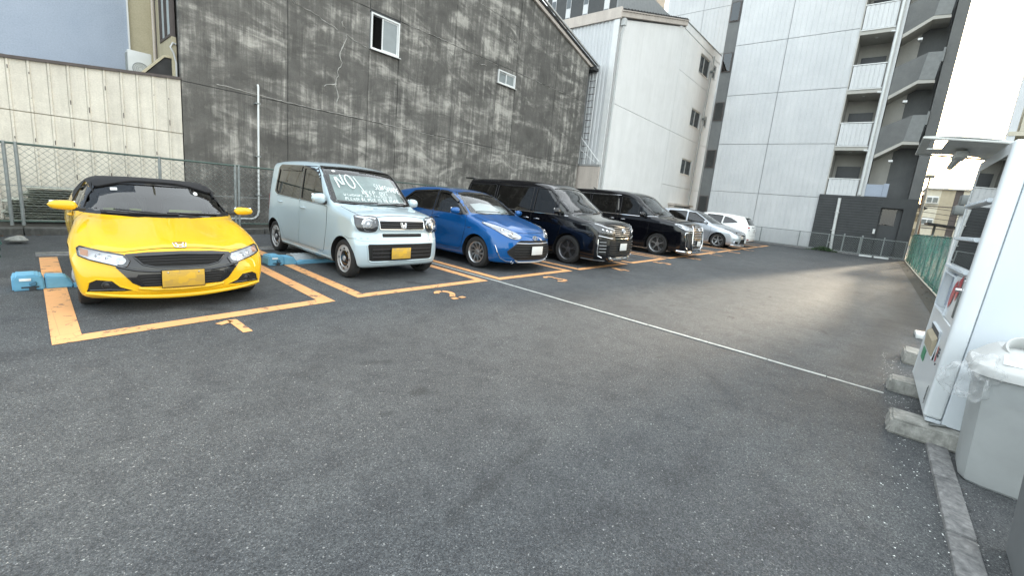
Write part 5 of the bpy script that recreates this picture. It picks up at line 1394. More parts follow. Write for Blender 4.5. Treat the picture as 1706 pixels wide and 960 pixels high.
# kerb and soil below the rear fence and between fence and walls
m = MB()
for i in range(22):
    x = -1.2+i*1.2; m.bbox(x+.004, x+1.196, 10.62, 10.80, -.05, .12+rr.uniform(-.006, .006), .012, 1)
tag(m.build('kerb', 'concrete_kerb_dark'), kind='structure')
m = MB(); nx, ny = 60, 6; vs = []; fs = []
for i in range(nx+1):
    for j in range(ny+1): vs.append((-6+26.8*i/nx, 10.80+1.4*j/ny, .09+rr.uniform(-.02, .03)))
for i in range(nx):
    for j in range(ny): a = i*(ny+1)+j; fs.append((a, a+ny+1, a+ny+2, a+1))
m.add(vs, fs, True); tag(m.build('soil_strip', 'soil'), kind='structure')
# right side: flat kerb stones and the dark verge
kerbr = empty('kerb_line', (0, 0, 0)); tag(kerbr, kind='structure')
x = 1.0
for i in range(5):
    m = MB(); m.bbox(x+.004, x+.60, -.625, -.515, -.05, .022+rr.uniform(-.004, .004), .012, 2); m.build('kerb_stone', 'concrete_curb', kerbr); x += .605
m = MB(); vs = []; fs = []; nx, ny = 50, 5
for i in range(nx+1):
    for j in range(ny+1): vs.append((8.3+22*i/nx, -1.0-.5*j/ny, .006+rr.uniform(0, .012)*(j > 0)))
for i in range(nx):
    for j in range(ny): a = i*(ny+1)+j; fs.append((a, a+ny+1, a+ny+2, a+1))
m.add(vs, fs, True); tag(m.build('verge', 'soil'), kind='structure')
# litter of pale grit along the right edge and leaves at the kerb
m = MB()
for i in range(520):
    x = rr.uniform(2.0, 6.5); y = -.30-abs(rr.gauss(0, .22)) if x > 3.6 else -.5+rr.gauss(0, .12); s = rr.uniform(.002, .0055)
    if rr.random() < .12: x = rr.uniform(.5, 8); y = rr.uniform(-.4, 3.8); s *= .75
    a = rr.uniform(0, 6); m.add([(x+s*math.cos(a+k*2.1)*rr.uniform(.6, 1.2), y+s*math.sin(a+k*2.1), .006+rr.uniform(0, .003)) for k in range(3)]+[(x, y, .006+s*.8)], [(0, 1, 3), (1, 2, 3), (2, 0, 3)])
tag(m.build('grit', 'sticker_white'), 'pale grit scattered over the asphalt by the kerb', 'grit', kind='stuff')
m = MB()
for i in range(260):
    x = rr.uniform(8, 30); y = -1.28+rr.gauss(0, .10); 
    if i < 60: x = rr.uniform(-.3, 3); y = 10.55-abs(rr.gauss(0, .1))
    s = rr.uniform(.015, .05); a = rr.uniform(0, 6)
    m.add([(x+s*math.cos(a), y+s*math.sin(a), .012), (x-s*.4*math.sin(a), y+s*.4*math.cos(a), .02), (x-s*math.cos(a), y-s*math.sin(a), .012), (x+s*.4*math.sin(a), y-s*.4*math.cos(a), .02)], [(0, 1, 2, 3)])
tag(m.build('fallen_leaves', 'wood_brown'), 'dry leaves lying along the foot of the fences', 'leaves', kind='stuff')
# ------------------------------------------------------------------ buildings
def clip_top(poly, f):
    """clip a polygon in (x,z) below the line z=f(x)"""
    out = []; n = len(poly)
    for i in range(n):
        a, b = poly[i], poly[(i+1) % n]; da, db = f(a[0])-a[1], f(b[0])-b[1]
        if da >= 0: out.append(a)
        if da*db < 0: t = da/(da-db); out.append((a[0]+(b[0]-a[0])*t, a[1]+(b[1]-a[1])*t))
    return out
# --- stained concrete building with gable wall
cb = empty('concrete_building', (10.4, 12.0, 0)); tag(cb, 'long building with black-stained concrete gable wall behind the parked cars', 'building')
ORG = Vector((10.4, 12.0, 0))
def part(mb, name, mat, parent, sharp=40):
    """build in world coordinates below a parent that stands elsewhere"""
    o = mb.build(name, mat, parent, sharp); p = parent; off = Vector((0, 0, 0))
    while p is not None: off += p.location; p = p.parent
    o.data.transform(Matrix.Translation(-off)); return o
roof = lambda x: 10.08-.262*abs(x-10.4)
xs = [2.45, 4.63, 6.83, 7.81, 9.98, 12.12, 13.16, 15.81, 18.35]; zs = [0, 3.18, 6.23, 12]
r5 = random.Random(11)
for i in range(8):
    for j in range(3):
        x0, x1, z0, z1 = xs[i]+.008, xs[i+1]-.008, zs[j]+.008, zs[j+1]-.008
        rects = [(z0, z1)]
        if j == 1 and i == 2: rects = [(z0, 5.17)]
        if j == 1 and i == 5: rects = [(z0, 5.57), (6.10, z1)]
        for a, b_ in rects:
            p = clip_top([(x0, a), (x1, a), (x1, b_), (x0, b_)], roof)
            if len(p) < 3: continue
            d = r5.uniform(-.004, .004); m = MB(); m.prism(p, 12.0+d, 12.16, 'Y'); part(m, 'wall_panel', 'wall_stained_pale' if j == 1 and i in (2, 5) else 'wall_stained', cb)
p = [(2.46, 0), (18.34, 0), (18.34, roof(18.34)-.01), (10.4, roof(10.4)-.01), (2.46, roof(2.46)-.01)]
# backing, with true openings at both windows
def back(x0, x1, z0, z1):
    q = clip_top([(x0, z0), (x1, z0), (x1, z1), (x0, z1)], lambda x: roof(x)-.01)
    m.prism(q, 12.02, 12.20, 'Y')
m = MB(); back(2.46, 6.84, 0, 12); back(7.80, 12.13, 0, 12); back(13.15, 18.34, 0, 12); back(6.84, 7.80, 0, 5.165); back(6.84, 7.80, 6.18, 12); back(12.13, 13.15, 0, 5.565); back(12.13, 13.15, 6.105, 12)
part(m, 'backing_wall', 'tower_charcoal', cb)
m = MB(); m.prism([(12.2, 0), (30, 0), (30, roof(18.34)-.05), (12.2, roof(18.34)-.05)], 18.30, 18.34, 'X'); m.prism([(12.2, 0), (30, 0), (30, roof(2.5)-.05), (12.2, roof(2.5)-.05)], 2.47, 2.51, 'X'); part(m, 'end_wall', 'wall_stained', cb)
m = MB()
for s, x1 in ((-1, 2.1), (1, 18.80)):
    m.prism([(10.4, roof(10.4)+.02), (x1, roof(x1)+.02), (x1, roof(x1)+.12), (10.4, roof(10.4)+.12)], 11.86, 26, 'Y')
part(m, 'roof', 'roof_dark', cb)
m = MB()
for x1 in (2.08, 18.82):
    m.prism([(10.4, roof(10.4)+.125), (x1, roof(x1)+.125), (x1, roof(x1)+.19), (10.4, roof(10.4)+.19)], 11.74, 11.84, 'Y')
part(m, 'roof_flashing', 'alu', cb)
m = MB()
for x1 in (2.12, 18.78): m.prism([(10.4, roof(10.4)-.12), (x1, roof(x1)-.12), (x1, roof(x1)+.02), (10.4, roof(10.4)+.02)], 11.90, 11.985, 'Y')
part(m, 'barge_board', 'render_pinkish', cb)
m = MB(); m.box(18.36, 18.80, 11.75, 26, roof(18.8)-.14, roof(18.8)+.0); part(m, 'eave', 'roof_dark', cb)
def sliding_window(parent, x0, x1, z0, z1, y, split=.5, openleft=False, mats=('white_frame', 'pane_grey')):
    """aluminium sliding window set into a wall facing -y"""
    m = MB(); t = .045
    m.box(x0, x1, y-.03, y+.10, z0, z0+t); m.box(x0, x1, y-.03, y+.10, z1-t, z1)
    m.box(x0, x0+t, y-.03, y+.10, z0+t, z1-t); m.box(x1-t, x1, y-.03, y+.10, z0+t, z1-t)
    w = part(m, 'window', mats[0], parent)
    xm = x0+(x1-x0)*split
    for a, b, yy, op in ((x0+t, xm, y+.055, openleft), (xm-.03, x1-t, y+.015, False)):
        if op:
            m = MB(); m.box(a, b, y+.45, y+.47, z0, z1); q = part(m, 'room_shade_sheet', 'shade_black', w)  # black sheet in place of the unlit room behind the open sash
            continue
        m = MB(); s = .035
        m.box(a, b, yy-.012, yy+.012, z0+t, z0+t+s); m.box(a, b, yy-.012, yy+.012, z1-t-s, z1-t)
        m.box(a, a+s, yy-.012, yy+.012, z0+t+s, z1-t-s); m.box(b-s, b, yy-.012, yy+.012, z0+t+s, z1-t-s); part(m, 'sash', mats[0], w)
        m = MB(); m.box(a+s, b-s, yy-.004, yy+.004, z0+t+s, z1-t-s); part(m, 'pane', mats[1], w)
    m = MB(); m.prism([(y-.10, z0-.035), (y+.02, z0-.02), (y+.02, z0), (y-.10, z0-.015)], x0-.03, x1+.03, 'X'); part(m, 'sill', 'alu', w)
    return w
sliding_window(cb, 6.86, 7.80, 5.19, 6.16, 12.0, .42, True)
sliding_window(cb, 12.15, 13.14, 5.59, 6.08, 12.0, .5)
def crack(pts, w=.013, y=11.985, mat='wall_filler', wob=.05, parent=cb):
    rc = random.Random(int(pts[0][0]*100)); q = resample(pts, .10, False); m = MB()
    q = [(a+rc.uniform(-wob, wob)*.5, b+rc.uniform(-wob, wob)*.5) for a, b in q]
    n = len(q); v = []; f = []
    for i, (a, b) in enumerate(q):
        t = Vector(q[min(i+1, n-1)])-Vector(q[max(i-1, 0)]); t.normalize(); nn = Vector((-t.y, t.x))*w*rc.uniform(.35, 1.1)
        for s, dy in ((1, .012), (0, 0), (-1, .012)): v.append((a+nn.x*s, y+dy, b+nn.y*s))
    for i in range(n-1):
        for k in (0, 1): f.append((i*3+k, i*3+k+1, i*3+k+4, i*3+k+3))
    m.add(v, f, True); return part(m, 'crack_filler', mat, parent)
crack([(4.71, 5.63), (5.38, 5.5), (5.9, 5.36)]); crack([(6.16, 5.33), (6.45, 5.22), (6.8, 5.14)])
crack([(6.16, 5.33), (6.08, 5.0), (5.96, 4.8), (6.03, 4.55), (5.93, 4.3), (5.88, 3.93), (5.93, 3.7), (5.90, 3.37)], .015)
crack([(5.88, 3.95), (5.70, 3.93), (5.55, 3.85)], .013); crack([(6.00, 5.62), (6.02, 5.5), (6.12, 5.45)], .014)
for a in ([(3.1, 3.27), (4.5, 3.21)], [(4.5, 3.2), (6.7, 3.2)], [(7.9, 6.24), (10.4, 6.24)], [(10.4, 6.24), (12.1, 6.2)], [(13.3, 6.24), (15.2, 6.22), (17.3, 6.24)], [(11.0, 7.93), (12.6, 7.90)], [(12.8, 7.9), (15, 7.8), (17.3, 7.72)],
          [(7.0, 3.2), (9.3, 3.16)], [(9.6, 3.15), (11.8, 3.13)], [(13.3, 3.1), (17.5, 3.07)]): crack(a, .011, 11.988, wob=.02)
crack([(11.0, 5.98), (11.5, 6.02)], .012); crack([(12.5, 7.4), (12.8, 7.3), (13.1, 7.33)], .012); crack([(9.75, 5.95), (9.95, 5.85)], .012)
# slim white conduit clipped to the wall
cd_ = empty('conduit_pipe', (3.90, 11.9, 0)); tag(cd_, 'thin white conduit running up the stained wall and bending left at its foot', 'pipe')
m = MB(); m.tube([(3.92, 11.93, 3.45), (3.92, 11.9, 3.40), (3.90, 11.9, .42), (3.88, 11.9, .32), (3.82, 11.9, .25), (3.74, 11.9, .22), (3.3, 11.9, .22)], .022, 8); part(m, 'pipe', 'pvc_white', cd_)
for z in (3.0, 1.75, .8):
    m = MB(); m.box(3.85, 3.96, 11.875, 11.99, z, z+.03); part(m, 'clip', 'galv', cd_)
# --- cream corrugated building on the left
sb = empty('siding_building', (0, 12, 0)); tag(sb, 'low building clad in cream metal siding behind the yellow car', 'building')
tp = lambda x: 2.93+.108*x
x = 2.44; i = 0
while x > -5.2:
    x0 = x-.245
    for z0, z1 in ((.12, 2.055), (2.07, None)):
        m = MB(); a, b = x0+.0015, x-.0015; y = 12.0
        za, zb_ = (z1, z1) if z1 else (tp(a), tp(b))
        # shallow pan with a raised standing rib on one side
        prof = [(a, 0), (a+.012, -.022), (a+.034, -.022), (a+.046, 0), (b, 0)]
        v = [(px_, y+py_, z0) for px_, py_ in prof]+[(px_, y+py_, za+(zb_-za)*(px_-a)/(b-a)) for px_, py_ in prof]
        v += [(a, y+.02, z0), (b, y+.02, z0), (a, y+.02, za), (b, y+.02, zb_)]
        n = 5; f = [(k, k+1, n+k+1, n+k) for k in range(n-1)]+[(10, 0, 5, 12), (4, 11, 13, 9)]
        m.add(v, f); o = part(m, 'siding_panel', 'siding_cream', sb)
    x = x0; i += 1
m = MB(); m.prism([(-5.2, 0), (2.43, 0), (2.43, tp(2.43)-.01), (-5.2, tp(-5.2)-.01)], 12.03, 12.2, 'Y'); m.box(-5.2, 2.43, 12.2, 13.9, tp(-5.2)-.3, tp(-5.2)-.05); part(m, 'backing_wall', 'render_cream', sb)
m = MB(); m.prism([(-5.2, tp(-5.2)), (2.44, tp(2.44)), (2.44, tp(2.44)+.05), (-5.2, tp(-5.2)+.05)], 11.95, 12.10, 'Y'); part(m, 'coping', 'flash_dark', sb)
m = MB(); m.box(-5.2, 2.43, 12.1, 14.0, 2.95, 3.0); part(m, 'flat_roof', 'roof_dark', sb)
# dirty rib screws
m = MB()
for k in range(30):
    for z in (2.3, 2.75, 1.6, 1.0):
        if r5.random() < .5: xx = 2.44-.245*k-.245+.027; m.box(xx-.006, xx+.006, 11.968, 11.98, z-.006+r5.uniform(-.1, .1), z+.012)
tag(part(m, 'screw_heads', 'flash_dark', sb), kind='stuff')
# --- pale blue wall and beige house above it
bb = empty('blue_building', (0, 14, 0)); tag(bb, 'tall building with smooth pale blue-grey wall at the upper left', 'building')
m = MB(); m.box(-9, 1.90, 14.0, 20, 2.4, 14); part(m, 'wall', 'wall_blue', bb)
m = MB(); m.box(1.90, 1.93, 13.97, 14.3, 2.9, 14); part(m, 'corner_trim', 'white_frame', bb)
be = empty('beige_house', (2.2, 14, 0)); tag(be, 'narrow beige house wall with one window beside the stained concrete wall', 'house')
m = MB(); m.box(1.935, 2.36, 14.02, 14.3, 2.9, 12); part(m, 'front_wall', 'render_cream', be)
# side wall facing -x with a window opening (y 12.1..13.2, z 4.08..)
m = MB(); m.box(2.36, 2.44, 13.25, 14.3, 2.9, 12); m.box(2.36, 2.44, 12.22, 13.25, 2.9, 4.08); m.box(2.36, 2.44, 12.22, 13.25, 5.3, 12); part(m, 'side_wall', 'render_cream', be)
m = MB()
for z0, z1, y0, y1 in ((4.08, 4.13, 12.22, 13.25), (5.25, 5.3, 12.22, 13.25)): m.box(2.34, 2.43, y0, y1, z0, z1)
for y0 in (12.22, 12.72, 13.20): m.box(2.345, 2.43, y0, y0+.05, 4.13, 5.25)
w = part(m, 'window', 'flash_dark', be); m = MB(); m.box(2.39, 2.40, 12.27, 13.20, 4.13, 5.25); part(m, 'pane', 'frosted', w)
m = MB(); m.tube([(2.33, 13.75, 12), (2.33, 13.75, 2.95)], .03, 8); part(m, 'downpipe', 'render_pinkish', be)
m = MB(); m.tube([(2.33, 13.52, 12), (2.33, 13.52, 2.95)], .012, 6); part(m, 'cable', 'flash_dark', be)
# air conditioner on the roof edge
ac = empty('air_conditioner', (1.98, 13.0, 3.0)); tag(ac, 'white air conditioner outdoor unit on the roof edge above the cream siding', 'air conditioner')
m = MB(); m.bbox(1.72, 2.12, 12.86, 13.12, 3.04, 3.72, .02); part(m, 'casing', 'pvc_grey', ac)
m = MB()
for k in range(9): m.tube([(1.71, 12.90+.022*k, 3.12), (1.71, 12.90+.022*k, 3.66)], .005, 5)
tag(part(m, 'side_louvres', 'galv', ac), kind='stuff')
m = MB(); m.tube([(1.92+.13*math.cos(a*PI/12), 12.85, 3.36+.13*math.sin(a*PI/12)) for a in range(24)], .008, 5, True)
for r_ in (.04, .07, .1): m.tube([(1.92+r_*math.cos(a*PI/12), 12.85, 3.36+r_*math.sin(a*PI/12)) for a in range(24)], .004, 4, True)
part(m, 'fan_grille', 'galv', ac)
for xx in (1.78, 2.06): m = MB(); m.box(xx-.03, xx+.03, 12.84, 13.14, 3.0, 3.04); part(m, 'foot', 'flash_dark', ac)
# dark lean-to roof and pipe in the corner
dr = empty('lean_to_roof', (2.3, 12.5, 3.1)); tag(dr, 'small black weathered roof end in the corner beside the stained wall', 'roof')
m = MB(); m.prism([(1.86, 3.14), (2.44, 3.18), (2.44, 3.62), (2.24, 3.62)], 12.30, 12.9, 'Y'); part(m, 'roof_end', 'roof_dark', dr)
m = MB(); m.prism([(1.84, 3.15), (2.24, 3.63), (2.44, 3.635), (2.44, 3.67), (2.22, 3.665), (1.80, 3.16)], 12.27, 12.95, 'Y'); part(m, 'roof_edge', 'render_cream', dr)
m = MB(); m.tube([(2.42, 12.2, 3.0), (2.42, 12.2, 3.55), (2.38, 12.2, 3.75), (2.33, 12.2, 3.85), (2.38, 12.2, 3.95), (2.43, 12.2, 3.93)], .018, 8); part(m, 'vent_pipe', 'pvc_grey', dr)
# --- white three-storey building
wb = empty('white_building', (26, 10.95, 0)); tag(wb, 'white rendered three-storey building with three windows right of the stained building', 'building')
X0, XM, X1, yw = 18.86, 26.6, 33.8, 10.95
rz = lambda x: 10.30+(x-X0)*.294 if x < XM else 12.58+(x-XM)*.03
def wpan(x0, x1, z0, z1, top=False, holes=()):
    """panel of render, cut round its windows into strips"""
    g_ = .010
    p = [(x0+g_, z0+g_), (x1-g_, z0+g_), (x1-g_, (rz(x1)-.30) if top else z1-g_), (x0+g_, (rz(x0)-.30) if top else z1-g_)]
    m = MB()
    if not holes: m.prism(p, yw, yw+.2, 'Y')
    else:
        zt = z1-g_; xc = x0+g_
        for hx0, hx1, hz0, hz1 in sorted(holes):
            m.box(xc, hx0, yw, yw+.2, z0+g_, zt); m.box(hx0, hx1, yw, yw+.2, z0+g_, hz0); m.box(hx0, hx1, yw, yw+.2, hz1, zt); xc = hx1
        m.box(xc, x1-g_, yw, yw+.2, z0+g_, zt)
    part(m, 'wall_panel', 'render_white', wb)
wins = [(29.85, 31.82, 10.68, 11.86), (32.4, 33.2, 11.0, 11.86), (29.75, 31.6, 7.25, 8.38), (32.35, 33.0, 7.65, 8.38), (29.42, 31.4, 3.98, 5.04)]
wpan(X0, XM, 0, 6.33); wpan(X0, XM, 6.33, 0, True)
wpan(XM, X1, 0, 3.07); wpan(XM, X1, 3.07, 6.33, False, wins[4:]); wpan(XM, X1, 6.33, 9.92, False, wins[2:4]); wpan(XM, X1, 9.92, 12.2, False, wins[:2])
m = MB(); m.box(X0+.03, X1-.05, yw+.22, yw+.3, 0, 12.3); m.box(X1-.04, X1-.01, yw+.01, 18, 0, 12.2); part(m, 'backing_wall', 'joint_dark', wb)
for a, b, c, d in wins: sliding_window(wb, a, b, c, d, yw+.06, .5, False, ('pvc_grey', 'curtain'))
m = MB(); m.prism([(X0-.08, 10.08), (XM+.02, 12.36), (XM+.02, 12.60), (X0-.08, 10.30)], yw-.12, yw+.1, 'Y'); m.prism([(X0-.08, 10.305), (XM+.02, 12.605), (XM+.02, 12.65), (X0-.08, 10.35)], yw-.17, yw+.3, 'Y'); part(m, 'eave_band', 'render_pinkish', wb)
m = MB()
for k in range(24):
    xa = X0+.15+k*.32; za = 10.36+(xa-X0)*.294; m.bbox(xa, xa+.31, yw-.15, yw+1.4, za+.01, za+.14, .04, 1)
tag(part(m, 'roof_tile', 'roof_dark', wb), kind='stuff')
m = MB(); m.prism([(XM+.03, 12.215), (X1, 12.215), (X1, 12.78), (XM+.03, 12.62)], yw-.015, yw+.2, 'Y'); part(m, 'parapet', 'render_white', wb)
m = MB(); m.prism([(XM+.03, 12.625), (X1+.05, 12.785), (X1+.05, 12.83), (XM+.03, 12.67)], yw-.05, yw+.25, 'Y'); part(m, 'coping', 'galv', wb)
m = MB(); pit = .20
for k in range(int(7/pit)):
    y0 = yw+.25+k*pit; v = []
    for a, dx in ((0, 0), (.03, -.03), (.115, -.03), (.145, 0), (pit, 0)): v += [(X0+dx, y0+a, 0), (X0+dx, y0+a, 10.02)]
    m.add(v, [(2*j, 2*j+2, 2*j+3, 2*j+1) for j in range(4)])
tag(part(m, 'ribbed_cladding', 'tower_white', wb), kind='stuff')
m = MB(); m.box(X0+.02, X0+.08, yw, 18, 0, 10.2); m.box(X0+.08, X1, yw+.3, 18, 10.0, 10.1); part(m, 'end_wall', 'render_white', wb)
for k in range(7): m = MB(); m.box(X0-.12, X0-.01, yw-.1+k*1.1, yw+.995+k*1.1, 10.02, 10.50); part(m, 'fascia_panel', 'render_pinkish', wb)
m = MB(); m.box(X0-.08, X0+.01, yw-.02, yw+.25, 0, 10.0); part(m, 'corner_trim', 'white_frame', wb)
m = MB(); m.tube([(X0+.16, yw-.15, 9.9), (X0+.16, yw-.15, 9.6), (X0+.16, yw-.09, 9.4), (X0+.16, yw-.09, .1)], .05, 8); m.box(X0+.06, X0+.26, yw-.24, yw-.04, 9.75, 10.05); part(m, 'downpipe', 'pvc_grey', wb)
m = MB(); m.tube([(32.2, yw-.08, 12.3), (31.95, yw-.08, 5.5), (31.8, yw-.08, .1)], .045, 8); part(m, 'downpipe', 'pvc_grey', wb)
m = MB(); m.box(32.0, 32.3, yw-.22, yw-.02, 11.2, 11.3); part(m, 'vent_hood', 'galv', wb)
m = MB(); m.box(31.9, 32.2, yw-.22, yw-.02, 8.0, 8.1); part(m, 'vent_hood', 'galv', wb)
m = MB(); m.box(28.07, 31.8, yw-.45, yw-.02, 1.82, 1.94); m.box(28.2, 28.3, yw-.4, yw-.02, 1.4, 1.82); m.box(31.3, 31.4, yw-.4, yw-.02, 1.4, 1.82); part(m, 'ledge', 'render_pinkish', wb)
# --- low pinkish wall, balcony rail and cat ladder in the gap
gp = empty('gap_wall', (18.6, 11.6, 0)); tag(gp, 'low pinkish wall with pale coping between stained and white buildings', 'wall')
m = MB(); m.box(18.56, 18.66, 10.90, 12.9, 0, 3.22); part(m, 'wall', 'render_pinkish', gp)
m = MB(); m.box(18.53, 18.69, 10.88, 12.9, 3.225, 3.32); part(m, 'coping', 'alu', gp)
gr_ = empty('stair_railing', (18.6, 11.6, 3.3)); tag(gr_, 'white sloping stair railing above the low pinkish wall', 'railing')
m = MB(); m.tube([(18.6, 12.5, 4.95), (18.6, 10.98, 3.44)], .026, 6); part(m, 'handrail', 'white_frame', gr_)
m = MB(); m.tube([(18.6, 12.5, 4.3), (18.6, 11.2, 3.4)], .018, 6); part(m, 'lower_rail', 'white_frame', gr_)
for k in range(4): y = 12.15-k*.36; m = MB(); m.tube([(18.6, y, 3.3), (18.6, y, 3.44+(y-10.98))], .02, 6); part(m, 'post', 'white_frame', gr_)
ld = empty('cat_ladder', (18.7, 11.9, 3.3)); tag(ld, 'tall metal ladder in the gap beside the stained building', 'ladder')
for ya in (11.75, 12.12): m = MB(); m.tube([(18.7, ya, 3.3), (18.7, ya, 7.6)], .024, 6); part(m, 'rail', 'alu', ld)
for k in range(13): m = MB(); z = 3.6+k*.31; m.tube([(18.7, 11.75, z), (18.7, 12.12, z)], .016, 6); part(m, 'rung', 'flash_dark', ld)
# --- dark tower beyond
db = empty('dark_tower', (60, 42, 0)); tag(db, 'distant dark grey tower with pale vertical window strips above white building', 'building')
m = MB(); m.box(60, 70, 32.8, 49, 0, 44); part(m, 'wall', 'tower_charcoal', db)
for i, yy in enumerate((47.5, 44.5, 41.2, 37.4, 34.2)):
    m = MB(); m.box(59.93, 60.02, yy-.45, yy+.45, 0, 43.9); s = part(m, 'window_strip', 'tower_panel', db)
    for k in range(6): m = MB(); z = 26+k*3; m.box(59.90, 59.94, yy-.38, yy+.38, z, z+1.6); part(m, 'window', 'glass_window', s)
# --- apartment tower
tw = empty('apartment_tower', (30, 4, 0)); tag(tw, 'tall apartment tower with white ribbed panels, balconies and dark grey stair', 'building')
XT = 30.0
def ribbed(parent, X, y0, y1, z0, z1, mat='tower_panel', pit=.27, name='wall_panel', dep=.014):
    """ribbed wall panel facing -x"""
    m = MB(); n = max(1, round((y1-y0)/pit)); p = (y1-y0-.03)/n; v = []; prof = []
    for k in range(n):
        a = y0+.015+k*p; prof += [(a, 0), (a+p*.16, 0), (a+p*.24, -dep), (a+p*.92, -dep)]
    prof += [(y1-.015, 0)]
    v = [(X+dx, yy, z0+.015) for yy, dx in prof]+[(X+dx, yy, z1-.015) for yy, dx in prof]; K = len(prof)
    f = [(k, K+k, K+k+1, k+1) for k in range(K-1)]
    v += [(X+.06, y0+.015, z0+.015), (X+.06, y1-.015, z0+.015), (X+.06, y0+.015, z1-.015), (X+.06, y1-.015, z1-.015)]
    b = 2*K; f += [(b, b+2, K, 0), (K-1, 2*K-1, b+3, b+1), tuple([b]+list(range(K))+[b+1])[::-1], tuple([b+2]+list(range(K, 2*K))+[b+3])]
    m.add(v, f); return part(m, name, mat, parent)
for r_ in range(8):
    z0 = r_*3.0; z1 = z0+3.0
    ribbed(tw, XT, 6.1, 8.95, max(z0, .1), z1); ribbed(tw, XT, 2.75, 6.1, max(z0, .1), z1)
m = MB(); m.box(XT+.05, XT+.3, 2.77, 8.96, 0, 23.9); part(m, 'backing_wall', 'joint_dark', tw)
m = MB(); m.box(XT+.05, XT+.9, 8.97, 9.64, 0, 24); part(m, 'service_strip', 'tower_grey', tw)
for k in range(8):
    z = 1.5+3*k; m = MB(); m.box(XT-.01, XT+.04, 9.02, 9.58, z, z+1.15); w = part(m, 'window', 'flash_dark', tw)
    m = MB(); m.box(XT-.03, XT-.015, 9.07, 9.53, z+.05, z+1.1); part(m, 'pane', 'glass_window', w)
# solid core behind balconies and stair
m = MB(); m.box(XT+1.85, XT+3.6, -1.25, 8.95, 0, 23.8); m.box(XT+.5, XT+1.84, -.84, .96, 0, 2.9); part(m, 'core', 'tower_grey', tw)
# balconies
for k in range(8):
    zf = 2.85+3*k
    if k > 0:
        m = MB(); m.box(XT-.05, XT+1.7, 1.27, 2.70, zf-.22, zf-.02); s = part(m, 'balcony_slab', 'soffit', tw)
        m = MB(); m.lathe([(0, -.03), (.06, -.03), (.06, 0), (.08, 0)], 12, 'Z', T(XT+.6, 2.0, zf-.22)); part(m, 'ceiling_lamp', 'white_frame', s)
    ribbed(tw, XT-.06, 1.30, 2.68, zf+.02, zf+1.22, 'tower_white', .2, 'balcony_parapet', .02)
    m = MB(); m.box(XT-.10, XT+.03, 1.27, 2.70, zf+1.225, zf+1.27); part(m, 'balcony_coping', 'white_frame', tw); m = MB(); m.box(XT-.10, XT+.03, 1.27, 2.70, zf-.03, zf+.015); part(m, 'balcony_edge', 'white_frame', tw)
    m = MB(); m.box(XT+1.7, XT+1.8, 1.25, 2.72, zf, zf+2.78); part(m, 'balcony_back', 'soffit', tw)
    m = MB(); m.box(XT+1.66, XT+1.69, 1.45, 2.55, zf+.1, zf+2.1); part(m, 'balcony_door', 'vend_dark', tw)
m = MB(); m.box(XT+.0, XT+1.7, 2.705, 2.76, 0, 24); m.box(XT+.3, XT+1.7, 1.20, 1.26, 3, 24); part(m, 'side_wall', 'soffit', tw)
m = MB(); m.box(XT-.02, XT+.3, .95, 1.26, 3.2, 24); part(m, 'corner_column', 'tower_white', tw)
m = MB(); m.tube([(XT-.12, 1.16, 24), (XT-.12, 1.16, 3.25)], .07, 10); dp = part(m, 'downpipe', 'pvc_white', tw)
for k in range(7): m = MB(); z = 5.6+3*k; m.tube([(XT-.10, 1.16, z), (XT-.10, 1.42, z+.03)], .045, 8); part(m, 'branch_pipe', 'pvc_white', dp)
# stair: sloping dark parapets, light soffits, landings
for k in range(-1, 7):
    o = 3*k
    P = [(.93, 8.42+o), (-.10, 9.12+o), (-.22, 10.40+o), (.93, 9.82+o)]
    m = MB(); m.prism(P, XT-.02, XT+.10, 'X'); s = part(m, 'stair_parapet', 'tower_grey', tw)
    m = MB(); m.prism([(-.10, 9.12+o), (-.70, 9.07+o), (-.80, 10.38+o), (-.22, 10.40+o)], XT-.05, XT+.09, 'X'); part(m, 'landing_parapet', 'pole_lightgrey', s)
    m = MB(); m.box(XT-.08, XT+.1, -.84, -.76, 9.9+o, 10.55+o); part(m, 'landing_end', 'pole_lightgrey', s)
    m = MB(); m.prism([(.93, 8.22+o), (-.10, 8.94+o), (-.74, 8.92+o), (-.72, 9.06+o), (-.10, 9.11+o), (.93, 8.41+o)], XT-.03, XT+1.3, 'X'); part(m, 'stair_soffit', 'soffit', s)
    m = MB(); m.box(XT+1.25, XT+1.30, .18, .95, 6.9+o, 8.9+o); part(m, 'stair_wall', 'soffit', s)
    m = MB(); m.box(XT+.02, XT+.4, .12, .30, 8.06+o, 8.16+o); part(m, 'rail_end', 'white_frame', s)
m = MB(); m.box(XT+1.32, XT+1.4, -.85, .95, 3, 24); part(m, 'stairwell_wall', 'tower_grey', tw)
m = MB(); m.box(XT, XT+3.7, -1.30, -.86, 0, 24); m.box(XT+.05, XT+3.7, -1.28, 9.6, 24.01, 24.1); part(m, 'end_wall', 'tower_grey', tw)
m = MB(); m.box(XT-.02, XT+.06, .25, .96, 3.22, 3.86); m.box(XT-.06, XT+.05, .02, .24, 3.22, 3.92); part(m, 'blue_parapet', 'wall_blue', tw)
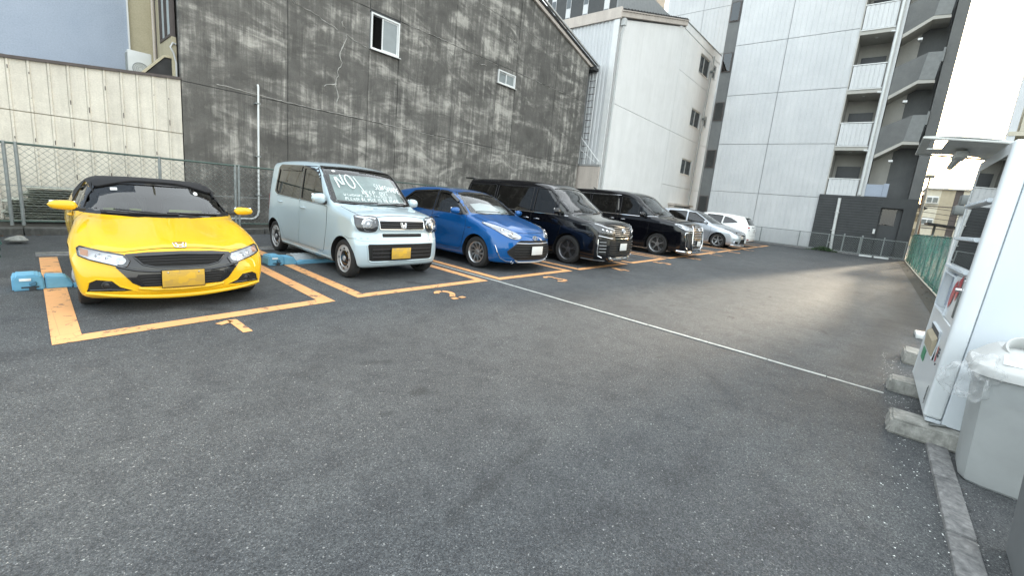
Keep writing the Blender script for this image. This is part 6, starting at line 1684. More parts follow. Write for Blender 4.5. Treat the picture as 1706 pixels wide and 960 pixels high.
# ground floor
m = MB(); m.box(XT-.12, XT+.06, .12, 2.94, 0, 3.19); m.box(XT-.12, XT+.06, -1.30, -.78, 0, 3.19); m.box(XT-.12, XT+.06, -.78, .12, 2.66, 3.19); gf = part(m, 'ground_floor_wall', 'tower_charcoal', tw)
m = MB()
for k in range(1, 22): z = .145*k; m.box(XT-.126, XT-.118, .13, 2.93, z, z+.012)
tag(part(m, 'wall_groove', 'gap_black', gf), kind='stuff')
m = MB(); m.box(XT+.3, XT+.35, -.77, .11, 0, 2.65); d = part(m, 'door', 'vend_dark', gf)
m = MB(); m.box(XT+.26, XT+.30, -.55, .05, 1.75, 2.6); part(m, 'door_glass', 'glass_window', d)
m = MB(); m.box(XT-.2, XT-.13, .14, .24, 1.25, 1.5); part(m, 'intercom', 'white_frame', gf)
m = MB(); m.tube([(XT-.2, 1.97, 3.02), (XT-.2, 1.93, 1.2), (XT-.2, 1.87, .05)], .075, 10); pp = part(m, 'vent_pipe', 'pvc_white', gf)
for z in (2.2, 1.2, .5): m = MB(); m.box(XT-.29, XT-.11, 1.85, 2.05, z, z+.04); part(m, 'pipe_collar', 'pvc_grey', pp)
# wing set back behind the service strip
for r_ in range(4, 9):
    for y0, y1 in ((11.2, 14.3), (14.3, 17.46)): ribbed(tw, 38.0, y0, y1, r_*3.6, r_*3.6+3.6, 'tower_panel', .32)
m = MB(); m.box(38.05, 46, 7.6, 17.5, 0, 32.4); part(m, 'wing_wall', 'tower_panel', tw)  # low-y end extended unseen behind the core to keep sun off white building
# --- cream apartments far behind, lamp post, wires, carport
S_ = 95/60.
def P2(y, z): return (y*S_, (z-1.408)*S_+1.408)
fa = empty('far_apartments', (95, -8, 0)); tag(fa, 'distant cream three-storey apartments beyond the green net fence', 'building')
y1, zt = P2(-2.92, 6.08); y0 = -17.
ys = [y1, P2(-4.05, 0)[0], P2(-5.05, 0)[0], P2(-5.6, 0)[0], y0]
for i, (a, b) in enumerate(zip(ys, ys[1:])):
    m = MB(); m.box(95+(.25 if i == 2 else 0), 103, b, a, 0, zt); part(m, 'wall_section', ('apt_cream', 'apt_tan', 'flash_dark', 'apt_cream')[i], fa)
for zz, z2 in ((5.42, 4.72), (3.20, 2.55), (1.15, .6)):
    for a, b in ((-3.08, -3.95), (-5.75, -6.4)):
        (ya, za), (yb, zb_) = P2(a, zz), P2(b, z2)
        m = MB(); m.box(94.9, 95.04, yb, ya, zb_, za); w = part(m, 'window', 'white_frame', fa)
        for q in (0, 1):
            l = (ya-yb)/2; m = MB(); m.box(94.86, 94.92, yb+q*l+.06, yb+(q+1)*l-.06, zb_+.08, za-.25); part(m, 'pane', 'glass_window', w)
        m = MB(); m.box(94.7, 95, yb-.1, ya+.1, zb_-.14, zb_-.04); part(m, 'sill', 'soffit', w)
    (ya, za) = P2(-2.92, zz-1.05); m = MB(); m.box(94.93, 95.02, y0, ya, za, za+.12); part(m, 'floor_band', 'flash_dark', fa)
m = MB(); m.box(94.6, 103, y0, y1+.2, zt, zt+.25); part(m, 'roof', 'soffit', fa)
m = MB(); m.box(70, 78, -3.6, -1.9, 0, 4.6); fb = m.build('small_house', 'apt_tan'); tag(fb, 'distant low tan house squeezed between tower and cream apartments', 'house')
m = MB(); m.prism([(-3.9, 4.6), (-1.6, 4.6), (-2.7, 5.3)], 69.6, 78.4, 'X'); o = m.build('roof', 'roof_dark', fb)
for z in (3.0, 1.2): m = MB(); m.box(69.9, 70.02, -3.3, -2.3, z, z+.9); m.build('window', 'glass_window', fb)
# tall cream block at the right edge
rb = empty('balcony_building', (27.5, -6, 0)); tag(rb, 'tall cream apartment block with stacked balconies at right edge', 'building')
m = MB(); m.prism([(25.6, -3.2), (25.6, -8), (32.5, -8), (32.5, -4.05)], 0, 26); part(m, 'wall', 'apt_cream', rb)
for k in range(8):
    z = 2.6+2.9*k
    m = MB(); m.box(25.0, 25.58, -8, -3.08, z, z+.16); m.box(25.0, 25.1, -8, -3.35, z+.165, z+1.15); part(m, 'balcony', ('render_cream', 'apt_cream')[k % 2], rb)
    m = MB(); m.box(25.56, 25.6, -5.6, -3.8, z+.2, z+2.1); part(m, 'window', 'glass_window', rb)
m = MB(); m.box(25.02, 25.3, -3.28, -3.06, 0, 26); part(m, 'corner_column', 'tower_white', rb)
# street lamp
la = empty('street_lamp', (45, -2.2, 0)); tag(la, 'tall dark street lamp with small flat head against the sky', 'street lamp')
m = MB(); m.tube([(45, -2.2, 0), (45, -2.2, 3), (45, -2.19, 5.75)], [.10, .085, .06], 10); part(m, 'pole', 'pole_grey', la)
m = MB(); m.bbox(44.75, 45.25, -2.45, -1.95, 5.72, 5.98, .05); part(m, 'lamp_head', 'pole_grey', la)
up = empty('utility_pole', (47, -2.6, 0)); tag(up, 'brown slanted pole standing behind the street lamp', 'pole')
m = MB(); m.tube([(47, -2.55, 0), (47, -2.15, 4.6)], [.13, .10], 8); part(m, 'pole', 'wood_brown', up)
for i, (z0, z1) in enumerate(((3.63, 3.50), (3.30, 3.14), (2.9, 2.8))):
    m = MB(); pts = [(45+.3*i, -1.4-14*k/12, z0+(z1-z0)*k/2.5-.22*math.sin(PI*k/12)) for k in range(13)]; m.tube(pts, .02, 5)
    tag(m.build('overhead_wire', 'wire_black'), ('upper', 'middle', 'lowest')[i]+' overhead wire crossing in front of the cream apartments', 'wire', 'overhead wires')
cpv = empty('carport', (30, -2.4, 0)); tag(cpv, 'dark flat carport roof seen beyond the green net fence', 'carport')
m = MB(); m.prism([(-1.75, 1.98), (-5.2, 1.62), (-5.2, 1.74), (-1.75, 2.06)], 28.6, 31.2, 'X'); part(m, 'roof', 'roof_dark', cpv)
for y in (-2.1, -4.9): m = MB(); m.box(30, 30.1, y-.05, y+.05, 0, 1.95); part(m, 'post', 'pole_grey', cpv)
# ------------------------------------------------------------------ chain-link fences
def chainlink(m, P0, U, V, wu, wv, s, r=.0022):
    """diamond mesh in the plane P0 + u U + v V, clipped to wu x wv; s = diamond pitch"""
    P0, U, V = Vector(P0), Vector(U), Vector(V); Nn = U.cross(V)
    def seg(a, b):
        v = []
        for p in (a, b):
            q = P0+U*p[0]+V*p[1]
            for k in range(3):
                an = 2*PI*k/3; v.append(q+(U*math.cos(an)*.7+V*math.sin(an)*.7+Nn*math.sin(an))*r)
        m.add(v, [(0, 1, 4, 3), (1, 2, 5, 4), (2, 0, 3, 5)])
    for sg in (1, -1):
        k = -wv if sg == 1 else 0
        c = -wv
        while c < wu+wv:
            # line u = c + sg*v
            a0, a1 = 0., wv
            if sg == 1: lo, hi = max(0, -c), min(wv, wu-c)
            else: lo, hi = max(0, c-wu), min(wv, c)
            if hi > lo: seg((c+sg*lo, lo), (c+sg*hi, hi))
            c += s
def fence(name, label, P0, U, length, h, posts, wire='galv_wire', rail='rail_green', post='galv', z0=.12, s=.075, lower=True, r=.0025, pr=.026):
    U = Vector(U); e = empty(name, P0); tag(e, label, 'fence'); Z = Vector((0, 0, 1))
    m = MB(); chainlink(m, (0, 0, z0), U, Z, length, h-z0, s, r); tag(m.build('wire_mesh', wire, e), kind='stuff')
    m = MB(); m.tube([Z*h, U*length+Z*h], .021, 8); m.build('top_rail', rail, e)
    if lower: m = MB(); m.tube([Z*(z0+.02), U*length+Z*(z0+.02)], .018, 8); m.build('bottom_rail', rail, e)
    for p in posts: m = MB(); m.tube([U*p, U*p+Z*(h+.03)], pr, 8); m.build('post', post, e)
    return e
rf = fence('chain_link_fence', 'rusty green chain-link fence running behind the yellow and mint cars', (-.30, 11.2, .03), (1, 0, 0), 20.5, 1.45, [.18, .31, 2.18, 3.50, 3.57, 5.4, 7.3, 9.2, 11.1, 13.0, 14.9, 16.8, 18.7, 20.4], s=.105, r=.0048)
m = MB(); m.tube([(.0, 0, .75), (20.5, 0, .75)], .006, 5); m.build('tension_wire', 'galv', rf)
lf = fence('chain_link_fence', 'short chain-link fence at the far left edge draped with green net', (-.50, 8.2, .0), (0, 1, 0), 3.0, 1.45, [.05, 1.5, 2.95], s=.105, r=.003, z0=.05)
m = MB(); vs = []; fs = []; r8 = random.Random(4); nu, nv = 34, 8
for i in range(nu+1):
    for j in range(nv+1):
        y = .02+i*.080; z = .02+.118*j; b = .05+.035*math.sin(i*.9+j*.5)+.09*(1-j/nv)**2+r8.uniform(0, .02); vs.append((b+(.10 if i < 20 else .02), y, z))
for i in range(nu):
    for j in range(nv): a = i*(nv+1)+j; fs.append((a, a+nv+1, a+nv+2, a+1))
m.add(vs, fs, True); m.build('net', 'net_green', lf)
# pile of old corrugated sheets behind the fence
pl = empty('sheet_pile', (.6, 11.55, .1)); tag(pl, 'pile of old greenish corrugated sheets leaning behind the rear fence', 'sheet pile')
for k in range(14):
    z = .16+.043*k+.006*math.sin(k*2); xo = (-.18 if k < 9 else .05)+r8.uniform(-.05, .05); ln = 2.5+r8.uniform(-.2, .2); m = MB(); n = 12
    v = []
    for i in range(n+1):
        x = xo+ln*i/n; zz = z+.02*math.sin(i*.5+k)*.3+.010*i/n*(k % 3-1)*2
        v += [(x-.6, -.15, zz-.1), (x-.6, -.20+.02*(k % 3), zz-.088), (x-.6, .25, zz-.075), (x-.6, .25, zz-.1)]
    f = []
    for i in range(n):
        for q in range(4): f.append((i*4+q, i*4+(q+1) % 4, i*4+4+(q+1) % 4, i*4+4+q))
    m.add(v, f); m.build('sheet', 'sheet_green', pl)
m = MB(); m.add([(0, 0, 0)], []); 
# lump of concrete at the kerb
bm = bmesh.new(); bmesh.ops.create_icosphere(bm, subdivisions=3, radius=1)
for v in bm.verts:
    n_ = 1+.12*math.sin(v.co.x*5+v.co.y*3)+.08*math.sin(v.co.z*7+1); v.co = Vector((v.co.x*.115*n_, v.co.y*.09*n_, max(-.3, v.co.z)*.06*n_+.02))
me = bpy.data.meshes.new('lump'); bm.to_mesh(me); bm.free()
for p in me.polygons: p.use_smooth = False
o = link('concrete_lump', me, 'concrete_block'); o.location = (-.07, 9.72, .03); tag(o, 'broken lump of pale concrete lying by the left net fence', 'rubble')
# far low fence in front of the tower
ff = fence('chain_link_fence', 'low grey chain-link fence along the foot of the apartment tower', (29.55, -1.25, 0), (0, 1, 0), 10.5, .98, [.02, 1.9, 3.3, 4.7, 6.7, 8.6, 10.4], 'galv_wire', 'galv', 'galv', .10, .11, True, .004, .03)
m = MB(); m.bbox(29.45, 29.65, -1.3, 9.3, 0, .09, .01); tag(m.build('kerb', 'concrete_curb'), kind='structure')
for y, w in ((.55, .07), (-.35, .05), (1.35, .06)):
    m = MB(); m.box(29.62, 29.70, y, y+w, 0, 1.1); tag(m.build('steel_post', 'galv'), {.55: 'pale steel post behind the low fence left of the tower door', -.35: 'slim steel post behind the low fence right of the tower door', 1.35: 'steel post behind the low fence beside the white vent pipe'}[y], 'post', 'steel posts at the tower')
for i, (y0, y1) in enumerate(((.02, .56), (-.66, -.06))):
    m = MB(); m.bbox(29.05, 29.2, y0, y1, .0, .09, .02); tag(m.build('wheel_stop', 'pvc_white'), ('left', 'right')[i]+' one of two white wheel stops at the far low fence', 'wheel stop', 'white wheel stops')
m = MB(); r9 = random.Random(8)
for i in range(420):
    x = 29.35+r9.gauss(0, .09); y = 2.15+r9.gauss(0, .32); h = r9.uniform(.03, .26)*math.exp(-((y-2.15)/.5)**2); s = .035
    a = r9.uniform(0, 6.3); m.add([(x+s*math.cos(a), y+s*math.sin(a), h), (x-s*math.sin(a)*.5, y+s*math.cos(a)*.5, h+.03), (x-s*math.cos(a), y-s*math.sin(a), h+.01), (x+s*math.sin(a)*.5, y-s*math.cos(a)*.5, h-.02)], [(0, 1, 2, 3)])
tag(m.build('weeds', 'leaf_green'), 'low dark weeds growing at the foot of the far fence', 'weeds', kind='stuff')
# green net fence on the right
gf_ = fence('net_fence', 'fence wrapped in translucent green net along the right side of the lot', (8.6, -1.42, 0), (1, 0, 0), 21.2, 1.42, [.03+1.93*k for k in range(12)], 'galv_wire', 'rail_green', 'galv', .06, .12, True, .003, .028)
m = MB(); vs = []; fs = []; nu, nv = 150, 9
for i in range(nu+1):
    for j in range(nv+1):
        x = .02+21.1*i/nu; z = .03+1.38*j/nv; y = .045+.022*math.sin(i*.63+j*.35)+.012*math.sin(i*1.9)+r8.uniform(0, .012)+.04*(1-j/nv)**2
        if j == nv: z += .02*math.sin(i*.42)
        vs.append((x, y, z))
for i in range(nu):
    for j in range(nv): a = i*(nv+1)+j; fs.append((a, a+nv+1, a+nv+2, a+1))
m.add(vs, fs, True); m.build('net', 'net_green', gf_)
m = MB(); m.tube([(0, .12, .03), (6, .10, .035), (12, .12, .03), (21, .1, .03)], .02, 6); m.build('hem_rope', 'siding_cream', gf_)
pst = empty('steel_column', (8.1, -.82, 0)); tag(pst, 'grey steel column with stepped cap just behind the vending machine', 'post')
m = MB(); m.box(8.05, 8.15, -.87, -.77, 0, 1.72); part(m, 'shaft', 'pvc_grey', pst)
m = MB(); m.bbox(7.98, 8.22, -.95, -.70, 1.72, 1.84, .01); m.bbox(8.0, 8.25, -1.0, -.74, 1.845, 1.98, .01); part(m, 'cap', 'pole_grey', pst)
m = MB(); m.bbox(7.95, 8.28, -.96, -.66, 0, .06, .01); part(m, 'foot', 'pvc_white', pst)

rp = empty('rusty_post', (-.24, 7.25, 0)); tag(rp, 'short rust-brown steel post at the far left edge of the lot', 'post')
m = MB(); m.tube([(0, 0, 0), (0, 0, .85)], .03, 10); m.build('shaft', 'wood_brown', rp)
m = MB(); m.lathe([(0, .87), (.034, .865), (.036, .845), (.03, .84)], 12); m.build('cap', 'wood_brown', rp)
# ------------------------------------------------------------------ parking locks
def parking_lock(x, y, rz, label):
    e = empty('parking_lock', (x, y, 0), rz); tag(e, label, 'parking lock', 'blue parking locks between the bays')
    m = MB(); m.prism([(-.11, 0), (.11, 0), (.108, .115), (.085, .15), (-.085, .155), (-.109, .12)], -.13, .13, 'Y')
    bm = bmesh.new(); me = m.mesh(); bm.from_mesh(me); bmesh.ops.bevel(bm, geom=list(bm.edges), offset=.012, segments=2, affect='EDGES'); bm.to_mesh(me); bm.free()
    b = link('lock_body', me, 'shop_blue', e)
    m = MB(); m.bbox(-.07, .05, -.10, .10, .15, .158, .003, 1); m.build('lid', 'shop_blue', e)
    m = MB(); m.bbox(-.06, .02, -.137, -.129, .10, .125, .002, 1); m.build('label_plate', 'label_white', e)
    m = MB(); m.lathe([(0, -.018), (.02, -.018), (.028, -.006), (.028, 0)], 14, 'Y', T(.03, -.131, .07)); m.build('key_cover', 'lock_blue_dark', e)
    m = MB(); m.box(-.05, .07, -.138, -.128, .03, .042); m.box(.0, .05, -.142, -.128, 0, .03); m.build('latch', 'vend_dark', e)
    m = MB(); m.prism([(.115, 0), (.31, 0), (.31, .05), (.26, .12), (.115, .13)], -.12, .11, 'Y', None)
    bm = bmesh.new(); me = m.mesh(); bm.from_mesh(me); bmesh.ops.bevel(bm, geom=list(bm.edges), offset=.01, segments=2, affect='EDGES'); bm.to_mesh(me); bm.free(); link('hinge_housing', me, 'shop_blue', e)
    m = MB(); m.prism([(.315, 0), (1.0, 0), (1.0, .02), (.9, .05), (.40, .055), (.315, .03)], -.12, -.02, 'Y'); m.build('ramp', 'shop_blue', e)
    f = MB(); f.prism([(-.02, 0), (.42, 0), (.40, .05), (.34, .10), (.22, .12), (.10, .10), (.0, .05)],   .34, .95, 'X'); fl = f.build('flap', 'tread_grey', e)
    m = MB()
    for i in range(9):
        for j in range(5): m.lathe([(0, .008), (.014, .006), (.018, 0)], 6, 'Z', T(.38+.063*i, .05+.07*j, .05+.065*math.exp(-((.05+.07*j-.22)/.16)**2)))
    tag(m.build('tread_studs', 'tread_grey', fl), kind='stuff')
    return e
parking_lock(-.01, 6.50, .02, 'blue parking lock box left of the yellow car')
parking_lock(2.50, 7.05, .02, 'blue parking lock beside the mint kei car')
for k in range(2, 8):
    if k in (3, 5, 6): parking_lock(2.5*k-.03, 7.0, 0, {3: 'blue parking lock in the shade beside the minivan with wide lip', 5: 'blue parking lock in the empty bay beyond the big minivan', 6: 'blue parking lock in the shade beside the silver estate'}[k])
# ------------------------------------------------------------------ vending machine
VX0, VX1, VY, VB, VT = 4.08, 5.30, -.475, .115, 2.06
v = empty('vending_machine', (VX0, VY, 0)); tag(v, 'white drinks vending machine standing on concrete blocks', 'vending machine')
m = MB(); m.bbox(VX0+.004, VX1-.004, VY-.78, VY-.102, VB, VT-.02, .012, 2); part(m, 'cabinet', 'vend_white', v)
# door: side stiles, rails and windows between them
m = MB()
m.bbox(VX0, VX0+.085, VY-.10, VY, VB+.03, VT, .02, 3); m.bbox(VX1-.05, VX1, VY-.10, VY, VB+.03, VT, .012, 2)
for z0, z1 in ((VB+.03, .80), (1.14, 1.20), (1.395, 1.43), (1.665, 1.70), (VT-.085, VT)): m.bbox(VX0+.086, VX1-.051, VY-.10, VY-.004, z0, z1, .006, 1)
m.bbox(VX0+.086, VX0+.52, VY-.10, VY-.004, .805, 1.135, .006, 1)
door = part(m, 'door', 'vend_front', v)
m = MB(); m.box(VX0+.087, VX1-.052, VY-.60, VY-.59, 1.20, VT-.085); m.box(VX0+.087, VX1-.052, VY-.59, VY-.10, 1.20, 1.21); part(m, 'display_back', 'vend_dark', door)
for z0, z1 in ((1.20, 1.395), (1.43, 1.665), (1.70, VT-.085)):
    m = MB(); m.box(VX0+.087, VX1-.052, VY-.014, VY-.007, z0, z1); part(m, 'display_window', 'glass_window', door)
    m = MB(); m.tube([(VX0+.12, VY+.006, z0-.017), (VX1-.10, VY+.006, z0-.017)], .016, 8)
    for k in range(12): m.box(VX0+.16+.075*k, VX0+.20+.075*k, VY+.014, VY+.024, z0-.028, z0-.008)
    part(m, 'button_rail', 'vend_white', door)
# cans on the shelves
cans = [('print_red', .0), ('print_green', .1), ('wall_blue', 0), ('apt_tan', 0), ('print_dark', 0), ('sticker_white', 0)]
for r_, z in enumerate((1.215, 1.44, 1.71)):
    for k in range(10):
        m = MB(); m.lathe([(0, 0), (.026, .0), (.03, .01), (.03, .15), (.022, .17), (0, .17)], 14, 'Z', T(VX0+.16+.10*k, VY-.14, z)); part(m, 'sample_can', cans[(k*5+r_*2) % 6][0], door)
m = MB(); m.box(VX0+.53, VX1-.07, VY-.06, VY-.055,   .83, 1.12); pan = part(m, 'side_panel', 'wall_blue', door)
m = MB(); m.tube([(VX0+.50, VY, .82), (VX1-.08, VY, .82), (VX1-.08, VY, 1.12), (VX0+.50, VY, 1.12)], .008, 5, True); part(m, 'panel_frame', 'vend_white', door)
# coin unit: slot, lever, buttons, red printed swirl
m = MB(); m.bbox(VX0+.10, VX0+.14, VY-.006, VY+.004, .86, 1.05, .003, 1); part(m, 'coin_panel', 'pole_grey', door)
m = MB(); m.lathe([(0, .03), (.012, .028), (.016, .0)], 12, 'Y', T(VX0+.12, VY, 1.06)); part(m, 'return_lever', 'chrome', door)
m = MB()
sw = [(.40, .70), (.36, .76), (.33, .80), (.31, .85), (.27, .88), (.24, .93), (.22, .96)]
def flat_band(pts, ws, y, dx=0., dz=0., k=1.):
    pts = [(a+dx, b+dz) for a, b in pts]; ws = [w_*k for w_ in ws]
    v = []; f = []; n = len(pts)
    for i, (a, b) in enumerate(pts):
        t = Vector(pts[min(i+1, n-1)])-Vector(pts[max(i-1, 0)]); t.normalize(); nn = Vector((-t.y, t.x))*ws[i]
        v += [(VX0+a+nn.x, y, b+nn.y), (VX0+a-nn.x, y, b-nn.y)]
    for i in range(n-1): f.append((2*i, 2*i+1, 2*i+3, 2*i+2))
    m.add(v, f)
flat_band(chaikin([(.42, .66), (.37, .74), (.33, .80), (.27, .84)], 2, False), [.016, .028, .034, .036, .036, .034, .032, .028, .024, .020, .018, .014, .012, .01, .01, .01][:len(chaikin([(.42, .66), (.37, .74), (.33, .80), (.27, .84)], 2, False))], VY+.0, .06, .24, 1.9)
flat_band(chaikin([(.29, .83), (.23, .88), (.20, .93), (.22, .97)], 2, False), [.03]*len(chaikin([(.29, .83), (.23, .88), (.20, .93), (.22, .97)], 2, False)), VY+.0005, .0, .17, 1.7)
flat_band(chaikin([(.30, .90), (.25, .93), (.22, .90)], 2, False), [.018]*len(chaikin([(.30, .90), (.25, .93), (.22, .90)], 2, False)), VY-.0018, 0, .19, 1.)
part(m, 'red_logo', 'print_red', door)
m = MB()
for k, z in enumerate((.60, .575, .55)): m.box(VX0+.16, VX0+.20+.02*k, VY-.003, VY+.0015, z, z+.014)
m.lathe([(0, .006), (.008, .006), (.008, 0)], 10, 'Y', T(VX0+.155, VY, .50)); m.box(VX0+.12, VX0+.128, VY, VY+.002, .20, .34); m.box(VX0+.15, VX0+.156, VY, VY+.002, .22, .32); part(m, 'small_print', 'print_dark', door)
# delivery flap and lower stickers
m = MB(); m.tube([(VX0+.36, VY, .49), (VX0+.86, VY, .49), (VX0+.86, VY, .70), (VX0+.36, VY, .70)], .010, 6, True); fp = part(m, 'delivery_frame', 'vend_white', door)
m = MB(); m.box(VX0+.36, VX0+.86, VY-.001, VY+.003, .49, .70); part(m, 'delivery_recess', 'vend_dark', fp)
m = MB(); m.prism([(VY+.004, .50), (VY+.02, .51), (VY+.03, .62), (VY+.004, .65)], VX0+.37, VX0+.85, 'X'); part(m, 'delivery_flap', 'apt_tan', fp)
m = MB(); flat_band(chaikin([(.24, .50), (.27, .54), (.24, .57), (.27, .61)], 2, False), [.022]*len(chaikin([(0, 0)]*4, 2, False)), VY-.001); part(m, 'red_sticker', 'print_red', door)
m = MB(); m.box(VX0+.80, VX0+1.0, VY-.001, VY+.0015, .36, .46); part(m, 'green_sticker', 'print_green', door)
m = MB(); m.box(VX0+.006, VX0+.05, VY-.07, VY-.045, VB+.005, VB+.028); m.box(VX0+.01, VX1-.01, VY-.10, VY-.02, VB, VB+.026); part(m, 'hinge', 'vend_white', v)
for xx in (VX0+.1, VX1-.1):
    for yy in (VY-.15, VY-.68): m = MB(); m.lathe([(0, 0), (.03, 0), (.03, .02), (.015, .022), (.015, .05)], 12, 'Z', T(xx, yy, VB-.045)); part(m, 'levelling_foot', 'dark_metal', v)
v.location.z = .0; v.rotation_euler = (math.radians(1.8), 0, 0)
# lamp hood projecting over the machine front: plate with a long slot, bracket, lamp tube
hd = empty('lamp_hood', (VX0+.3, -.3, 2.1)); tag(hd, 'curved grey lamp hood with slot hole above vending machine front', 'lamp hood')
m = MB(); X0, X1, Y0, Y1 = 4.34, 5.22, -.60, -.125
def hz(y): return 2.115-.045*((y+.2)/.4)**2
ny = 10
for (xa, xb, ya, yb) in ((X0, X0+.14, Y0, Y1), (X0+.14, X0+.60, Y0, Y1-.14), (X0+.60, X1, Y0, Y1), (X0+.14, X0+.60, Y1-.05, Y1)):
    for k in range(ny):
        a = ya+(yb-ya)*k/ny; b = ya+(yb-ya)*(k+1)/ny
        m.add([(xa, a, hz(a)), (xb, a, hz(a)), (xb, b, hz(b)), (xa, b, hz(b)), (xa, a, hz(a)+.009), (xb, a, hz(a)+.009), (xb, b, hz(b)+.009), (xa, b, hz(b)+.009)], [(0, 3, 2, 1), (4, 5, 6, 7), (0, 1, 5, 4), (2, 3, 7, 6), (0, 4, 7, 3), (1, 2, 6, 5)])
part(m, 'hood_plate', 'canopy_grey', hd)
m = MB(); m.tube([(X0, Y0, hz(Y0)), (X0, Y1, hz(Y1)), (X1, Y1, hz(Y1)), (X1, Y0, hz(Y0))], .008, 8); part(m, 'hood_rim', 'canopy_grey', hd)
m = MB(); m.bbox(X0+.46, X0+.72, -.42, -.34, 2.03, 2.09, .02); m.tube([(X0+.58, -.38, 2.06), (X0+.86, -.36, 2.0)], [.03, .022], 8); part(m, 'lamp_bracket', 'canopy_grey', hd)
# blocks the machine stands on
def block(x0, x1, y0, y1, h, label, seed):
    bm = bmesh.new(); bmesh.ops.create_cube(bm, size=1); rq = random.Random(seed)
    for q in bm.verts:
        tp_ = q.co.z > 0; q.co = Vector(((x0+x1)/2+q.co.x*(x1-x0)*(.82 if tp_ else 1), (y0+y1)/2+q.co.y*(y1-y0)*(.95 if tp_ else 1), h/2+q.co.z*h))
    bmesh.ops.bevel(bm, geom=list(bm.edges), offset=.014, segments=2, affect='EDGES')
    bmesh.ops.subdivide_edges(bm, edges=[e for e in bm.edges if e.calc_length() > .06], cuts=3, use_grid_fill=True)
    for q in bm.verts: q.co += Vector([rq.uniform(-.003, .003) for _ in range(3)])
    me = bpy.data.meshes.new('block'); bm.to_mesh(me); bm.free(); me.polygons.foreach_set('use_smooth', [True]*len(me.polygons)); me.set_sharp_from_angle(angle=math.radians(30))
    o = link('concrete_block', me, 'concrete_block'); return tag(o, label, 'concrete block', 'concrete blocks under the vending machine')
block(3.92, 4.24, -.98, -.30, .105, 'nearest long concrete block under the vending machine', 1)
block(4.98, 5.26, -.98, -.315, .105, 'middle concrete block under the far end of the vending machine', 2)
block(6.2, 6.62, -.82, -.46, .13, 'rounded pale concrete block farthest behind the vending machine', 3)
m = MB(); m.tube([(4.02, -.52, .115), (4.12, -.64, .115), (4.16, -.70, .115)], .009, 6); o = m.build('metal_strip', 'pole_grey'); tag(o, 'thin grey metal strip lying on the nearest concrete block', 'metal strip')
# ------------------------------------------------------------------ bins
def rounded_rect(hx, hy, ch, n=4):
    p = []
    for sx, sy, a0 in ((1, 1, 0), (-1, 1, 90), (-1, -1, 180), (1, -1, 270)):
        for k in range(n+1):
            a = math.radians(a0+90*k/n); p.append((sx*(hx-ch)+ch*math.cos(a), sy*(hy-ch)+ch*math.sin(a)))
    return p
def loft(m, rings, smooth=True):
    n = len(rings[0]); v = [q for r in rings for q in r]; f = []
    for i in range(len(rings)-1):
        for k in range(n): f.append((i*n+k, i*n+(k+1) % n, (i+1)*n+(k+1) % n, (i+1)*n+k))
    f.append(tuple(range(n))[::-1]); f.append(tuple(range((len(rings)-1)*n, len(rings)*n)))
    m.add(v, f, smooth)
bn = empty('recycling_bin', (3.70, -.89, 0), -.05); tag(bn, 'light grey can recycling bin with two round holes and plastic bag', 'bin')
m = MB(); rg = []
for z, s in ((0, .80), (.012, .83), (.05, .845), (.30, .89), (.62, .955), (.66, .962)):
    rg.append([(a, b, z) for a, b in rounded_rect(.235*s, .30*s, .10*s, 2)])
loft(m, rg); m.build('bin_body', 'bin_grey', bn, 25)
m = MB(); rg = []
for z, s in ((.655, 1.0), (.66, 1.05), (.70, 1.055), (.715, 1.04), (.735, .97), (.785, .84), (.815, .72), (.82, .60)):
    rg.append([(a, b, z) for a, b in rounded_rect(.245*s, .31*s, .12*s, 4)])
loft(m, rg); lid = m.build('bin_lid', 'bin_lid', bn, 30)
for sx, sy in ((-.09, .135), (-.09, -.035)):       # angled mouth tubes
    M = T(sx, sy, .80, 0, math.radians(-42), 0)
    m = MB(); m.lathe([(.098, -.05), (.086, .045), (.083, .056), (.076, .058), (.070, .050), (.066, -.02), (.060, -.06)], 32, 'Z', M); h_ = m.build('mouth_ring', 'bin_lid', lid)
    m = MB(); m.lathe([(0, -.03), (.066, -.03)], 24, 'Z', M); m.build('mouth_hole', 'shade_black', h_)
m = MB(); m.bbox(-.035, .035, -.06, .06, -.002, .002, .001, 1, T(-.205, .16, .772, 0, math.radians(-40), 0)); m.build('label', 'label_white', lid)
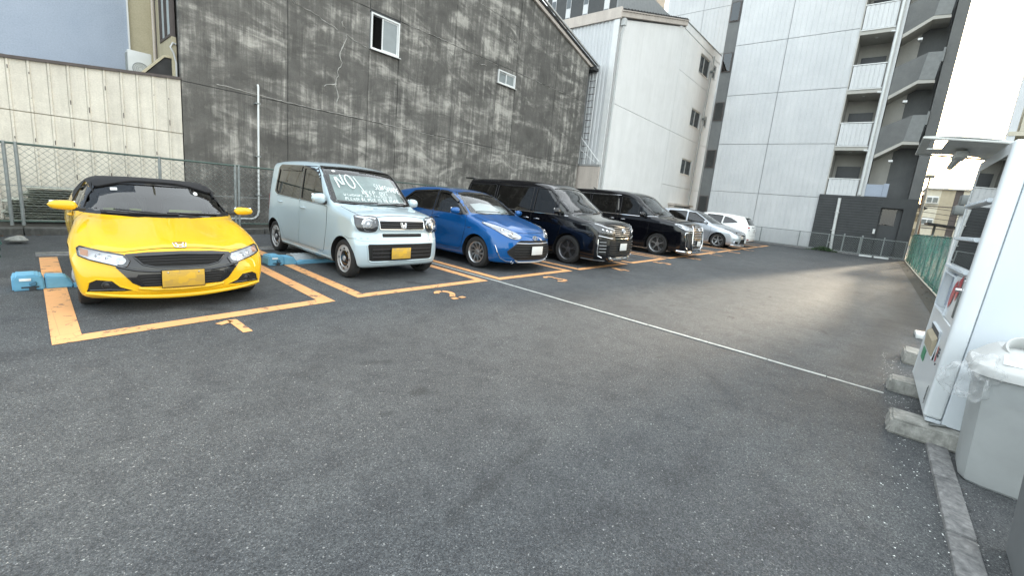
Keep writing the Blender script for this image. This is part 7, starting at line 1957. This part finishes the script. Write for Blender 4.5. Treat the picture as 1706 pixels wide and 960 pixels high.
# crumpled clear bag hanging out below the lid
bm = bmesh.new(); bmesh.ops.create_icosphere(bm, subdivisions=5, radius=1); rq = random.Random(3)
from mathutils import noise as mn
for q in bm.verts:
    p = q.co.copy(); n_ = mn.noise(p*1.6)*.45+mn.noise(p*3.3)*.28+abs(mn.noise(p*6.))*.10
    q.co = Vector((p.x*.075*(1+n_), p.y*.10*(1+n_), p.z*.12*(1+n_)-(.03*p.y)))
me = bpy.data.meshes.new('bag'); bm.to_mesh(me); bm.free()
o = link('plastic_bag', me, 'bag_film'); o.location = (3.50, -.565, .64); tag(o, 'crumpled clear plastic bag hanging from the grey bin rim', 'plastic bag')
me.polygons.foreach_set('use_smooth', [True]*len(me.polygons))
m = MB(); vs = []; fs = []; nu, nv = 46, 10
ring = rounded_rect(.245*.985, .31*.985, .12, 8)
for i, (a, b) in enumerate(ring):
    for j in range(nv+1):
        k = 1+.012*math.sin(i*1.9+j*.8)+.004*j/nv; dz = .03*math.sin(i*.8)+.05*math.sin(i*.33+1); vs.append((a*k, b*k, .66-(.10+dz)*j/nv))
R_ = len(ring)
for i in range(R_):
    for j in range(nv): p, q = i*(nv+1)+j, ((i+1) % R_)*(nv+1)+j; fs.append((p, q, q+1, p+1))
m.add(vs, fs, True); m.build('bag_skirt', 'bag_film', bn)
b2 = empty('bin', (2.66, -.95, 0), -.05); tag(b2, 'darker grey bin body cut off at the lower right corner', 'bin')
m = MB(); rg = []
for z, s in ((0, .86), (.012, .89), (.06, .90), (.35, .95), (.70, 1.0)): rg.append([(a, b, z) for a, b in rounded_rect(.26*s, .27*s, .05*s, 3)])
loft(m, rg); m.build('bin_body', 'bin_dark', b2, 25)
m = MB(); rg = []
for z, s in ((.70, 1.04), (.75, 1.05), (.78, .98), (.80, .8)): rg.append([(a, b, z) for a, b in rounded_rect(.26*s, .27*s, .06*s, 3)])
loft(m, rg); m.build('bin_lid', 'bin_dark', b2, 25)
# ------------------------------------------------------------------ put the cars in their bays
for _f in (car_yellow, car_mint, car_blue, car_van_a, car_van_b, car_silver, car_white):
    _f()
